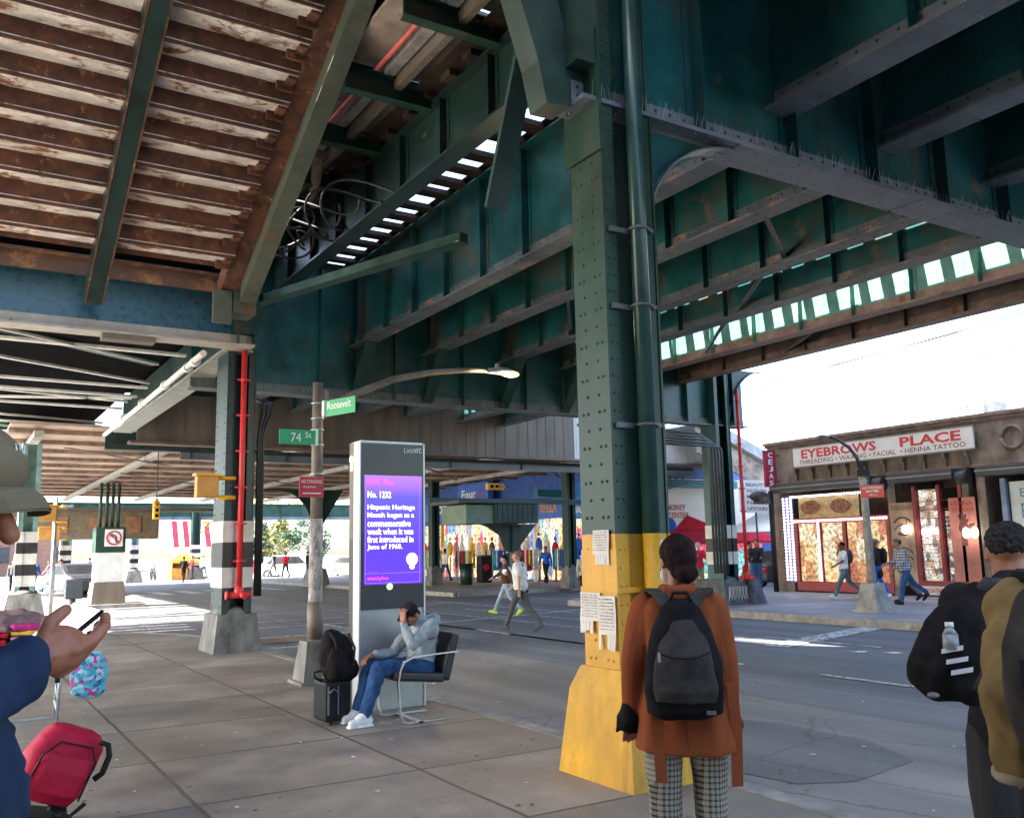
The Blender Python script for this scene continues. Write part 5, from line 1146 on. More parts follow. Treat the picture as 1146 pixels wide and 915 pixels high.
b = B(); b.loft([(0, -.12, .1, .18, .07, 3), (0, -.13, .3, .19, .08, 3), (0, -.12, .42, .16, .05, 3)], 20)
for v in b.bm.verts: v.co = tl((v.co.x + .02, v.co.y, v.co.z - .05)) + V((0, 0, .1))
blob('front_pocket', b, .012, CRIM, t, 1, .01, 6)
b = B(); b2_ = B(); b2_.tube([tl(p) + V((0, 0, .05)) for p in ((-.19, -.175, .12), (-.19, -.18, .4), (-.12, -.17, .52), (.1, -.17, .53), (.17, -.18, .42), (.19, -.185, .12))], .006, 5); obj('zip', b2_, BLACK, t); b = B(); P1 = [tl(p) + V((0, 0, .05)) for p in ((.13, -.15, .58), (.19, -.17, .58), (.235, -.17, .5), (.25, -.17, .36), (.22, -.16, .3))]; b.tube(P1, .018, 6); obj('carry_handle', b, BLACK, t)
b = B()
for y in (6.32, 6.58): b.cyl((.72, y, .05), (.72, y + .05, .05), .05, n=14)
for y in (6.34, 6.6): b.tube([(.64, y, .14), (.72, y, .05), (.84, y, .14)], .014, 6)
obj('wheel', b, BLACK, t)
b = B(); b.box((.45, 6.3, .06), (.76, 6.64, .1), rot=(0, R(14), 0)); obj('base_plate', b, BLACK, t)
# ------------------------------------------------------------ vendor cart with clothes
t = thing('vendor_cart', 'folding vendor table on metal legs at the left, loaded with folded clothes', 'cart', (.5, 10.2, 0))
b = B(); b.box((-.5, 9.9, .76), (1.22, 10.9, .8)); b.box((-.5, 9.88, .73), (1.22, 9.9, .81)); obj('table_top', b, WOOD, t)
for (x, y) in ((1.05, 9.95), (1.12, 10.85), (-.3, 9.95)):
    b = B(); b.tube([(x, y, .76), (x - .02, y, 0)], .016, 8); obj('leg', b, SILV, t)
b = B(); b.tube([(-.3, 9.95, .12), (1.04, 9.95, .12)], .014, 6); b.tube([(1.04, 9.95, .15), (1.1, 10.85, .15)], .014, 6); b.tube([(1.03, 9.95, .3), (1.1, 10.85, .3)], .01, 6); obj('stretcher', b, SILV, t)
def cloth(x, y, z, w, d, h, mt, lab):
    b = B(); b.box((x, y, z), (x + w, y + d, z + h), bev=h * .35); o_ = blob('folded_garment', b, .012, mt, None, 1, .012, 9); tag(o_, lab, 'garment')
rows = [(.1, 'grey', F_GREY), (.36, 'bright red', F_RED), (.62, 'yellow', F_YEL), (.88, 'dark blue', F_BLUE)]
cloth(.0, 9.92, .805, .27, .4, .09, mat('ash_cloth', (.22, .26, .3), .85), 'ash grey garment at the left front of the vendor table')
cloth(.3, 9.92, .805, .27, .4, .07, F_RED, 'bright red garment lowest in its stack on the vendor table')
cloth(.3, 9.92, .88, .28, .4, .05, F_RED, 'red garment second from the bottom of the red stack on the vendor table')
cloth(.3, 9.93, .935, .27, .38, .05, F_MAUVE, 'dark mauve garment on top of the red stack')
cloth(.6, 9.92, .805, .28, .4, .04, F_BLACK, 'black garment under the pink one beside the red stack')
cloth(.6, 9.92, .85, .28, .4, .045, F_PINK, 'dusty pink garment below the yellow one')
cloth(.6, 9.93, .9, .27, .38, .035, F_YEL, 'yellow garment between pink and magenta ones')
cloth(.61, 9.95, .94, .26, .36, .05, mat('magenta_cloth', (.55, .02, .2), .85), 'magenta garment on top of the yellow one')
cloth(.9, 9.92, .805, .3, .4, .04, F_BLACK, 'black garment at the right front of the vendor table')
cloth(.9, 9.93, .85, .29, .38, .03, F_TEAL, 'teal blue garment above the black one at the right front')
cloth(.9, 9.95, .885, .3, .38, .03, F_BLACK, 'second black garment above the teal one at the right front')
cloth(.9, 9.98, .92, .3, .38, .07, mat('maroon_print', (.2, .04, .03), .85, var=.8, scale=22), 'maroon patterned garment on top of the right stack')
b = B(); b.ell((.45, 10.5, .95), (.55, .3, .18)); b.ell((.85, 10.5, .93), (.35, .25, .12)); b.ell((.1, 10.4, .98), (.25, .25, .14)); tag(blob('scarf_pile', b, .02, mat('mauve_print', (.3, .19, .19), .9, var=.4, scale=14), None, 1, .05, 4), 'mound of dusty mauve scarves at the back of the vendor table', 'scarves')
b = B(); b.ell((.12, 10.1, 1.02), (.1, .1, .1)); b.ell((.08, 10.12, .97), (.14, .12, .08)); tag(blob('brown_garment', b, .015, F_BROWN, None, 1, .03, 6), 'crumpled brown garment at the left end of the vendor table', 'garment')
t = thing('hanging_goods', 'black and striped socks and straps hanging under the vendor table', 'goods', (.8, 9.9, .4)); random.seed(5)
for k in range(14):
    x = .15 + k * .065; l = random.uniform(.15, .4); b = B(); b.box((x, 9.9, .7 - l), (x + .045, 9.93, .72), bev=.008); obj('strap', b, random.choice([F_BLACK, F_BLACK, WHITE, F_BROWN, F_GREY]), t)
flor = mat('floral_print', (.1, .45, .5), .7, var=.3)
m_ = flor; nt_ = m_.node_tree; bs_ = nt_.nodes['Principled BSDF']; tc_ = node(nt_, 'ShaderNodeTexCoord'); vv_ = node(nt_, 'ShaderNodeTexVoronoi', {0: (tc_, 3), 'Scale': 26.})
rp_ = ramp(nt_, (node(nt_, 'ShaderNodeSeparateColor', {0: (vv_, 1)}), 0), [(0, (.05, .35, .5)), (.25, (.45, .6, .65)), (.5, (.5, .04, .3)), (.65, (.03, .1, .3)), (.8, (.1, .5, .55))]); rp_.color_ramp.interpolation = 'CONSTANT'; nt_.links.new(rp_.outputs[0], bs_.inputs['Base Color'])
t = thing('floral_bag', 'turquoise and pink floral bag hanging from the right end of the vendor table', 'bag', (1.3, 9.8, .35))
b = B(); b.loft([(1.27, 9.8, .3, .1, .04, 3), (1.27, 9.8, .34, .16, .07, 3), (1.28, 9.8, .5, .165, .08, 3), (1.3, 9.8, .64, .12, .05, 3), (1.31, 9.8, .72, .05, .02, 3)], 24); blob('pouch', b, .01, flor, t, 1, .012, 7)
b = B(); b.tube([(1.31, 9.8, .7), (1.25, 9.86, .8), (1.21, 9.88, .78)], .01, 6); obj('strap', b, BLACK, t)
# ------------------------------------------------------------ lamp on the right sidewalk
lx, ly = 18.5, 13.9
t = thing('street_lamp', 'leaning grey street lamp with small red sign, across the road before the shop building', 'street lamp', (lx, ly, 0))
b = B(); b.frustum((lx - .3, ly - .3), (lx + .3, ly + .3), (lx - .18, ly - .18), (lx + .18, ly + .18), 0, .66); b.frustum((lx - .36, ly - .36), (lx + .36, ly + .36), (lx - .34, ly - .34), (lx + .34, ly + .34), -.0, .05); obj('concrete_foot', b, mat('foot_r', (.3, .3, .29), .75, var=.3, bump=.4), t)
b = B(); b.tube([(lx, ly, .66), (lx, ly + .03, 3.0), (lx - .02, ly + .06, 3.35)], [.1, .085, .075], 12); obj('shaft', b, mat('dull_galv', (.33, .32, .3), .55, var=.35, scale=6, chips=.3, ccol=(.1, .1, .1)), t)
b = B(); b.tube([(lx - .02, ly + .06, 3.3), (lx - .06, ly + .1, 3.6), (lx - .2, ly + .2, 3.85), (lx - .5, ly + .3, 4.05), (lx - .75, ly + .36, 4.1)], [.05, .045, .04, .035, .03], 8); obj('arm', b, CABLE, t)
b = B(); b.ell((lx - .85, ly + .38, 4.1), (.2, .09, .05)); obj('lamp_head', b, LGREY, t)
b = B(); b.box((lx - .1, ly - .1, 3.15), (lx + .1, ly + .1, 3.32)); b.box((lx - .12, ly - .04, 3.3), (lx - .02, ly + .04, 3.5)); obj('bracket', b, BLACK, t)
s4 = flat(t, 'parking_sign', (lx + .02 - .08, ly - .25, 2.78), (0.35, -.94, 0), .52, .3, SRED)
text('NO STANDING', (lx - .065, ly - .256, 2.86), (.35, -.94, 0), UP, .44, .06, SWHITE, s4, .01, .004); text('ANYTIME', (lx - .065, ly - .256, 2.78), (.35, -.94, 0), UP, .3, .055, SWHITE, s4, .01, .004); text('←', (lx - .065, ly - .256, 2.69), (.35, -.94, 0), UP, .2, .04, SWHITE, s4, .01, .004)
# ------------------------------------------------------------ traffic signals
def signal(x, y, z, lab, nfaces=3, ztop=5.0):
    t = thing('traffic_signal', lab, 'traffic light', (x, y, z))
    b = B(); b.box((x - .16, y - .12, z - .45), (x + .16, y + .12, z + .45), bev=.04); b.cyl((x, y, z + .45), (x, y, z + .6), .12, .05, 10); obj('housing', b, TSIG, t)
    for k in range(3):
        b = B(); b.cyl((x, y - .12, z + .28 - k * .28), (x, y - .2, z + .28 - k * .28), .11, n=14); obj('hood', b, TSIG, t)
        b = B(); b.cyl((x, y - .203, z + .28 - k * .28), (x, y - .206, z + .28 - k * .28), .09, n=14); obj('lens', b, DARK if k != 0 else mat('lens_red', (.3, .05, .03), .3), t)
    b = B(); b.cyl((x, y, z + .6), (x, y, ztop), .025, n=6); obj('hanger', b, CABLE, t)
    return t
signal(5.6, 30, 3.02, 'yellow three lens traffic signal hanging over the side street at the left', ztop=7.3).scale = (.62, .62, .62)
hs = signal(0, 0, 0, 'yellow and black traffic signal mounted sideways under the worn brown deck', ztop=.7)
hs.location = (17.9, 30, 3.98); hs.rotation_euler = (0, R(90), 0); hs.scale = (.8, .8, .8)
for k, (x, y, z, w, h, lab) in enumerate(((3.72, 15.7, 2.75, .36, .36, 'rusty orange pedestrian signal box fixed to the left side of the striped column'), (2.55, 30, 2.9, .5, .45, 'weathered orange signal box at the far left in the sunlight'), (3.7, 42, 2.6, .8, .5, 'small orange signal box low behind the sage green column'))):
    t = thing('pedestrian_signal', lab, 'signal', (x, y, z)); b = B(); b.box((x - w / 2, y - .1, z - h / 2), (x + w / 2, y + .1, z + h / 2), bev=.02); obj('housing', b, TORG, t); b = B(); b.box((x - w / 2 - .03, y - .12, z + h / 2), (x + w / 2 + .03, y + .12, z + h / 2 + .04)); b.cyl((x + w / 2, y, z - h / 2), (x + w / 2 + .3, y, z - h / 2), .04, n=8); b.cyl((x + w / 2, y, z + h / 2 - .03), (x + w / 2 + .3, y, z + h / 2 - .03), .035, n=8); obj('bracket', b, TSIG, t)
    if k: b = B(); b.cyl((x + .25, y + .15, 0), (x + .25, y + .15, z + .5), .06, n=8); obj('post', b, GALV, t)
t = thing('meter_box', 'grey box on a short brown post beside the vendor table, in the bright street', 'box', (2.0, 22, 0)); b = B(); b.cyl((2.42, 21.6, 0), (2.42, 21.6, .9), .06, n=8); obj('post', b, POLE, t); b = B(); b.box((2.27, 21.5, .75), (2.6, 21.75, 1.15), bev=.02); obj('case', b, LGREY, t)
# ------------------------------------------------------------ cars, tent
def car(x, y, rz, paint, lab, h=1.5, L=4.5, grp='parked cars far away'):
    t = thing('parked_car', lab, 'car', (0, 0, 0), 0, grp)
    b = B(); pr = [(-L / 2, .35), (-L / 2, .8), (-L / 2 + .2, .95), (-L / 2 + 1.1, 1.02), (-L / 2 + 1.7, h - .05), (-.2, h), (L / 2 - 1.2, h - .03), (L / 2 - .45, 1.0), (L / 2 - .05, .92), (L / 2, .4), (L / 2 - .3, .25), (-L / 2 + .3, .25)]
    b.prism([(-.85, a, z) for a, z in pr], (1.7, 0, 0)); bmesh.ops.bevel(b.bm, geom=list(b.bm.edges), offset=.05, segments=2, affect='EDGES'); body = obj('body', b, paint, t)
    b = B(); gp = [(-L / 2 + 1.25, 1.03), (-L / 2 + 1.75, h - .12), (L / 2 - 1.28, h - .1), (L / 2 - .7, 1.02)]
    b.prism([(-.862, a, z) for a, z in gp], (.01, 0, 0)); b.prism([(.852, a, z) for a, z in gp], (.01, 0, 0)); b.prism([(-.7, -L / 2 + 1.12, 1.05), (.7, -L / 2 + 1.12, 1.05), (.65, -L / 2 + 1.66, h - .1), (-.65, -L / 2 + 1.66, h - .1)], (0, -.02, .01)); b.prism([(-.7, L / 2 - .52, 1.02), (.7, L / 2 - .52, 1.02), (.65, L / 2 - 1.14, h - .08), (-.65, L / 2 - 1.14, h - .08)], (0, .02, .01)); obj('windows', b, CARG, t)
    for sx in (-.86, .7):
        for yy in (-L / 2 + .85, L / 2 - .85):
            b = B(); b.cyl((sx, yy, .33), (sx + .16, yy, .33), .33, n=18); w = obj('wheel', b, TYRE, t); b = B(); b.cyl((sx - .004, yy, .33), (sx + .166, yy, .33), .18, n=14); obj('rim', b, SILV, w)
    for sx in (-.65, .65):
        b = B(); b.ell((sx, -L / 2 + .02, .72), (.15, .06, .08)); obj('headlight', b, SWHITE, t); b = B(); b.ell((sx, L / 2 - .02, .75), (.12, .05, .1)); obj('tail_light', b, F_RED, t)
    t.location = (x, y, ZR); t.rotation_euler = (0, 0, rz); return t
car(21.3, 64, R(58), CARW, 'white car parked beyond the side street left of the papered lamp post', 1.65, 4.8)
car(20.3, 73, R(75), CARR, 'dark red car half hidden behind the left striped column')
car(5.4, 47, R(10), CARD, 'dark car at the far left behind the whitewashed pier')
car(24.6, 60, R(20), CARW, 'white car seen between the papered lamp post and the kiosk')
car(29.5, 25.5, R(80), CARD, 'dark car behind the corner of the brown shop building')
t = thing('market_tent', 'orange and yellow canopy tent standing in the far left distance', 'tent', (16, 75, 0))
b = B(); cx_, cy_ = 15.3, 70.5; a0 = [(cx_ - 1.5, cy_ - 1.5, 2.05), (cx_ + 1.5, cy_ - 1.5, 2.05), (cx_ + 1.5, cy_ + 1.5, 2.05), (cx_ - 1.5, cy_ + 1.5, 2.05)]
for i in range(4): b.face([a0[i], a0[(i + 1) % 4], (cx_, cy_, 3.1)])
for i in range(4): b.face([a0[i], a0[(i + 1) % 4], tuple(V(a0[(i + 1) % 4]) - V((0, 0, .3))), tuple(V(a0[i]) - V((0, 0, .3)))])
obj('roof', b, F_YEL, t)
b = B(); b.box((cx_ - 1.45, cy_ + 1.4, 0), (cx_ + 1.45, cy_ + 1.45, 1.75)); b.box((cx_ - 1.48, cy_ - 1.4, 0), (cx_ - 1.44, cy_ + 1.4, 1.75)); b.box((cx_ - 1.4, cy_ - 1.46, 0), (cx_ + .2, cy_ - 1.42, 1.2)); obj('side_wall', b, mat('tent_orange', (.75, .3, .03), .7), t)
for sx in (-1.45, 1.45):
    b = B(); b.cyl((cx_ + sx, cy_ - 1.45, -.1), (cx_ + sx, cy_ - 1.45, 1.8), .03, n=6); obj('pole', b, SILV, t)
t.scale = (.66, .66, .66); t.location = (15.65, 73.5, -.1)
t = thing('motorcycle', 'dark motorcycle with rider shape far off under the deck at the left', 'motorcycle', (13.6, 72, 0))
b = B()
for yy in (71.4, 72.7): b.tube(arc((13.4, yy, .18), .3, 0, 6.28, 14, (0, 1, 0), (0, 0, 1)), .06, 6)
obj('wheel', b, TYRE, t); b = B(); b.ell((13.4, 72, .5), (.15, .5, .2)); b.tube([(13.4, 71.4, .2), (13.4, 71.6, .9)], .03, 6); b.tube([(13.1, 71.6, .9), (13.7, 71.6, .9)], .025, 6); b.box((13.28, 72, .6), (13.52, 72.7, .72), bev=.04); obj('frame', b, BLACK, t)
t = thing('litter_bin', 'dark rounded bin at the corner in front of the blue fronted shops', 'bin', (20, 38, 0))
b = B(); b.cyl((20.8, 37.6, 0), (20.8, 37.6, .9), .26, .32, 16); obj('barrel', b, DGREEN, t); b = B(); b.cyl((20.8, 37.6, .9), (20.8, 37.6, .97), .34, n=16); obj('rim', b, BLACK, t)
t = thing('newspaper_box', 'black box with a red emblem at the corner in front of the blue fronted shops', 'box', (21.3, 36.8, 0)); b = B(); b.box((21, 36.5, .1), (21.55, 37, 1.3), bev=.04); obj('case', b, BLACK, t); b = B(); b.ell((21.25, 36.49, .8), (.16, .02, .16)); obj('emblem', b, F_RED, t); b = B(); b.box((20.98, 36.5, 1.302), (21.57, 37.02, 1.36)); obj('lid', b, LGREY, t)
# racks of clothes on the corner
random.seed(21)
for k, (x, y) in enumerate(((22.6, 44.5), (22.9, 41.5), (23.2, 39), (23.4, 36.2), (23.6, 33.5))):
    t = thing('clothes_rack', ['clothes rack at the corner just right of the kiosk', 'clothes rack second from the kiosk in front of the blue fronted shops', 'clothes rack in the middle of the blue fronted shops', 'clothes rack fourth from the kiosk before the blue fronted shops', 'clothes rack under the bright blue sign by the yellow footed column'][k], 'rack', (x, y, 0), 0, 'clothes racks outside the shops')
    b = B(); b.tube([(x, y - .8, 0), (x, y - .8, 1.6), (x, y + .8, 1.6), (x, y + .8, 0)], .02, 6); obj('rail', b, CHROME, t)
    for j in range(9):
        b = B(); b.box((x - .22, y - .72 + j * .17, .55 + random.random() * .3), (x + .22, y - .62 + j * .17, 1.55), bev=.03); obj('garment', b, random.choice([F_WHITE, F_RED, F_BLUE, F_TEAL, F_PINK, F_GREY, F_YEL, F_WHITE, DENIM]), t)

# ------------------------------------------------------------ litter and scraps on the ground
random.seed(77)
def scraps(name, n, x0, x1, y0, y1, z, mt, smin, smax):
    b = B()
    for k in range(n):
        x, y = random.uniform(x0, x1), random.uniform(y0, y1); s_ = random.uniform(smin, smax); m_ = random.randint(4, 7); a0 = random.random() * 6
        b.face([(x + s_ * random.uniform(.5, 1) * math.cos(a0 + 6.283 * i / m_), y + s_ * random.uniform(.5, 1) * math.sin(a0 + 6.283 * i / m_), z + random.uniform(.001, .006)) for i in range(m_)])
    o_ = obj(name, b, mt, fixn=False); o_['kind'] = 'stuff'
scraps('litter', 70, .3, 4.6, 4, 21, .003, PAPER, .008, .03)
scraps('litter', 90, .3, 4.6, 4, 21, .003, mat('gum', (.09, .085, .08), .8), .01, .028)
scraps('litter', 60, .3, 4.6, 4, 21, .003, mat('dry_leaf', (.2, .11, .04), .8), .01, .03)
scraps('litter', 90, 4.95, 12, 3, 24, ZR + .016, PAPER, .01, .035)
scraps('litter', 60, 4.95, 6, 3, 20, ZR + .016, mat('dry_leaf', (0, 0, 0)), .015, .04)
scraps('litter', 40, 16.8, 23, 10, 22, .004, PAPER, .015, .05)
# ------------------------------------------------------------ people
def sk(h=1.75, legs=((0, 0), (0, 0)), arms=((0, 10), (0, 10)), lean=0., spread=.1, aout=(.12, .12), headtilt=0.):
    s = h / 1.75; J = {}
    def d(a): return V((0, math.sin(R(a)), -math.cos(R(a))))
    T = Matrix.Rotation(-R(lean), 3, 'X')
    J['pelvis'] = V((0, 0, .96)); up = lambda p: J['pelvis'] + T @ (V(p) - J['pelvis'])
    J['waist'] = up((0, 0, 1.1)); J['chest'] = up((0, .0, 1.3)); J['neck'] = up((0, -.005, 1.47)); J['head'] = up((0, .025, 1.62)) + V((0, headtilt, 0))
    for k, sx in ((0, -1), (1, 1)):
        hip = V((sx * spread * .9, 0, .92)); a, kn = legs[k]; knee = hip + d(a) * .43; an = knee + d(a - kn) * .42
        J['hip%d' % k], J['knee%d' % k], J['ank%d' % k] = hip, knee, an
        ft = a - kn; fa = max(-60, min(15, ft if ft < 0 else ft * .5)); J['toe%d' % k] = an + V((0, math.cos(R(fa)) * .17, math.sin(R(fa)) * .17 - .045)); J['heel%d' % k] = an + V((0, -.04, -.045))
        sh = up((sx * .185, 0, 1.42)); u_, f_ = arms[k]; dd = d(u_ + lean * -1) + V((sx * aout[k], 0, 0)); el = sh + dd.normalized() * .285; dd2 = d(u_ + f_) + V((sx * aout[k] * .3, 0, 0)); wr = el + dd2.normalized() * .25
        J['sh%d' % k], J['el%d' % k], J['wr%d' % k] = sh, el, wr; J['hd%d' % k] = wr + dd2.normalized() * .09
    zmin = min(min(J['toe0'].z, J['heel0'].z), min(J['toe1'].z, J['heel1'].z)) - .03
    for k in J: J[k] = V((J[k].x, J[k].y, J[k].z - zmin)) * s
    J['s'] = s; return J
def hand(b, w, d, n, sx, curl=.5, s=1., spread=.1, thumb=.7):
    """palm + five jointed fingers: w wrist, d finger direction, n palm normal (the side the fingers close to)"""
    w, d, n = V(w), V(d).normalized(), V(n); n = (n - d * n.dot(d)).normalized(); x = d.cross(n) * sx
    b.cap(w, .026 * s, w + d * .03 * s, .03 * s)
    for i, ox in enumerate((.03, .01, -.01, -.03)):
        b.cap(w + d * .02 * s + x * ox * .6 * s, .017 * s, w + d * .085 * s + x * ox * s, .0135 * s)
        L = (.044, .05, .046, .036)[i] * s; p = w + d * .088 * s + x * ox * s; a = 0
        for j in range(3):
            a += curl * (.75, .95, .6)[j] + i * .04; q_ = p + (d * math.cos(a) + n * math.sin(a) + x * spread * (1.5 - i) * .3).normalized() * L * (1, .68, .55)[j]
            b.cap(p, (.0105 - .001 * j) * s, q_, (.0098 - .001 * j) * s); p = q_
    p = w + d * .02 * s + x * .026 * s; q_ = p + (d * .5 + x * .75 + n * .3 * thumb).normalized() * .042 * s; b.cap(p, .016 * s, q_, .0125 * s)
    r_ = q_ + (d * .8 + x * (.5 - thumb * .5) + n * .6 * thumb).normalized() * .032 * s; b.cap(q_, .0115 * s, r_, .0105 * s); e = r_ + (d * .9 + n * thumb * .6).normalized() * .026 * s; b.cap(r_, .0105 * s, e, .009 * s)
def head_prims(b, h, s, F=V((0, 1, 0)), U=V((0, 0, 1))):
    F = F.normalized(); Rt = F.cross(U).normalized(); U = Rt.cross(F)
    M = Matrix((Rt, F, U)).transposed()
    def P_(x, y, z): return h + M @ V((x, y, z)) * s
    eu = M.to_euler()
    b.ell(P_(0, -.01, .025), (.076 * s, .094 * s, .094 * s), rot=eu, sub=3); b.ell(P_(0, .022, -.04), (.058 * s, .068 * s, .078 * s), rot=eu, sub=3)
    b.cap(P_(0, .088, .02), .011 * s, P_(0, .112, -.018), .015 * s); b.ell(P_(0, .07, -.088), (.024 * s, .022 * s, .018 * s)); b.ell(P_(0, .084, -.052), (.024 * s, .014 * s, .009 * s), rot=eu); b.ell(P_(0, .08, .035), (.05 * s, .018 * s, .012 * s), rot=eu)
    for sx in (-1, 1): b.ell(P_(sx * .078, -.005, -.008), (.012 * s, .022 * s, .034 * s), rot=eu); b.ell(P_(sx * .032, .066, -.02), (.024 * s, .022 * s, .02 * s))
    return P_
def eyes(t, P_, s):
    b = B()
    for sx in (-1, 1): b.ell(P_(sx * .031, .079, .002), (.011 * s, .007 * s, .006 * s)); 
    obj('eyes', b, INK, t)
def ped(label, x, y, z, rz, J, skin, top, bot, shoe, hair, vox=.022, sleeve='long', hair_len=0, coat=0., group=None, bulk=1., skirt=None, extras=None, handcurl=None, ptex=0, hat=None):
    t = thing('person', label, 'person', (0, 0, 0), 0, group); s = J['s']
    b = B(); P_ = head_prims(b, J['head'], s, V((0, 1, 0)))
    b.cap(J['neck'] - V((0, 0, .03)), .058 * s, J['head'] - V((0, 0, .06)), .052 * s)
    b.cap(J['chest'] + V((-.09 * s, 0, .03)), .1 * s, J['chest'] + V((.09 * s, 0, .03)), .1 * s); b.cap(J['waist'], .12 * s, J['chest'], .12 * s); b.cap(J['pelvis'] + V((-.06 * s, 0, 0)), .115 * s, J['pelvis'] + V((.06 * s, 0, 0)), .115 * s)
    for k in (0, 1):
        b.cap(J['sh%d' % k], .05 * s, J['el%d' % k], .04 * s); b.cap(J['el%d' % k], .04 * s, J['wr%d' % k], .027 * s)
        b.cap(J['hip%d' % k], .078 * s, J['knee%d' % k], .055 * s); b.cap(J['knee%d' % k], .055 * s, J['ank%d' % k], .036 * s); b.cap(J['heel%d' % k], .03 * s, J['toe%d' % k], .028 * s)
        dd = J['hd%d' % k] - J['wr%d' % k]
        if vox < .015: hand(b, J['wr%d' % k], dd, V((0, 1, .0)) if abs(dd.normalized().y) < .8 else V((0, 0, 1)), (-1, 1)[k], .35, s)
        else:
            b.cap(J['wr%d' % k], .03 * s, J['hd%d' % k], .034 * s)
            for o_ in (-.02, 0, .02): b.cap(J['hd%d' % k] + V((0, o_, 0)), .013, J['hd%d' % k] + dd.normalized() * .075 + V((0, o_ * 1.3, 0)), .011)
    blob('body', b, vox * .8, skin, t, 1)
    b = B(); e = .018 * s; k_ = bulk
    b.cap(J['chest'] + V((-.1 * s, 0, .04 * s)), .108 * s * k_, J['chest'] + V((.1 * s, 0, .04 * s)), .108 * s * k_); b.cap(J['waist'], .135 * s * k_, J['chest'], .14 * s * k_); b.cap(J['pelvis'] + V((-.055 * s, 0, .03)), .13 * s * k_, J['pelvis'] + V((.055 * s, 0, .03)), .13 * s * k_)
    b.cap(J['neck'] - V((0, 0, .06)), .08 * s, J['neck'] - V((0, 0, .01)), .062 * s)
    if coat: b.cap(J['pelvis'] + V((-.09 * s, 0, -coat)), .12 * s * k_, J['pelvis'], .13 * s * k_); b.cap(J['pelvis'] + V((.09 * s, 0, -coat)), .12 * s * k_, J['pelvis'], .13 * s * k_)
    for k in (0, 1):
        b.cap(J['sh%d' % k], .066 * s * k_, J['el%d' % k] if sleeve == 'long' else J['sh%d' % k].lerp(J['el%d' % k], .75), .055 * s * k_)
        if sleeve == 'long': b.cap(J['el%d' % k], .054 * s * k_, J['wr%d' % k], .038 * s)
    blob('top', b, vox * .8, top, t, 2, .012, 7, (1, 1, .5))
    b = B(); b.cap(J['pelvis'] + V((-.05 * s, 0, -.02)), .122 * s, J['pelvis'] + V((.05 * s, 0, -.02)), .122 * s)
    for k in (0, 1): b.cap(J['hip%d' % k], .093 * s, J['knee%d' % k], .068 * s); b.cap(J['knee%d' % k], .068 * s, J['ank%d' % k] + V((0, 0, .02)), .055 * s)
    blob('trousers', b, vox * .8, bot, t, 1, .01, 8, (1, 1, .5))
    for k in (0, 1):
        b = B(); b.cap(J['heel%d' % k] + V((0, 0, .005)), .042 * s, J['toe%d' % k] + V((0, -.01, .003)), .036 * s); b.cap(J['ank%d' % k], .045 * s, J['toe%d' % k].lerp(J['ank%d' % k], .5), .042 * s); blob('shoe', b, max(.012, vox * .6), shoe, t, 1)
    b = B(); b.ell(P_(0, -.022, .042), (.084 * s, .095 * s, .088 * s), sub=3)
    if hair_len: b.cap(P_(0, -.06, 0), .07 * s, P_(0, -.08, -hair_len), .05 * s)
    if hat: b.cyl(P_(0, 0, .05), P_(0, 0, .062), .13 * s, n=20)
    blob('hair' if not hat else 'hat', b, .014, hair, t, 1, .006, 14)
    if extras: extras(t, J, s, P_)
    t.location = (x, y, z); t.rotation_euler = (0, 0, rz)
    return t
def bag_thing(label, x, y, z, rz, parts, name='backpack', cat='backpack'):
    """parts: list of (name, [prims], mat, vox, disp)"""
    t = thing(name, label, cat, (0, 0, 0))
    for nm, fn, m_, vx, dp in parts:
        b = B(); fn(b)
        if vx: blob(nm, b, vx, m_, t, 2, dp, 8)
        else: obj(nm, b, m_, t)
    t.location = (x, y, z); t.rotation_euler = (0, 0, rz); return t

WALK = ((28, 6), (-16, 22)); WALK2 = ((-18, 24), (26, 4)); AR = ((-22, 14), (24, 20)); AR2 = ((24, 22), (-22, 14)); ST = ((1, 0), (-2, 2))
# crossing pedestrians
ped('man in a white short sleeved shirt and dark trousers striding across the road', 10.75, 17.0, ZR, R(40), sk(1.74, ((24, 5), (-18, 22)), ((-14, 12), (16, 26)), 4, aout=(.3, .3)), SKIN_L, F_WHITE, F_GREY, F_GREY, mat('thin_hair', (.2, .11, .07), .7), sleeve='short', bulk=1.24)
bag_thing('black shoulder bag at the hip of the striding man in the white shirt', 10.75, 17.0, ZR, R(40), (('bag', lambda b: b.ell((.24, .05, .85), (.05, .16, .14)), F_BLACK, .02, 0), ('strap', lambda b: b.tube([(.24, 0, .95), (.1, -.13, 1.2), (-.1, -.08, 1.44)], .015, 5), F_BLACK, 0, 0)), 'shoulder_bag', 'bag')
def banded(t, J, s, P_):
    b = B(); b.cap(J['chest'] + V((-.12, 0, -.02)), .125, J['chest'] + V((.12, 0, -.02)), .125); c = J['chest']; blob('white_stripe', b, .02, F_WHITE, t, 1)
ped('woman in brown top, pale jeans and lime green shoes walking across the road', 12.95, 21.2, ZR, R(55), sk(1.62, WALK2, ((-30, 20), (40, 20)), 2, aout=(.5, .5)), SKIN_L, F_BROWN, LDENIM, F_LIME, HAIRD, bulk=1.1)
bag_thing('white shawl across the back of the woman in lime green shoes', 12.95, 21.2, ZR, R(55), (('shawl', lambda b: (b.cap((-.24, -.03, 1.18), .07, (.26, -.03, 1.2), .07), b.cap((-.1, -.02, 1.18), .13, (.1, -.02, 1.18), .13)), F_WHITE, .02, .01),), 'shawl', 'shawl')
ped('person in pale top and black trousers standing just left of the yellow column', 16.9, 23.0, ZR, R(150), sk(1.66, ST, ((4, 14), (-4, 10))), SKIN_D, mat('pale_top', (.42, .42, .38), .8), F_BLACK, F_GREY, HAIRD)
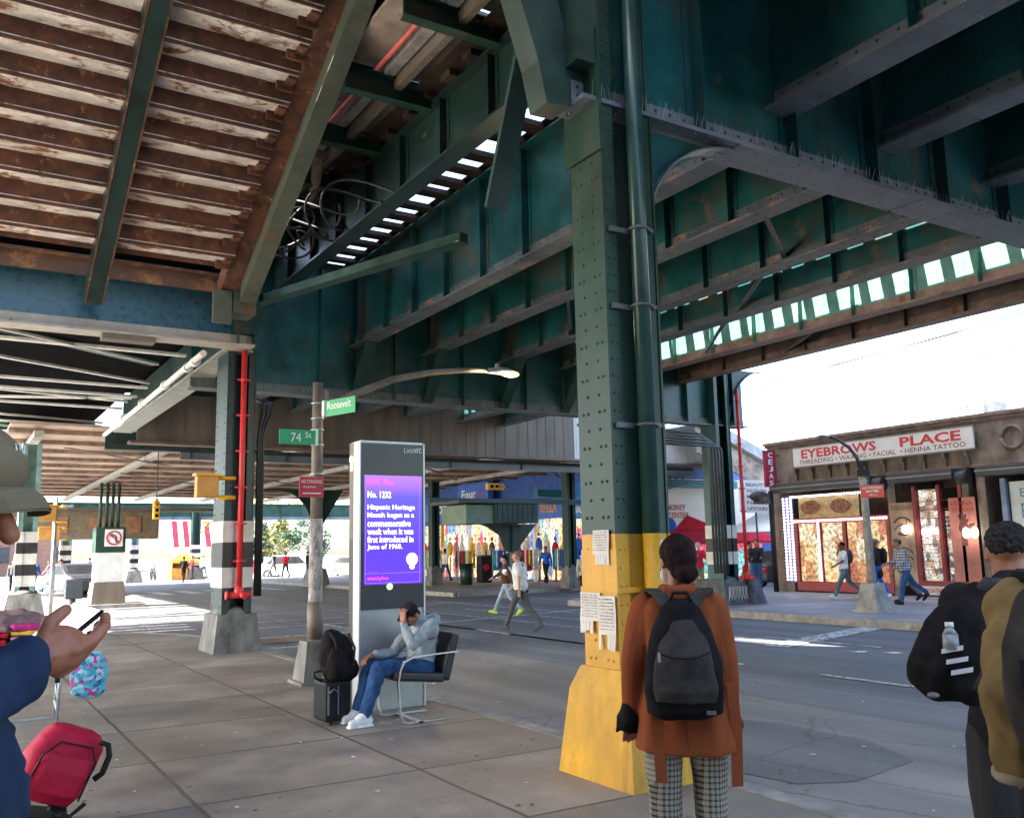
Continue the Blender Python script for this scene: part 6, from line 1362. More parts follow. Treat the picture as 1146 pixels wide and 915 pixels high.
bag_thing('dark backpack carried by the person in the pale top left of the yellow column', 16.9, 23.0, ZR, R(150), (('bag', lambda b: b.ell((0, -.2, 1.15), (.17, .1, .25)), F_GREY, .02, .01),))
def ph(t, J, s, P_): pass
ped('person in red top and khaki trousers standing left of the far striped column', 20.9, 22.2, 0, R(160), sk(1.7, ST, ((30, 80), (30, 80))), SKIN_L, F_RED, mat('khaki_tr', (.2, .17, .1), .8), F_GREY, mat('grey_hair', (.3, .3, .3), .8), sleeve='short', bulk=1.1)
ped('person in a dark jacket and jeans standing at the shop corner under the red sign', 24.0, 22.6, 0, R(120), sk(1.75, ST, ((30, 50), (20, 40))), SKIN_M, F_BLACK, DENIM, F_GREY, HAIRD)
ped('person in light blue jeans and black coat, partly behind the dark jacketed person', 24.6, 23.5, 0, R(200), sk(1.7, ST, ((10, 20), (20, 40))), SKIN_M, F_GREY, LDENIM, F_BLACK, HAIRD)
# right sidewalk
ped('person in a white T-shirt and blue jeans walking past the beaded doors', 22.2, 17.6, 0, R(60), sk(1.68, ((26, 4), (-28, 20)), ((24, 40), (-10, 14))), SKIN_D, F_WHITE, mat('mid_denim', (.1, .17, .22), .8), F_WHITE, HAIRD, sleeve='short')
bag_thing('small dark backpack on the person in the white T-shirt', 22.2, 17.6, 0, R(60), (('bag', lambda b: b.ell((0.03, -.2, 1.2), (.15, .1, .22)), mat('plum_bag', (.05, .02, .05), .7), .02, .01), ('strap', lambda b: b.tube([(.13, -.12, 1.4), (.15, .02, 1.45), (.14, .12, 1.25)], .02, 5), F_BLACK, 0, 0)))
ped('person in bucket hat, long black top and blue leggings behind the leaning lamp', 22.5, 16.7, 0, R(60), sk(1.68, ((16, 4), (-16, 14)), ((20, 40), (-4, 14))), SKIN_D, F_BLACK, F_BLUE, F_WHITE, mat('hat_grey', (.12, .12, .13), .8), coat=.25, hat=True)
bag_thing('black and lime green backpack on the person in the bucket hat', 22.5, 16.7, 0, R(60), (('bag', lambda b: b.ell((0.0, -.2, 1.2), (.17, .11, .25)), F_BLACK, .02, .01), ('piping', lambda b: b.tube(arc((.0, -.27, 1.2), .19, -1.2, 1.9, 12, (1, 0, 0), (0, 0, 1)), .018, 5), F_LIME, 0, 0)))
bag_thing('bright blue carrier bag held by the person in the bucket hat', 22.5, 16.7, 0, R(60), (('bag', lambda b: b.box((-.3, .15, .55), (-.24, .4, .95), bev=.02), F_BLUE, 0, 0),), 'carrier_bag', 'bag')
ped('stooping person in a blue plaid shirt and jeans walking past the goods window', 21.2, 14.9, 0, R(62), sk(1.72, ((18, 6), (-34, 18)), ((20, 40), (24, 50)), 12, headtilt=.05), SKIN_M, PLAID, DENIM, F_BLACK, mat('brown_hair', (.12, .07, .05), .7), bulk=1.12)
ped('person in a checked jacket and grey jeans just behind the stooping one in blue plaid', 21.8, 15.4, 0, R(62), sk(1.68, ((14, 4), (-28, 16)), ((0, 20), (4, 20)), 6), SKIN_M, plaid('plaid_dark', (.03, .03, .04), (.25, .25, .24), 12, .5), mat('grey_jeans', (.12, .14, .17), .8), F_BLACK, HAIRD, bulk=1.1)
# far people
far = [(19.0, 61, 'two_a', F_GREY, F_GREY, 'person in grey far away right of the leafy tree, leftmost of three'), (19.5, 60, 'b', F_RED, F_BLACK, 'person in a red top far away right of the leafy tree, middle of three'), (21.0, 60, 'c', F_BLACK, DENIM, 'person in a black coat and jeans far away right of the leafy tree'),
       (4.0, 52, 'd', F_BLUE, DENIM, 'person in a blue top standing far off under the cap brim at the left edge'), (4.8, 53, 'e', F_PINK, DENIM, 'person in a pinkish top standing far off at the left'), (3.2, 54, 'f', F_GREY, F_BLACK, 'person in grey at the far left edge'), (5.4, 54, 'g', F_YEL, LDENIM, 'person in a yellow top standing far off at the left'),
       (13.4, 62, 'h', F_BLACK, F_BLACK, 'person in black riding a cycle across the sunlit side street'), (15.5, 69, 'i', F_RED, F_BLACK, 'person in red in front of the orange tent'), (16.4, 69.5, 'j', F_WHITE, F_GREY, 'person in white beside the orange tent'),
       (22.0, 42, 'k', F_WHITE, DENIM, 'person in white among the clothes racks right of the kiosk'), (22.8, 37, 'l', F_GREY, DENIM, 'person in grey browsing outside the blue fronted shops'), (23.2, 34.5, 'm', F_BLUE, F_BLACK, 'person in blue outside the shops behind the striding man'), (26.5, 33, 'n', F_WHITE, F_GREY, 'person in white in the sunlight behind the woman in the rust coat'), (10.5, 74, 'o', F_GREY, F_BLACK, 'small dark figure far down the side street left'), (9.3, 74, 'p', F_BLUE, F_BLACK, 'small bluish figure far down the side street left')]
for i, (x, y, _, tp, bt, lb) in enumerate(far):
    ped(lb, x, y, ZR if not (x > 16.7 and y > 31) else 0, R(40 + 97 * i), sk(1.7, (WALK, WALK2, ST)[i % 3], (AR, AR2, ((10, 20), (5, 30)))[i % 3]), (SKIN_M, SKIN_D, SKIN_L)[i % 3], tp, bt, F_BLACK, HAIRD, vox=.035)

# ------------------------------------------------------------ woman in the rust coat
Wx, Wy, Wr = 2.95, 3.28, R(-40)
t = thing('person', 'woman seen from behind in a rust orange coat beside the yellow footed column', 'person', (0, 0, 0))
J = sk(1.66, ((0, 0), (0, 2)), ((-6, 14), (0, 10)), 0, spread=.12, aout=(.3, .17)); s = J['s']
for kk_ in ('sh0', 'el0', 'wr0', 'hd0', 'sh1', 'el1', 'wr1', 'hd1'): J[kk_].x *= .87
hF = V((-.42, 1, -.08)); b = B(); P_ = head_prims(b, J['head'], s, hF); WP = P_
b.cap(J['neck'] - V((0, 0, .06)), .056, J['head'] - V((0, 0, .05)), .048); b.cap(J['chest'] + V((-.08, 0, .03)), .09, J['chest'] + V((.08, 0, .03)), .09); b.cap(J['waist'], .1, J['chest'], .1); b.cap(J['pelvis'] + V((-.06, 0, 0)), .11, J['pelvis'] + V((.06, 0, 0)), .11)
for k in (0, 1):
    b.cap(J['sh%d' % k], .045, J['el%d' % k], .036); b.cap(J['el%d' % k], .036, J['wr%d' % k], .024)
    b.cap(J['hip%d' % k], .08, J['knee%d' % k], .052); b.cap(J['knee%d' % k], .052, J['ank%d' % k], .034); b.cap(J['heel%d' % k], .03, J['toe%d' % k], .028)
    hand(b, J['wr%d' % k], J['hd%d' % k] - J['wr%d' % k], V((0, 1, 0)), (-1, 1)[k], .4, .95)
blob('body', b, .007, SKIN_M, t, 1)
b = B(); hp = P_; b.ell(hp(0, -.02, .038), (.088, .1, .092), sub=3); b.ell(hp(0, -.05, -.0), (.078, .075, .07), sub=3); b.ell(hp(0, -.1, -.07), (.055, .045, .045), sub=3); b.ell(hp(0, -.07, -.05), (.065, .05, .05), sub=3)
blob('hair', b, .006, mat('burgundy_hair', (.022, .009, .01), .75, spec=.12, var=.5, scale=30, bump=.7, bscale=200, bdist=.003), t, 2, .004, 30, (1, 1, .4))
b = B(); b.tube([hp(-.08, -.01, .0), hp(-.08, .03, -.03), hp(-.06, .08, -.05)], .003, 5); b.ell(hp(-.02, .085, -.065), (.035, .03, .035)); obj('face_mask', b, F_WHITE, t)
b = B(); z0 = .70
b.loft([(0.01, .0, z0, .24, .17, 2.3), (0.01, .0, z0 + .02, .24, .172, 2.3), (0, 0, .85, .215, .155, 2.3), (0, 0, 1.0, .185, .135, 2.4), (0, 0, 1.12, .17, .125, 2.5), (0, 0, 1.25, .178, .12, 2.6), (0, -.005, 1.33, .175, .11, 2.6), (0, -.005, 1.375, .145, .095, 2.3), (0, -.005, 1.405, .09, .08), (0, -.005, 1.435, .07, .07)], 40)
for k in (0, 1):
    b.cap(J['sh%d' % k] + V((0, 0, -.02)), .066, J['el%d' % k], .06); b.cap(J['el%d' % k], .06, J['wr%d' % k] - (J['wr%d' % k] - J['el%d' % k]) * .1, .052)
b.tube([(.075 * math.cos(a), -.005 + .078 * math.sin(a) , 1.42) for a in (i * math.pi / 8 for i in range(17))], .018, 8)
b.box((-.08, -.11, 1.36), (.08, -.07, 1.44), bev=.02)
blob('coat', b, .0085, ORANGE, t, 2, .016, 7, (1.2, 1.2, .28))
for sx, x0, zb in ((-1, -.14, .6), (1, .19, .56)):
    b = B(); b.strip([(x0, -.165 if sx < 0 else -.05, 1.0), (x0 + .01 * sx, -.2 if sx < 0 else -.08, .8), (x0 + .0 * sx, -.205 if sx < 0 else -.09, zb)], (.05, -.0 if sx < 0 else .01, 0), .006); obj('belt_end', b, ORANGE, t)
b = B(); b.cap((-.2, -.02, 1.0), .0, (-.2, -.02, 1.0), .0) if False else None
kk = J['wr0']; b.cap(kk + V((.0, 0, .02)), .046, kk + V((-.02, .01, -.05)), .055)
for i in range(5): b.cap(kk + V((-.05 + i * .023, .02 * math.sin(i), -.04)), .017, kk + V((-.07 + i * .028, .03 * math.sin(i * 2), -.09)), .011)
blob('dark_cuff', b, .007, BLKFAB, t, 1, .006, 20)
b = B()
for k in (0, 1): b.cap(J['hip%d' % k], .1, J['knee%d' % k], .075); b.cap(J['knee%d' % k], .075, J['ank%d' % k] + V((0, 0, .03)), .066)
b.cap(J['pelvis'] + V((-.05, 0, -.02)), .12, J['pelvis'] + V((.05, 0, -.02)), .12); blob('trousers', b, .009, CHECK, t, 1, .008, 8, (1, 1, .4))
for k in (0, 1): b = B(); b.cap(J['heel%d' % k], .04, J['toe%d' % k], .036); b.cap(J['ank%d' % k], .04, J['toe%d' % k].lerp(J['ank%d' % k], .5), .04); blob('shoe', b, .01, F_BLACK, t, 1)
b = B(); b.tube([(0.0, -.155, .87), (.004, -.165, .8), (.006, -.172, .72)], .003, 5); obj('coat_seam', b, mat('coat_shade', (.14, .035, .012), .9), t)
t.location = (Wx, Wy, 0); t.rotation_euler = (0, 0, Wr)
t = thing('backpack', 'black and charcoal backpack worn by the woman in the rust orange coat', 'backpack', (0, 0, 0))
b = B(); b.loft([(0, -.2, .87, .1, .05, 2.5), (0, -.21, .9, .165, .085, 2.8), (0, -.215, 1.0, .175, .1, 2.8), (0, -.21, 1.12, .165, .1, 2.6), (0, -.2, 1.26, .13, .085, 2.4), (0, -.19, 1.34, .09, .06), (0, -.18, 1.38, .045, .035)], 36); blob('main_bag', b, .009, BLKFAB, t, 2, .009, 7)
b = B(); b.loft([(0, -.27, .95, .13, .055, 2.6), (0, -.285, 1.0, .14, .06, 2.6), (0, -.28, 1.12, .128, .06, 2.4), (0, -.265, 1.2, .11, .05), (0, -.24, 1.27, .085, .045), (0, -.235, 1.3, .06, .035)], 30); blob('front_panel', b, .008, GREYFAB, t, 2, .006, 9)
b = B(); b.tube([(-.115, -.325, 1.165), (-.06, -.343, 1.145), (0, -.348, 1.14), (.06, -.343, 1.145), (.115, -.315, 1.165)], .005, 6); obj('zip', b, BLACK, t)
b = B(); b.box((-.112, -.345, 1.125), (-.1, -.336, 1.165)); obj('zip_pull', b, SILV, t)
b = B(); b.tube([(-.05, -.2, 1.37), (-.03, -.2, 1.41), (.03, -.2, 1.41), (.05, -.2, 1.37)], .009, 6); obj('grab_loop', b, BLACK, t)
for sx in (-1, 1):
    b = B(); b.strip([(sx * .045 - .03, -.2, 1.34), (sx * .09 - .03, -.15, 1.405), (sx * .125 - .03, -.06, 1.425), (sx * .135 - .03, .03, 1.41), (sx * .14 - .03, .1, 1.33), (sx * .15 - .03, .12, 1.2)], (.06, 0, 0), .013); obj('shoulder_strap', b, GREYFAB, t)
b = B(); b.box((.085, -.318, .905), (.125, -.31, .92)); obj('logo_tag', b, LGREY, t)
t.location = (Wx, Wy, 0); t.rotation_euler = (0, 0, Wr)

# ------------------------------------------------------------ man in black at the right edge
Bx, By, Br = 3.4, 1.95, R(-62)
t = thing('person', 'man with cropped dark hair in a black jacket and black trousers at the right edge', 'person', (0, 0, 0))
J = sk(1.68, ((-3, 2), (4, 2)), ((24, 74), (24, 70)), 6, spread=.12, aout=(.2, .2), headtilt=.03); s = J['s']
b = B(); P_ = head_prims(b, J['head'], s, V((.1, 1, -.2)))
b.cap(J['neck'] - V((0, 0, .04)), .068, J['head'] - V((0, .01, .04)), .066); b.cap(J['chest'] + V((-.1, 0, .03)), .11, J['chest'] + V((.1, 0, .03)), .11); b.cap(J['waist'], .13, J['chest'], .13); b.cap(J['pelvis'] + V((-.06, 0, 0)), .12, J['pelvis'] + V((.06, 0, 0)), .12)
for k in (0, 1):
    b.cap(J['sh%d' % k], .055, J['el%d' % k], .043); b.cap(J['el%d' % k], .043, J['wr%d' % k], .03); b.cap(J['hip%d' % k], .085, J['knee%d' % k], .058); b.cap(J['knee%d' % k], .058, J['ank%d' % k], .038); b.cap(J['heel%d' % k], .03, J['toe%d' % k], .03); hand(b, J['wr%d' % k], J['hd%d' % k] - J['wr%d' % k], V((0, 1, 0)), (-1, 1)[k], .5)
blob('body', b, .008, SKIN_M, t, 1)
b = B(); b.ell(P_(0, -.018, .048), (.08, .092, .074), sub=3); b.ell(P_(0, -.05, .02), (.068, .058, .05), sub=3); blob('hair', b, .005, HAIRG, t, 0, .006, 60)
b = B(); b.cap(J['chest'] + V((-.13, 0, .05)), .115, J['chest'] + V((.13, 0, .05)), .115); b.cap(J['waist'] + V((0, 0, -.02)), .165, J['chest'], .165); b.cap(J['pelvis'] + V((-.05, 0, .02)), .145, J['pelvis'] + V((.05, 0, .02)), .145); b.cap(J['neck'] - V((0, 0, .05)), .085, J['neck'] + V((0, -.01, .01)), .074)
for k in (0, 1): b.cap(J['sh%d' % k], .078, J['el%d' % k], .066); b.cap(J['el%d' % k], .065, J['wr%d' % k], .05)
blob('jacket', b, .009, F_BLACK, t, 1, .02, 8, (1, 1, .5))
b = B()
for k in (0, 1): b.cap(J['hip%d' % k], .105, J['knee%d' % k], .082); b.cap(J['knee%d' % k], .082, J['ank%d' % k] + V((0, 0, .02)), .07)
b.cap(J['pelvis'] + V((-.05, 0, -.02)), .13, J['pelvis'] + V((.05, 0, -.02)), .13); blob('trousers', b, .011, mat('black_trousers', (.022, .02, .02), .8, var=.3), t, 1, .012, 7, (1, 1, .5))
for k in (0, 1): b = B(); b.cap(J['heel%d' % k], .042, J['toe%d' % k], .038); blob('shoe', b, .012, F_BLACK, t, 1)
t.location = (Bx, By, 0); t.rotation_euler = (0, 0, Br)
t = thing('backpack', 'black backpack with three white bars slung on the man in black', 'backpack', (2.98, 2.0, 1.0))
b = B(); ca = V((3.06, 1.98, 1.24)); e_ = (0, R(24), R(-50)); b.ell(ca, (.12, .12, .2), rot=e_, sub=3); b.ell(ca + V((-.035, .02, -.05)), (.115, .11, .14), rot=e_, sub=3); b.ell(ca + V((.08, .0, .1)), (.09, .09, .13), rot=e_, sub=3); b.ell(ca + V((.04, 0, -.12)), (.1, .1, .07), rot=e_, sub=2); blob('main_bag', b, .008, BLKFAB, t, 2, .016, 10)
# face of that backpack looking at the camera: camera direction
def facing(c):
    d = (V((0, 0, 1.62)) - V(c)); d.normalize(); r_ = V((0, 0, 1)).cross(d).normalized(); return d, r_, d.cross(r_)
bc = V((2.985, 1.93, 1.225)); d_, r_, u_ = facing(bc)
bc = bc + d_ * .055
b = B()
for k in range(3):
    o_ = bc + r_ * (-.01 + .012 * k) + u_ * (.01 - .035 * k); b.prism([o_ - r_ * .034 - u_ * .004, o_ + r_ * .034 + u_ * .01, o_ + r_ * .036 + u_ * .026, o_ - r_ * .032 + u_ * .012], -d_ * .05)
obj('white_bars', b, F_WHITE, t)
b = B(); b.tube([(3.12, 1.98, 1.38), (3.17, 1.9, 1.47), (3.28, 1.9, 1.46)], .02, 6); b.tube([bc + r_ * .05 - u_ * .11, bc + r_ * .11 + u_ * .0, bc + r_ * .12 + u_ * .15], .012, 6); obj('shoulder_strap', b, GREYFAB, t)
b = B(); b.ell(bc - r_ * .08 - u_ * .13, (.02, .02, .01)); obj('logo_tag', b, LGREY, t)
t = thing('water_bottle', 'clear bottle sticking out of the black backpack pocket above the white bars', 'bottle', tuple(bc + u_ * .05))
m_, nt_, bs_ = _nt('clear_plastic'); bs_.inputs['Base Color'].default_value = (.6, .62, .62, 1); bs_.inputs['Roughness'].default_value = .15; bs_.inputs['Transmission Weight'].default_value = .5
b = B(); q_ = bc + u_ * .02 - r_ * .012 - d_ * .02; b.cyl(q_, q_ + u_ * .05, .027, .026, 14); b.cyl(q_ + u_ * .05, q_ + u_ * .075, .026, .012, 14); obj('bottle_body', b, m_, t)
b = B(); b.cyl(q_ + u_ * .075, q_ + u_ * .092, .014, n=12); obj('cap', b, SWHITE, t)
# ------------------------------------------------------------ man in tan jacket, right edge
t = thing('person', 'person in a tan canvas jacket cut by the right edge, arm bent', 'person', (2.42, 1.25, 0))
b = B(); c0 = V((2.42, 1.26, 0))
b.ell((2.44, 1.3, 1.62), (.085, .095, .12)); b.cap((2.43, 1.28, 1.44), .06, (2.43, 1.29, 1.56), .055); b.cap((2.34, 1.35, 1.36), .12, (2.5, 1.12, 1.36), .12); b.cap((2.42, 1.26, .95), .12, (2.42, 1.26, 1.36), .13)
for sx, (ox, oy) in ((-1, (-.05, .08)), (1, (.05, -.08))): b.cap((2.42 + ox, 1.26 + oy, .95), .085, (2.42 + ox, 1.26 + oy, .5), .06); b.cap((2.42 + ox, 1.26 + oy, .5), .06, (2.42 + ox, 1.26 + oy, .09), .04); b.cap((2.42 + ox, 1.26 + oy, .04), .035, (2.53 + ox, 1.35 + oy, .03), .03)
b.cap((2.16, 1.27, 1.43), .05, (1.97, 1.21, 1.28), .042); b.cap((1.97, 1.21, 1.28), .042, (2.01, 1.23, 1.14), .03); hand(b, (2.015, 1.235, 1.13), (.9, .4, -.15), (0, 0, -1), 1, .9, .85)
blob('body', b, .01, SKIN_M, t, 1)
b = B(); b.cap((2.36, 1.34, 1.38), .12, (2.56, 1.1, 1.38), .12); b.cap((2.46, 1.26, 1.0), .16, (2.46, 1.26, 1.3), .17); b.cap((2.42, 1.26, 1.44), .085, (2.42, 1.27, 1.5), .075)
b.cap((2.14, 1.27, 1.44), .078, (1.97, 1.21, 1.28), .07); b.cap((1.97, 1.21, 1.28), .07, (2.01, 1.23, 1.13), .056); b.cap((2.14, 1.27, 1.44), .08, (2.36, 1.3, 1.44), .09)
blob('jacket', b, .007, KHAKI, t, 1, .018, 11, (1, 1, .7))
b = B(); b.tube([V((2.014, 1.232, 1.1)) + V((math.cos(a) * .052, math.sin(a) * .05, math.cos(a) * .012)) for a in (i * math.pi / 8 for i in range(17))], .013, 8); obj('sleeve_cuff', b, mat('cuff_lining', (.4, .3, .18), .8), t)
b = B()
for ox, oy in ((-.05, .08), (.05, -.08)): b.cap((2.42 + ox, 1.26 + oy, .95), .1, (2.42 + ox, 1.26 + oy, .12), .075)
blob('trousers', b, .015, F_BLACK, t, 1)
b = B(); b.ell((2.43, 1.28, 1.67), (.09, .1, .09), sub=3); blob('hair', b, .01, HAIRD, t, 1)
t.location.x += .1
t = thing('backpack', 'dark pack with a small patch on the tan jacket at the right edge', 'backpack', (2.25, 1.1, 1.0))
b = B(); b.ell((1.9, 1.1, 1.33), (.08, .075, .19), sub=3); b.ell((1.97, 1.07, 1.28), (.1, .09, .22), sub=3); blob('main_bag', b, .009, GREYFAB, t, 2, .01, 8)
b = B(); b.tube([(2.2, 1.3, 1.53), (2.1, 1.2, 1.53), (1.95, 1.1, 1.5), (1.88, 1.06, 1.42)], .016, 6); obj('shoulder_strap', b, BLKFAB, t)
pc = V((1.81, 1.07, 1.345)); d_, r_, u_ = facing(pc); b = B(); b.prism([pc - r_ * .022 - u_ * .028, pc + r_ * .022 - u_ * .028, pc + r_ * .022 + u_ * .028, pc - r_ * .022 + u_ * .028], d_ * .012); obj('patch', b, BLACK, t)
b = B(); b.tube([pc + d_ * .014 + r_ * .008 * math.sin(a * 2) + u_ * .014 * math.cos(a) for a in (i * .5 for i in range(9))], .003, 5); b.tube([pc + d_ * .014 - r_ * .014 - u_ * .023, pc + d_ * .014 + r_ * .014 - u_ * .023], .003, 5); obj('patch_stitching', b, F_WHITE, t)
t.location.x += .1
# ------------------------------------------------------------ man with the phone, left edge
t = thing('person', 'man in an olive cap and navy sweatshirt looking at a phone at the left edge', 'person', (-.03, 1.5, 0))
Fd = V((.85, -.45, -.2)); hc = V((.004, 1.5, 1.695)); b = B(); P_ = head_prims(b, hc, 1.0, Fd)
b.cap((-.06, 1.52, 1.44), .06, (-.02, 1.51, 1.57), .055); b.cap((-.07, 1.4, 1.34), .12, (-.07, 1.64, 1.34), .12); b.cap((-.06, 1.52, 1.0), .13, (-.06, 1.52, 1.34), .13)
for oy in (-.09, .09): b.cap((-.06, 1.52 + oy, .95), .085, (-.05, 1.52 + oy, .5), .06); b.cap((-.05, 1.52 + oy, .5), .06, (-.07, 1.52 + oy, .09), .04); b.cap((-.08, 1.52 + oy, .04), .035, (.06, 1.5 + oy, .03), .03)
WR = V((.135, 1.475, 1.468)); EL = V((-.02, 1.36, 1.34)); b.cap((-.1, 1.36, 1.42), .05, EL, .045); b.cap(EL, .045, WR, .03)
b.cap((-.1, 1.66, 1.42), .05, (-.1, 1.74, 1.15), .045); b.cap((-.1, 1.74, 1.15), .045, (.02, 1.7, .98), .03); hand(b, (.02, 1.7, .98), (.5, -.1, -.8), (0, -1, 0), -1, .5)
# hand closing on the phone
PA, PB = V((.155, 1.5, 1.482)), V((.226, 1.535, 1.536))     # lower and upper end of the phone seen almost edge on
pd = (PB - PA).normalized(); cam = (V((0, 0, 1.62)) - PA).normalized(); pn = V((-.5, -.5, .7)); pn = (pn - pd * pn.dot(pd)).normalized(); pw = pd.cross(pn)
bdir = (V((.185, 1.49, 1.478)) - WR).normalized(); side = pn
b.cap(WR, .03, WR + bdir * .03, .034); b.ell(WR + bdir * .045 + V((0, 0, .004)), (.042, .03, .036), sub=3)
for i in range(4):   # fingers under the phone
    base = WR + bdir * (.05 + .003 * i) + pw * (.024 - .016 * i) * 1 - pn * (.0 + .004 * i) + V((0, 0, .006 - .012 * i))
    q1 = base + (pd * .9 - pn * .25).normalized() * (.038, .036, .032, .026)[i]; q2 = q1 + (pd * .85 + pn * .25).normalized() * (.026, .024, .02, .016)[i]; q3 = q2 + (pd * .4 + pn * .8).normalized() * .014
    b.cap(base, .0125, q1, .011); b.cap(q1, .0108, q2, .0098); b.cap(q2, .0095, q3, .0085)
    b.cap(WR + bdir * .02, .02, base, .0135)
T0 = WR + bdir * .028 + pn * .022; T1 = T0 + (pd * .6 + pn * .6).normalized() * .032; T2 = T1 + (pd * .95 + pn * .0).normalized() * .03; b.cap(WR + bdir * .01, .02, T0, .016); b.cap(T0, .015, T1, .012); b.cap(T1, .0115, T2, .0095)
blob('body', b, .0036, mat('skin_hand', (.33, .115, .058), .5, var=.16, scale=22, bump=.5, bscale=110, bdist=.002, rust=.3, rcol=(.27, .09, .05), rscale=12), t, 0)
eyes(t, P_, 1.)
b = B(); b.cap((-.08, 1.38, 1.38), .13, (-.08, 1.66, 1.38), .13); b.cap((-.01, 1.6, .98), .165, (-.01, 1.6, 1.28), .165); b.cap((-.06, 1.52, 1.0), .165, (-.05, 1.52, 1.3), .165); b.cap((-.06, 1.52, 1.42), .1, (-.03, 1.51, 1.5), .09)
b.cap((-.12, 1.36, 1.42), .075, EL, .062); b.cap(EL, .062, WR - (WR - EL).normalized() * .012, .042); b.cap((-.1, 1.68, 1.42), .07, (-.1, 1.74, 1.15), .062); b.cap((-.1, 1.74, 1.15), .06, (.0, 1.7, 1.0), .045)
blob('sweatshirt', b, .006, NAVY, t, 1, .013, 16, (1, 1, 1))
b = B(); dd = (WR - EL).normalized(); b.cyl(WR - dd * .03, WR + dd * .004, .041, .038, 20); obj('ribbed_cuff', b, NAVY, t)
b = B()
for oy in (-.09, .09): b.cap((-.06, 1.52 + oy, .95), .1, (-.06, 1.52 + oy, .12), .075)
blob('trousers', b, .016, DENIM, t, 1)
# cap
Rt_ = Fd.normalized().cross(V((0, 0, 1))).normalized(); Uu = Rt_.cross(Fd.normalized()); Mh = Matrix((Rt_, Fd.normalized(), Uu)).transposed(); eu = Mh.to_euler()
b = B(); b.ell(P_(0, .0, .07), (.09, .112, .074), rot=eu, sub=3); cp = blob('cap_crown', b, .006, OLIVE, t, 2, .003, 12)
b = B(); n = 12; top = []; 
for ring_, (r_, dz) in enumerate(((.0, .0), (.35, .004), (.7, .0), (1., -.012))):
    top.append([P_(math.sin(a) * (.082 + .0 * r_) * (1 - .12 * r_), .062 + math.cos(a) * .045 + r_ * .05 * math.cos(a * .75), .056 + dz - .012 * r_ - .018 * (math.sin(a) ** 2)) for a in (-1.35 + 2.7 * i / n for i in range(n + 1))])
for th in (0, -.004):
    vs = [[b.bm.verts.new(p + Uu * th) for p in row] for row in top]
    for j in range(3):
        for i in range(n): b.bm.faces.new([vs[j][i], vs[j][i + 1], vs[j + 1][i + 1], vs[j + 1][i]])
obj('cap_brim', b, OLIVE, t, fixn=False)
text('NY', P_(-.0, .094, .098), (Mh @ V((-1, 0, 0))), (Mh @ V((0, -.35, 1))), .034, .04, F_WHITE, t, .03, .004, name='cap_emblem')
b = B(); b.ell(P_(0, -.012, .136), (.008, .008, .005)); obj('cap_button', b, OLIVE, t)
t.location.x -= .012; t.location.y += .12
t = thing('phone', 'slim phone with a bright screen held by the man in the olive cap', 'phone', tuple(PA))
a0 = PA - pd * .03; pw2 = pw * .034; b = B(); b.prism([a0 - pw2, a0 + pw2, PB + pw2, PB - pw2], pn * .009); bmesh.ops.bevel(b.bm, geom=list(b.bm.edges), offset=.003, segments=2, affect='EDGES'); obj('case', b, BLACK, t)
b = B(); o2 = pn * .0092; b.face([a0 - pw2 * .9 + o2 + pd * .004, a0 + pw2 * .9 + o2 + pd * .004, PB + pw2 * .9 + o2 - pd * .004, PB - pw2 * .9 + o2 - pd * .004]); obj('screen', b, emit('phone_glow', (.9, .93, 1.), .3), t)
t.location.x -= .012; t.location.y += .12
# ------------------------------------------------------------ seated man
t = thing('person', 'seated man in a black cap, grey hoodie, blue jeans and white shoes holding his face', 'person', (4.0, 8.35, 0))
yc = 8.37; pel = V((4.1, yc, .5)); ch = V((4.14, yc, .8)); nk = V((4.07, yc - .0, .95)); hd = V((3.98, yc - .02, 1.0)); Fs = V((-.9, -.3, -.55))
b = B(); P_ = head_prims(b, hd, .95, Fs); b.cap(nk, .055, hd, .055); b.cap(ch + V((0, -.09, .02)), .095, ch + V((0, .09, .02)), .095); b.cap(pel, .11, ch, .12)
kn = [V((3.6, yc - .12, .52)), V((3.62, yc + .12, .52))]; an = [V((3.46, yc - .13, .12)), V((3.5, yc + .14, .12))]
for k, sg in ((0, -1), (1, 1)):
    h0 = pel + V((0, sg * .09, -.02)); b.cap(h0, .078, kn[k], .056); b.cap(kn[k], .056, an[k], .036); b.cap(an[k] + V((.03, 0, -.07)), .03, an[k] + V((-.14, -.01, -.085)), .028)
sh = [ch + V((.0, -.17, .1)), ch + V((0, .17, .1))]
elR = V((3.92, yc - .2, .72)); wrR = V((3.87, yc - .11, .905)); b.cap(sh[0], .048, elR, .04); b.cap(elR, .04, wrR, .027); hand(b, wrR, (-.05, .2, 1), (.9, .3, .1), 1, .35, .95)
elL = V((3.88, yc + .17, .62)); wrL = V((3.62, yc + .04, .63)); b.cap(sh[1], .048, elL, .04); b.cap(elL, .04, wrL, .027); hand(b, wrL, (-1, -.2, -.2), (0, 0, -1), -1, .5, .95)
blob('body', b, .006, SKIN_M, t, 1)
b = B(); b.ell(P_(0, -.012, .045), (.085, .1, .083), rot=(0, R(-20), 0), sub=3); blob('cap_crown', b, .007, F_BLACK, t, 2)
Rs = Fs.normalized().cross(V((0, 0, 1))).normalized(); Us = Rs.cross(Fs.normalized())
b = B(); r0 = [P_(math.sin(a) * .075, .06 + math.cos(a) * .03, .045) for a in (-1.3 + 2.6 * i / 10 for i in range(11))]; r1 = [P_(math.sin(a) * .068, .06 + math.cos(a) * .115, .03) for a in (-1.3 + 2.6 * i / 10 for i in range(11))]
for th in (0, -.005):
    A_ = [b.bm.verts.new(p + Us * th) for p in r0]; C_ = [b.bm.verts.new(p + Us * th) for p in r1]
    for i in range(10): b.bm.faces.new([A_[i], A_[i + 1], C_[i + 1], C_[i]])
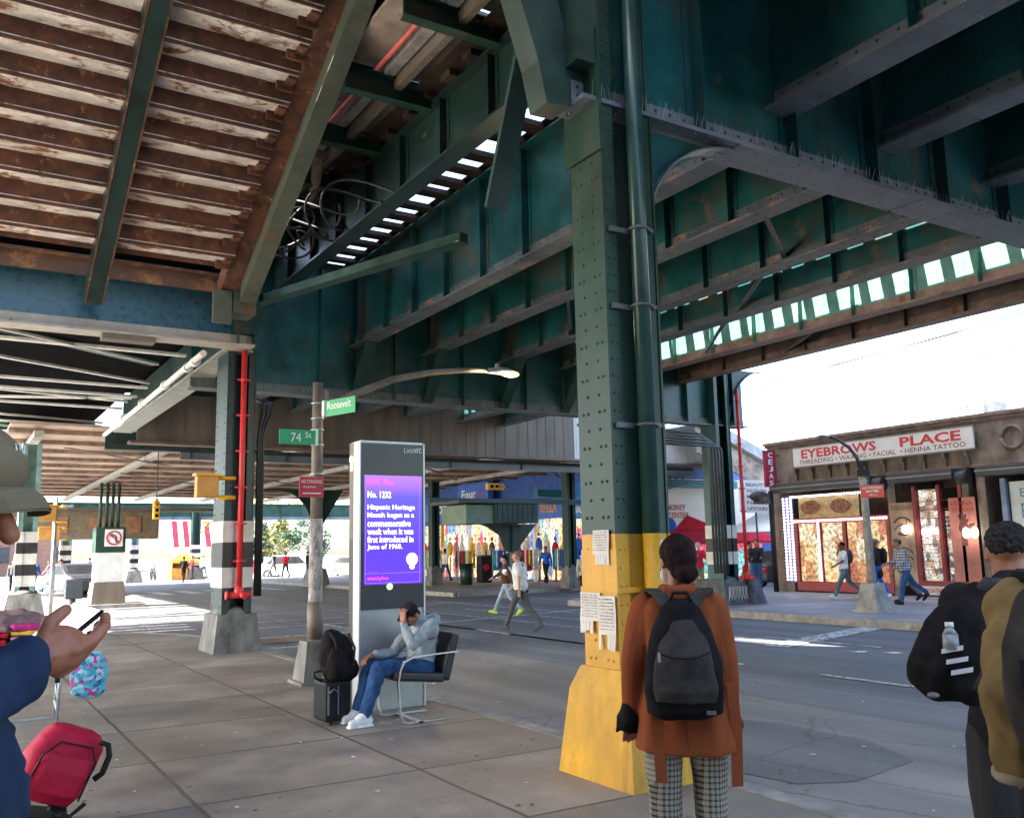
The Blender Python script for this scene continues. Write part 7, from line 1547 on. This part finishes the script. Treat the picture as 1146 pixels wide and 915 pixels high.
obj('cap_brim', b, F_BLACK, t, fixn=False)
b = B(); b.ell(P_(0, -.045, -.02), (.075, .055, .05), sub=2); b.ell(P_(0, .06, -.075), (.045, .03, .03)); blob('hair', b, .009, HAIRD, t, 1, .003, 30)
b = B(); b.cap(pel + V((0, 0, .04)), .14, ch, .145); b.cap(ch + V((0, -.1, .04)), .105, ch + V((0, .1, .04)), .105); b.cap(nk + V((.03, 0, -.06)), .09, nk + V((.02, 0, -.02)), .075); b.ell(ch + V((.1, 0, .13)), (.07, .1, .07))
b.cap(sh[0], .066, elR, .058); b.cap(elR, .058, wrR - V((0, 0, .01)), .04); b.cap(sh[1], .066, elL, .056); b.cap(elL, .056, wrL + V((.02, 0, 0)), .04)
blob('hoodie', b, .008, LGFAB, t, 1, .016, 14)
b = B(); b.cap(pel + V((0, -.05, -.02)), .12, pel + V((0, .05, -.02)), .12)
for k, sg in ((0, -1), (1, 1)): b.cap(pel + V((0, sg * .09, -.02)), .095, kn[k], .074); b.cap(kn[k], .074, an[k] + V((.01, 0, .02)), .062)
blob('jeans', b, .008, DENIM, t, 1, .014, 14, (1, 1, .6))
for k in (0, 1):
    b = B(); b.cap(an[k] + V((.035, 0, -.06)), .045, an[k] + V((-.13, -.01, -.078)), .04); b.cap(an[k] + V((0, 0, -.01)), .048, an[k] + V((-.06, 0, -.05)), .046); b.box(tuple(an[k] + V((-.175, -.05, -.118))), tuple(an[k] + V((.075, .04, -.095))), bev=.01); blob('shoe', b, .008, F_WHITE, t, 1)
# ------------------------------------------------------------ sky, sun, camera
W = bpy.data.worlds.new('World'); S.world = W; W.use_nodes = True; nt = W.node_tree
sky = nt.nodes.new('ShaderNodeTexSky'); sky.sky_type = 'NISHITA'; sky.sun_disc = False
EL, AZ = R(41), R(-84)      # sun azimuth measured from +Y toward +X
sky.sun_elevation = EL; sky.sun_rotation = AZ; sky.dust_density = 2.5; sky.air_density = 1.; sky.ozone_density = 1.
bg = nt.nodes['Background']; nt.links.new(sky.outputs[0], bg.inputs[0]); bg.inputs[1].default_value = .15
sd = V((math.sin(AZ) * math.cos(EL), math.cos(AZ) * math.cos(EL), math.sin(EL)))
l = bpy.data.lights.new('sun', 'SUN'); l.energy = 5.; l.angle = R(.53); l.color = (1, .95, .86); lo = bpy.data.objects.new('sun', l); COL.objects.link(lo)
lo.rotation_euler = sd.to_track_quat('Z', 'Y').to_euler(); lo.location = (-40, 0, 60)
cd = bpy.data.cameras.new('camera'); co = bpy.data.objects.new('camera', cd); COL.objects.link(co); S.camera = co
cd.sensor_width = 36; cd.lens = 1016 / 1146 * 36; cd.clip_start = .05; cd.clip_end = 3000
p = math.atan(156 / 1016); ro = R(1.15); az = R(32)
fw = V((math.sin(az) * math.cos(p), math.cos(az) * math.cos(p), math.sin(p))); r0 = V((math.cos(az), -math.sin(az), 0)); u0 = r0.cross(fw)
rr = r0 * math.cos(ro) - u0 * math.sin(ro); uu = rr.cross(fw)
co.matrix_world = Matrix(((rr.x, uu.x, -fw.x, 0), (rr.y, uu.y, -fw.y, 0), (rr.z, uu.z, -fw.z, 1.62), (0, 0, 0, 1)))
S.view_settings.view_transform = 'Standard'; S.view_settings.look = 'None'; S.view_settings.gamma = 1; S.view_settings.use_curve_mapping = False
S.view_settings.exposure = 2.92
S.render.engine = 'CYCLES'; S.cycles.max_bounces = 8; S.cycles.diffuse_bounces = 5
S.render.resolution_x = 1024; S.render.resolution_y = 817
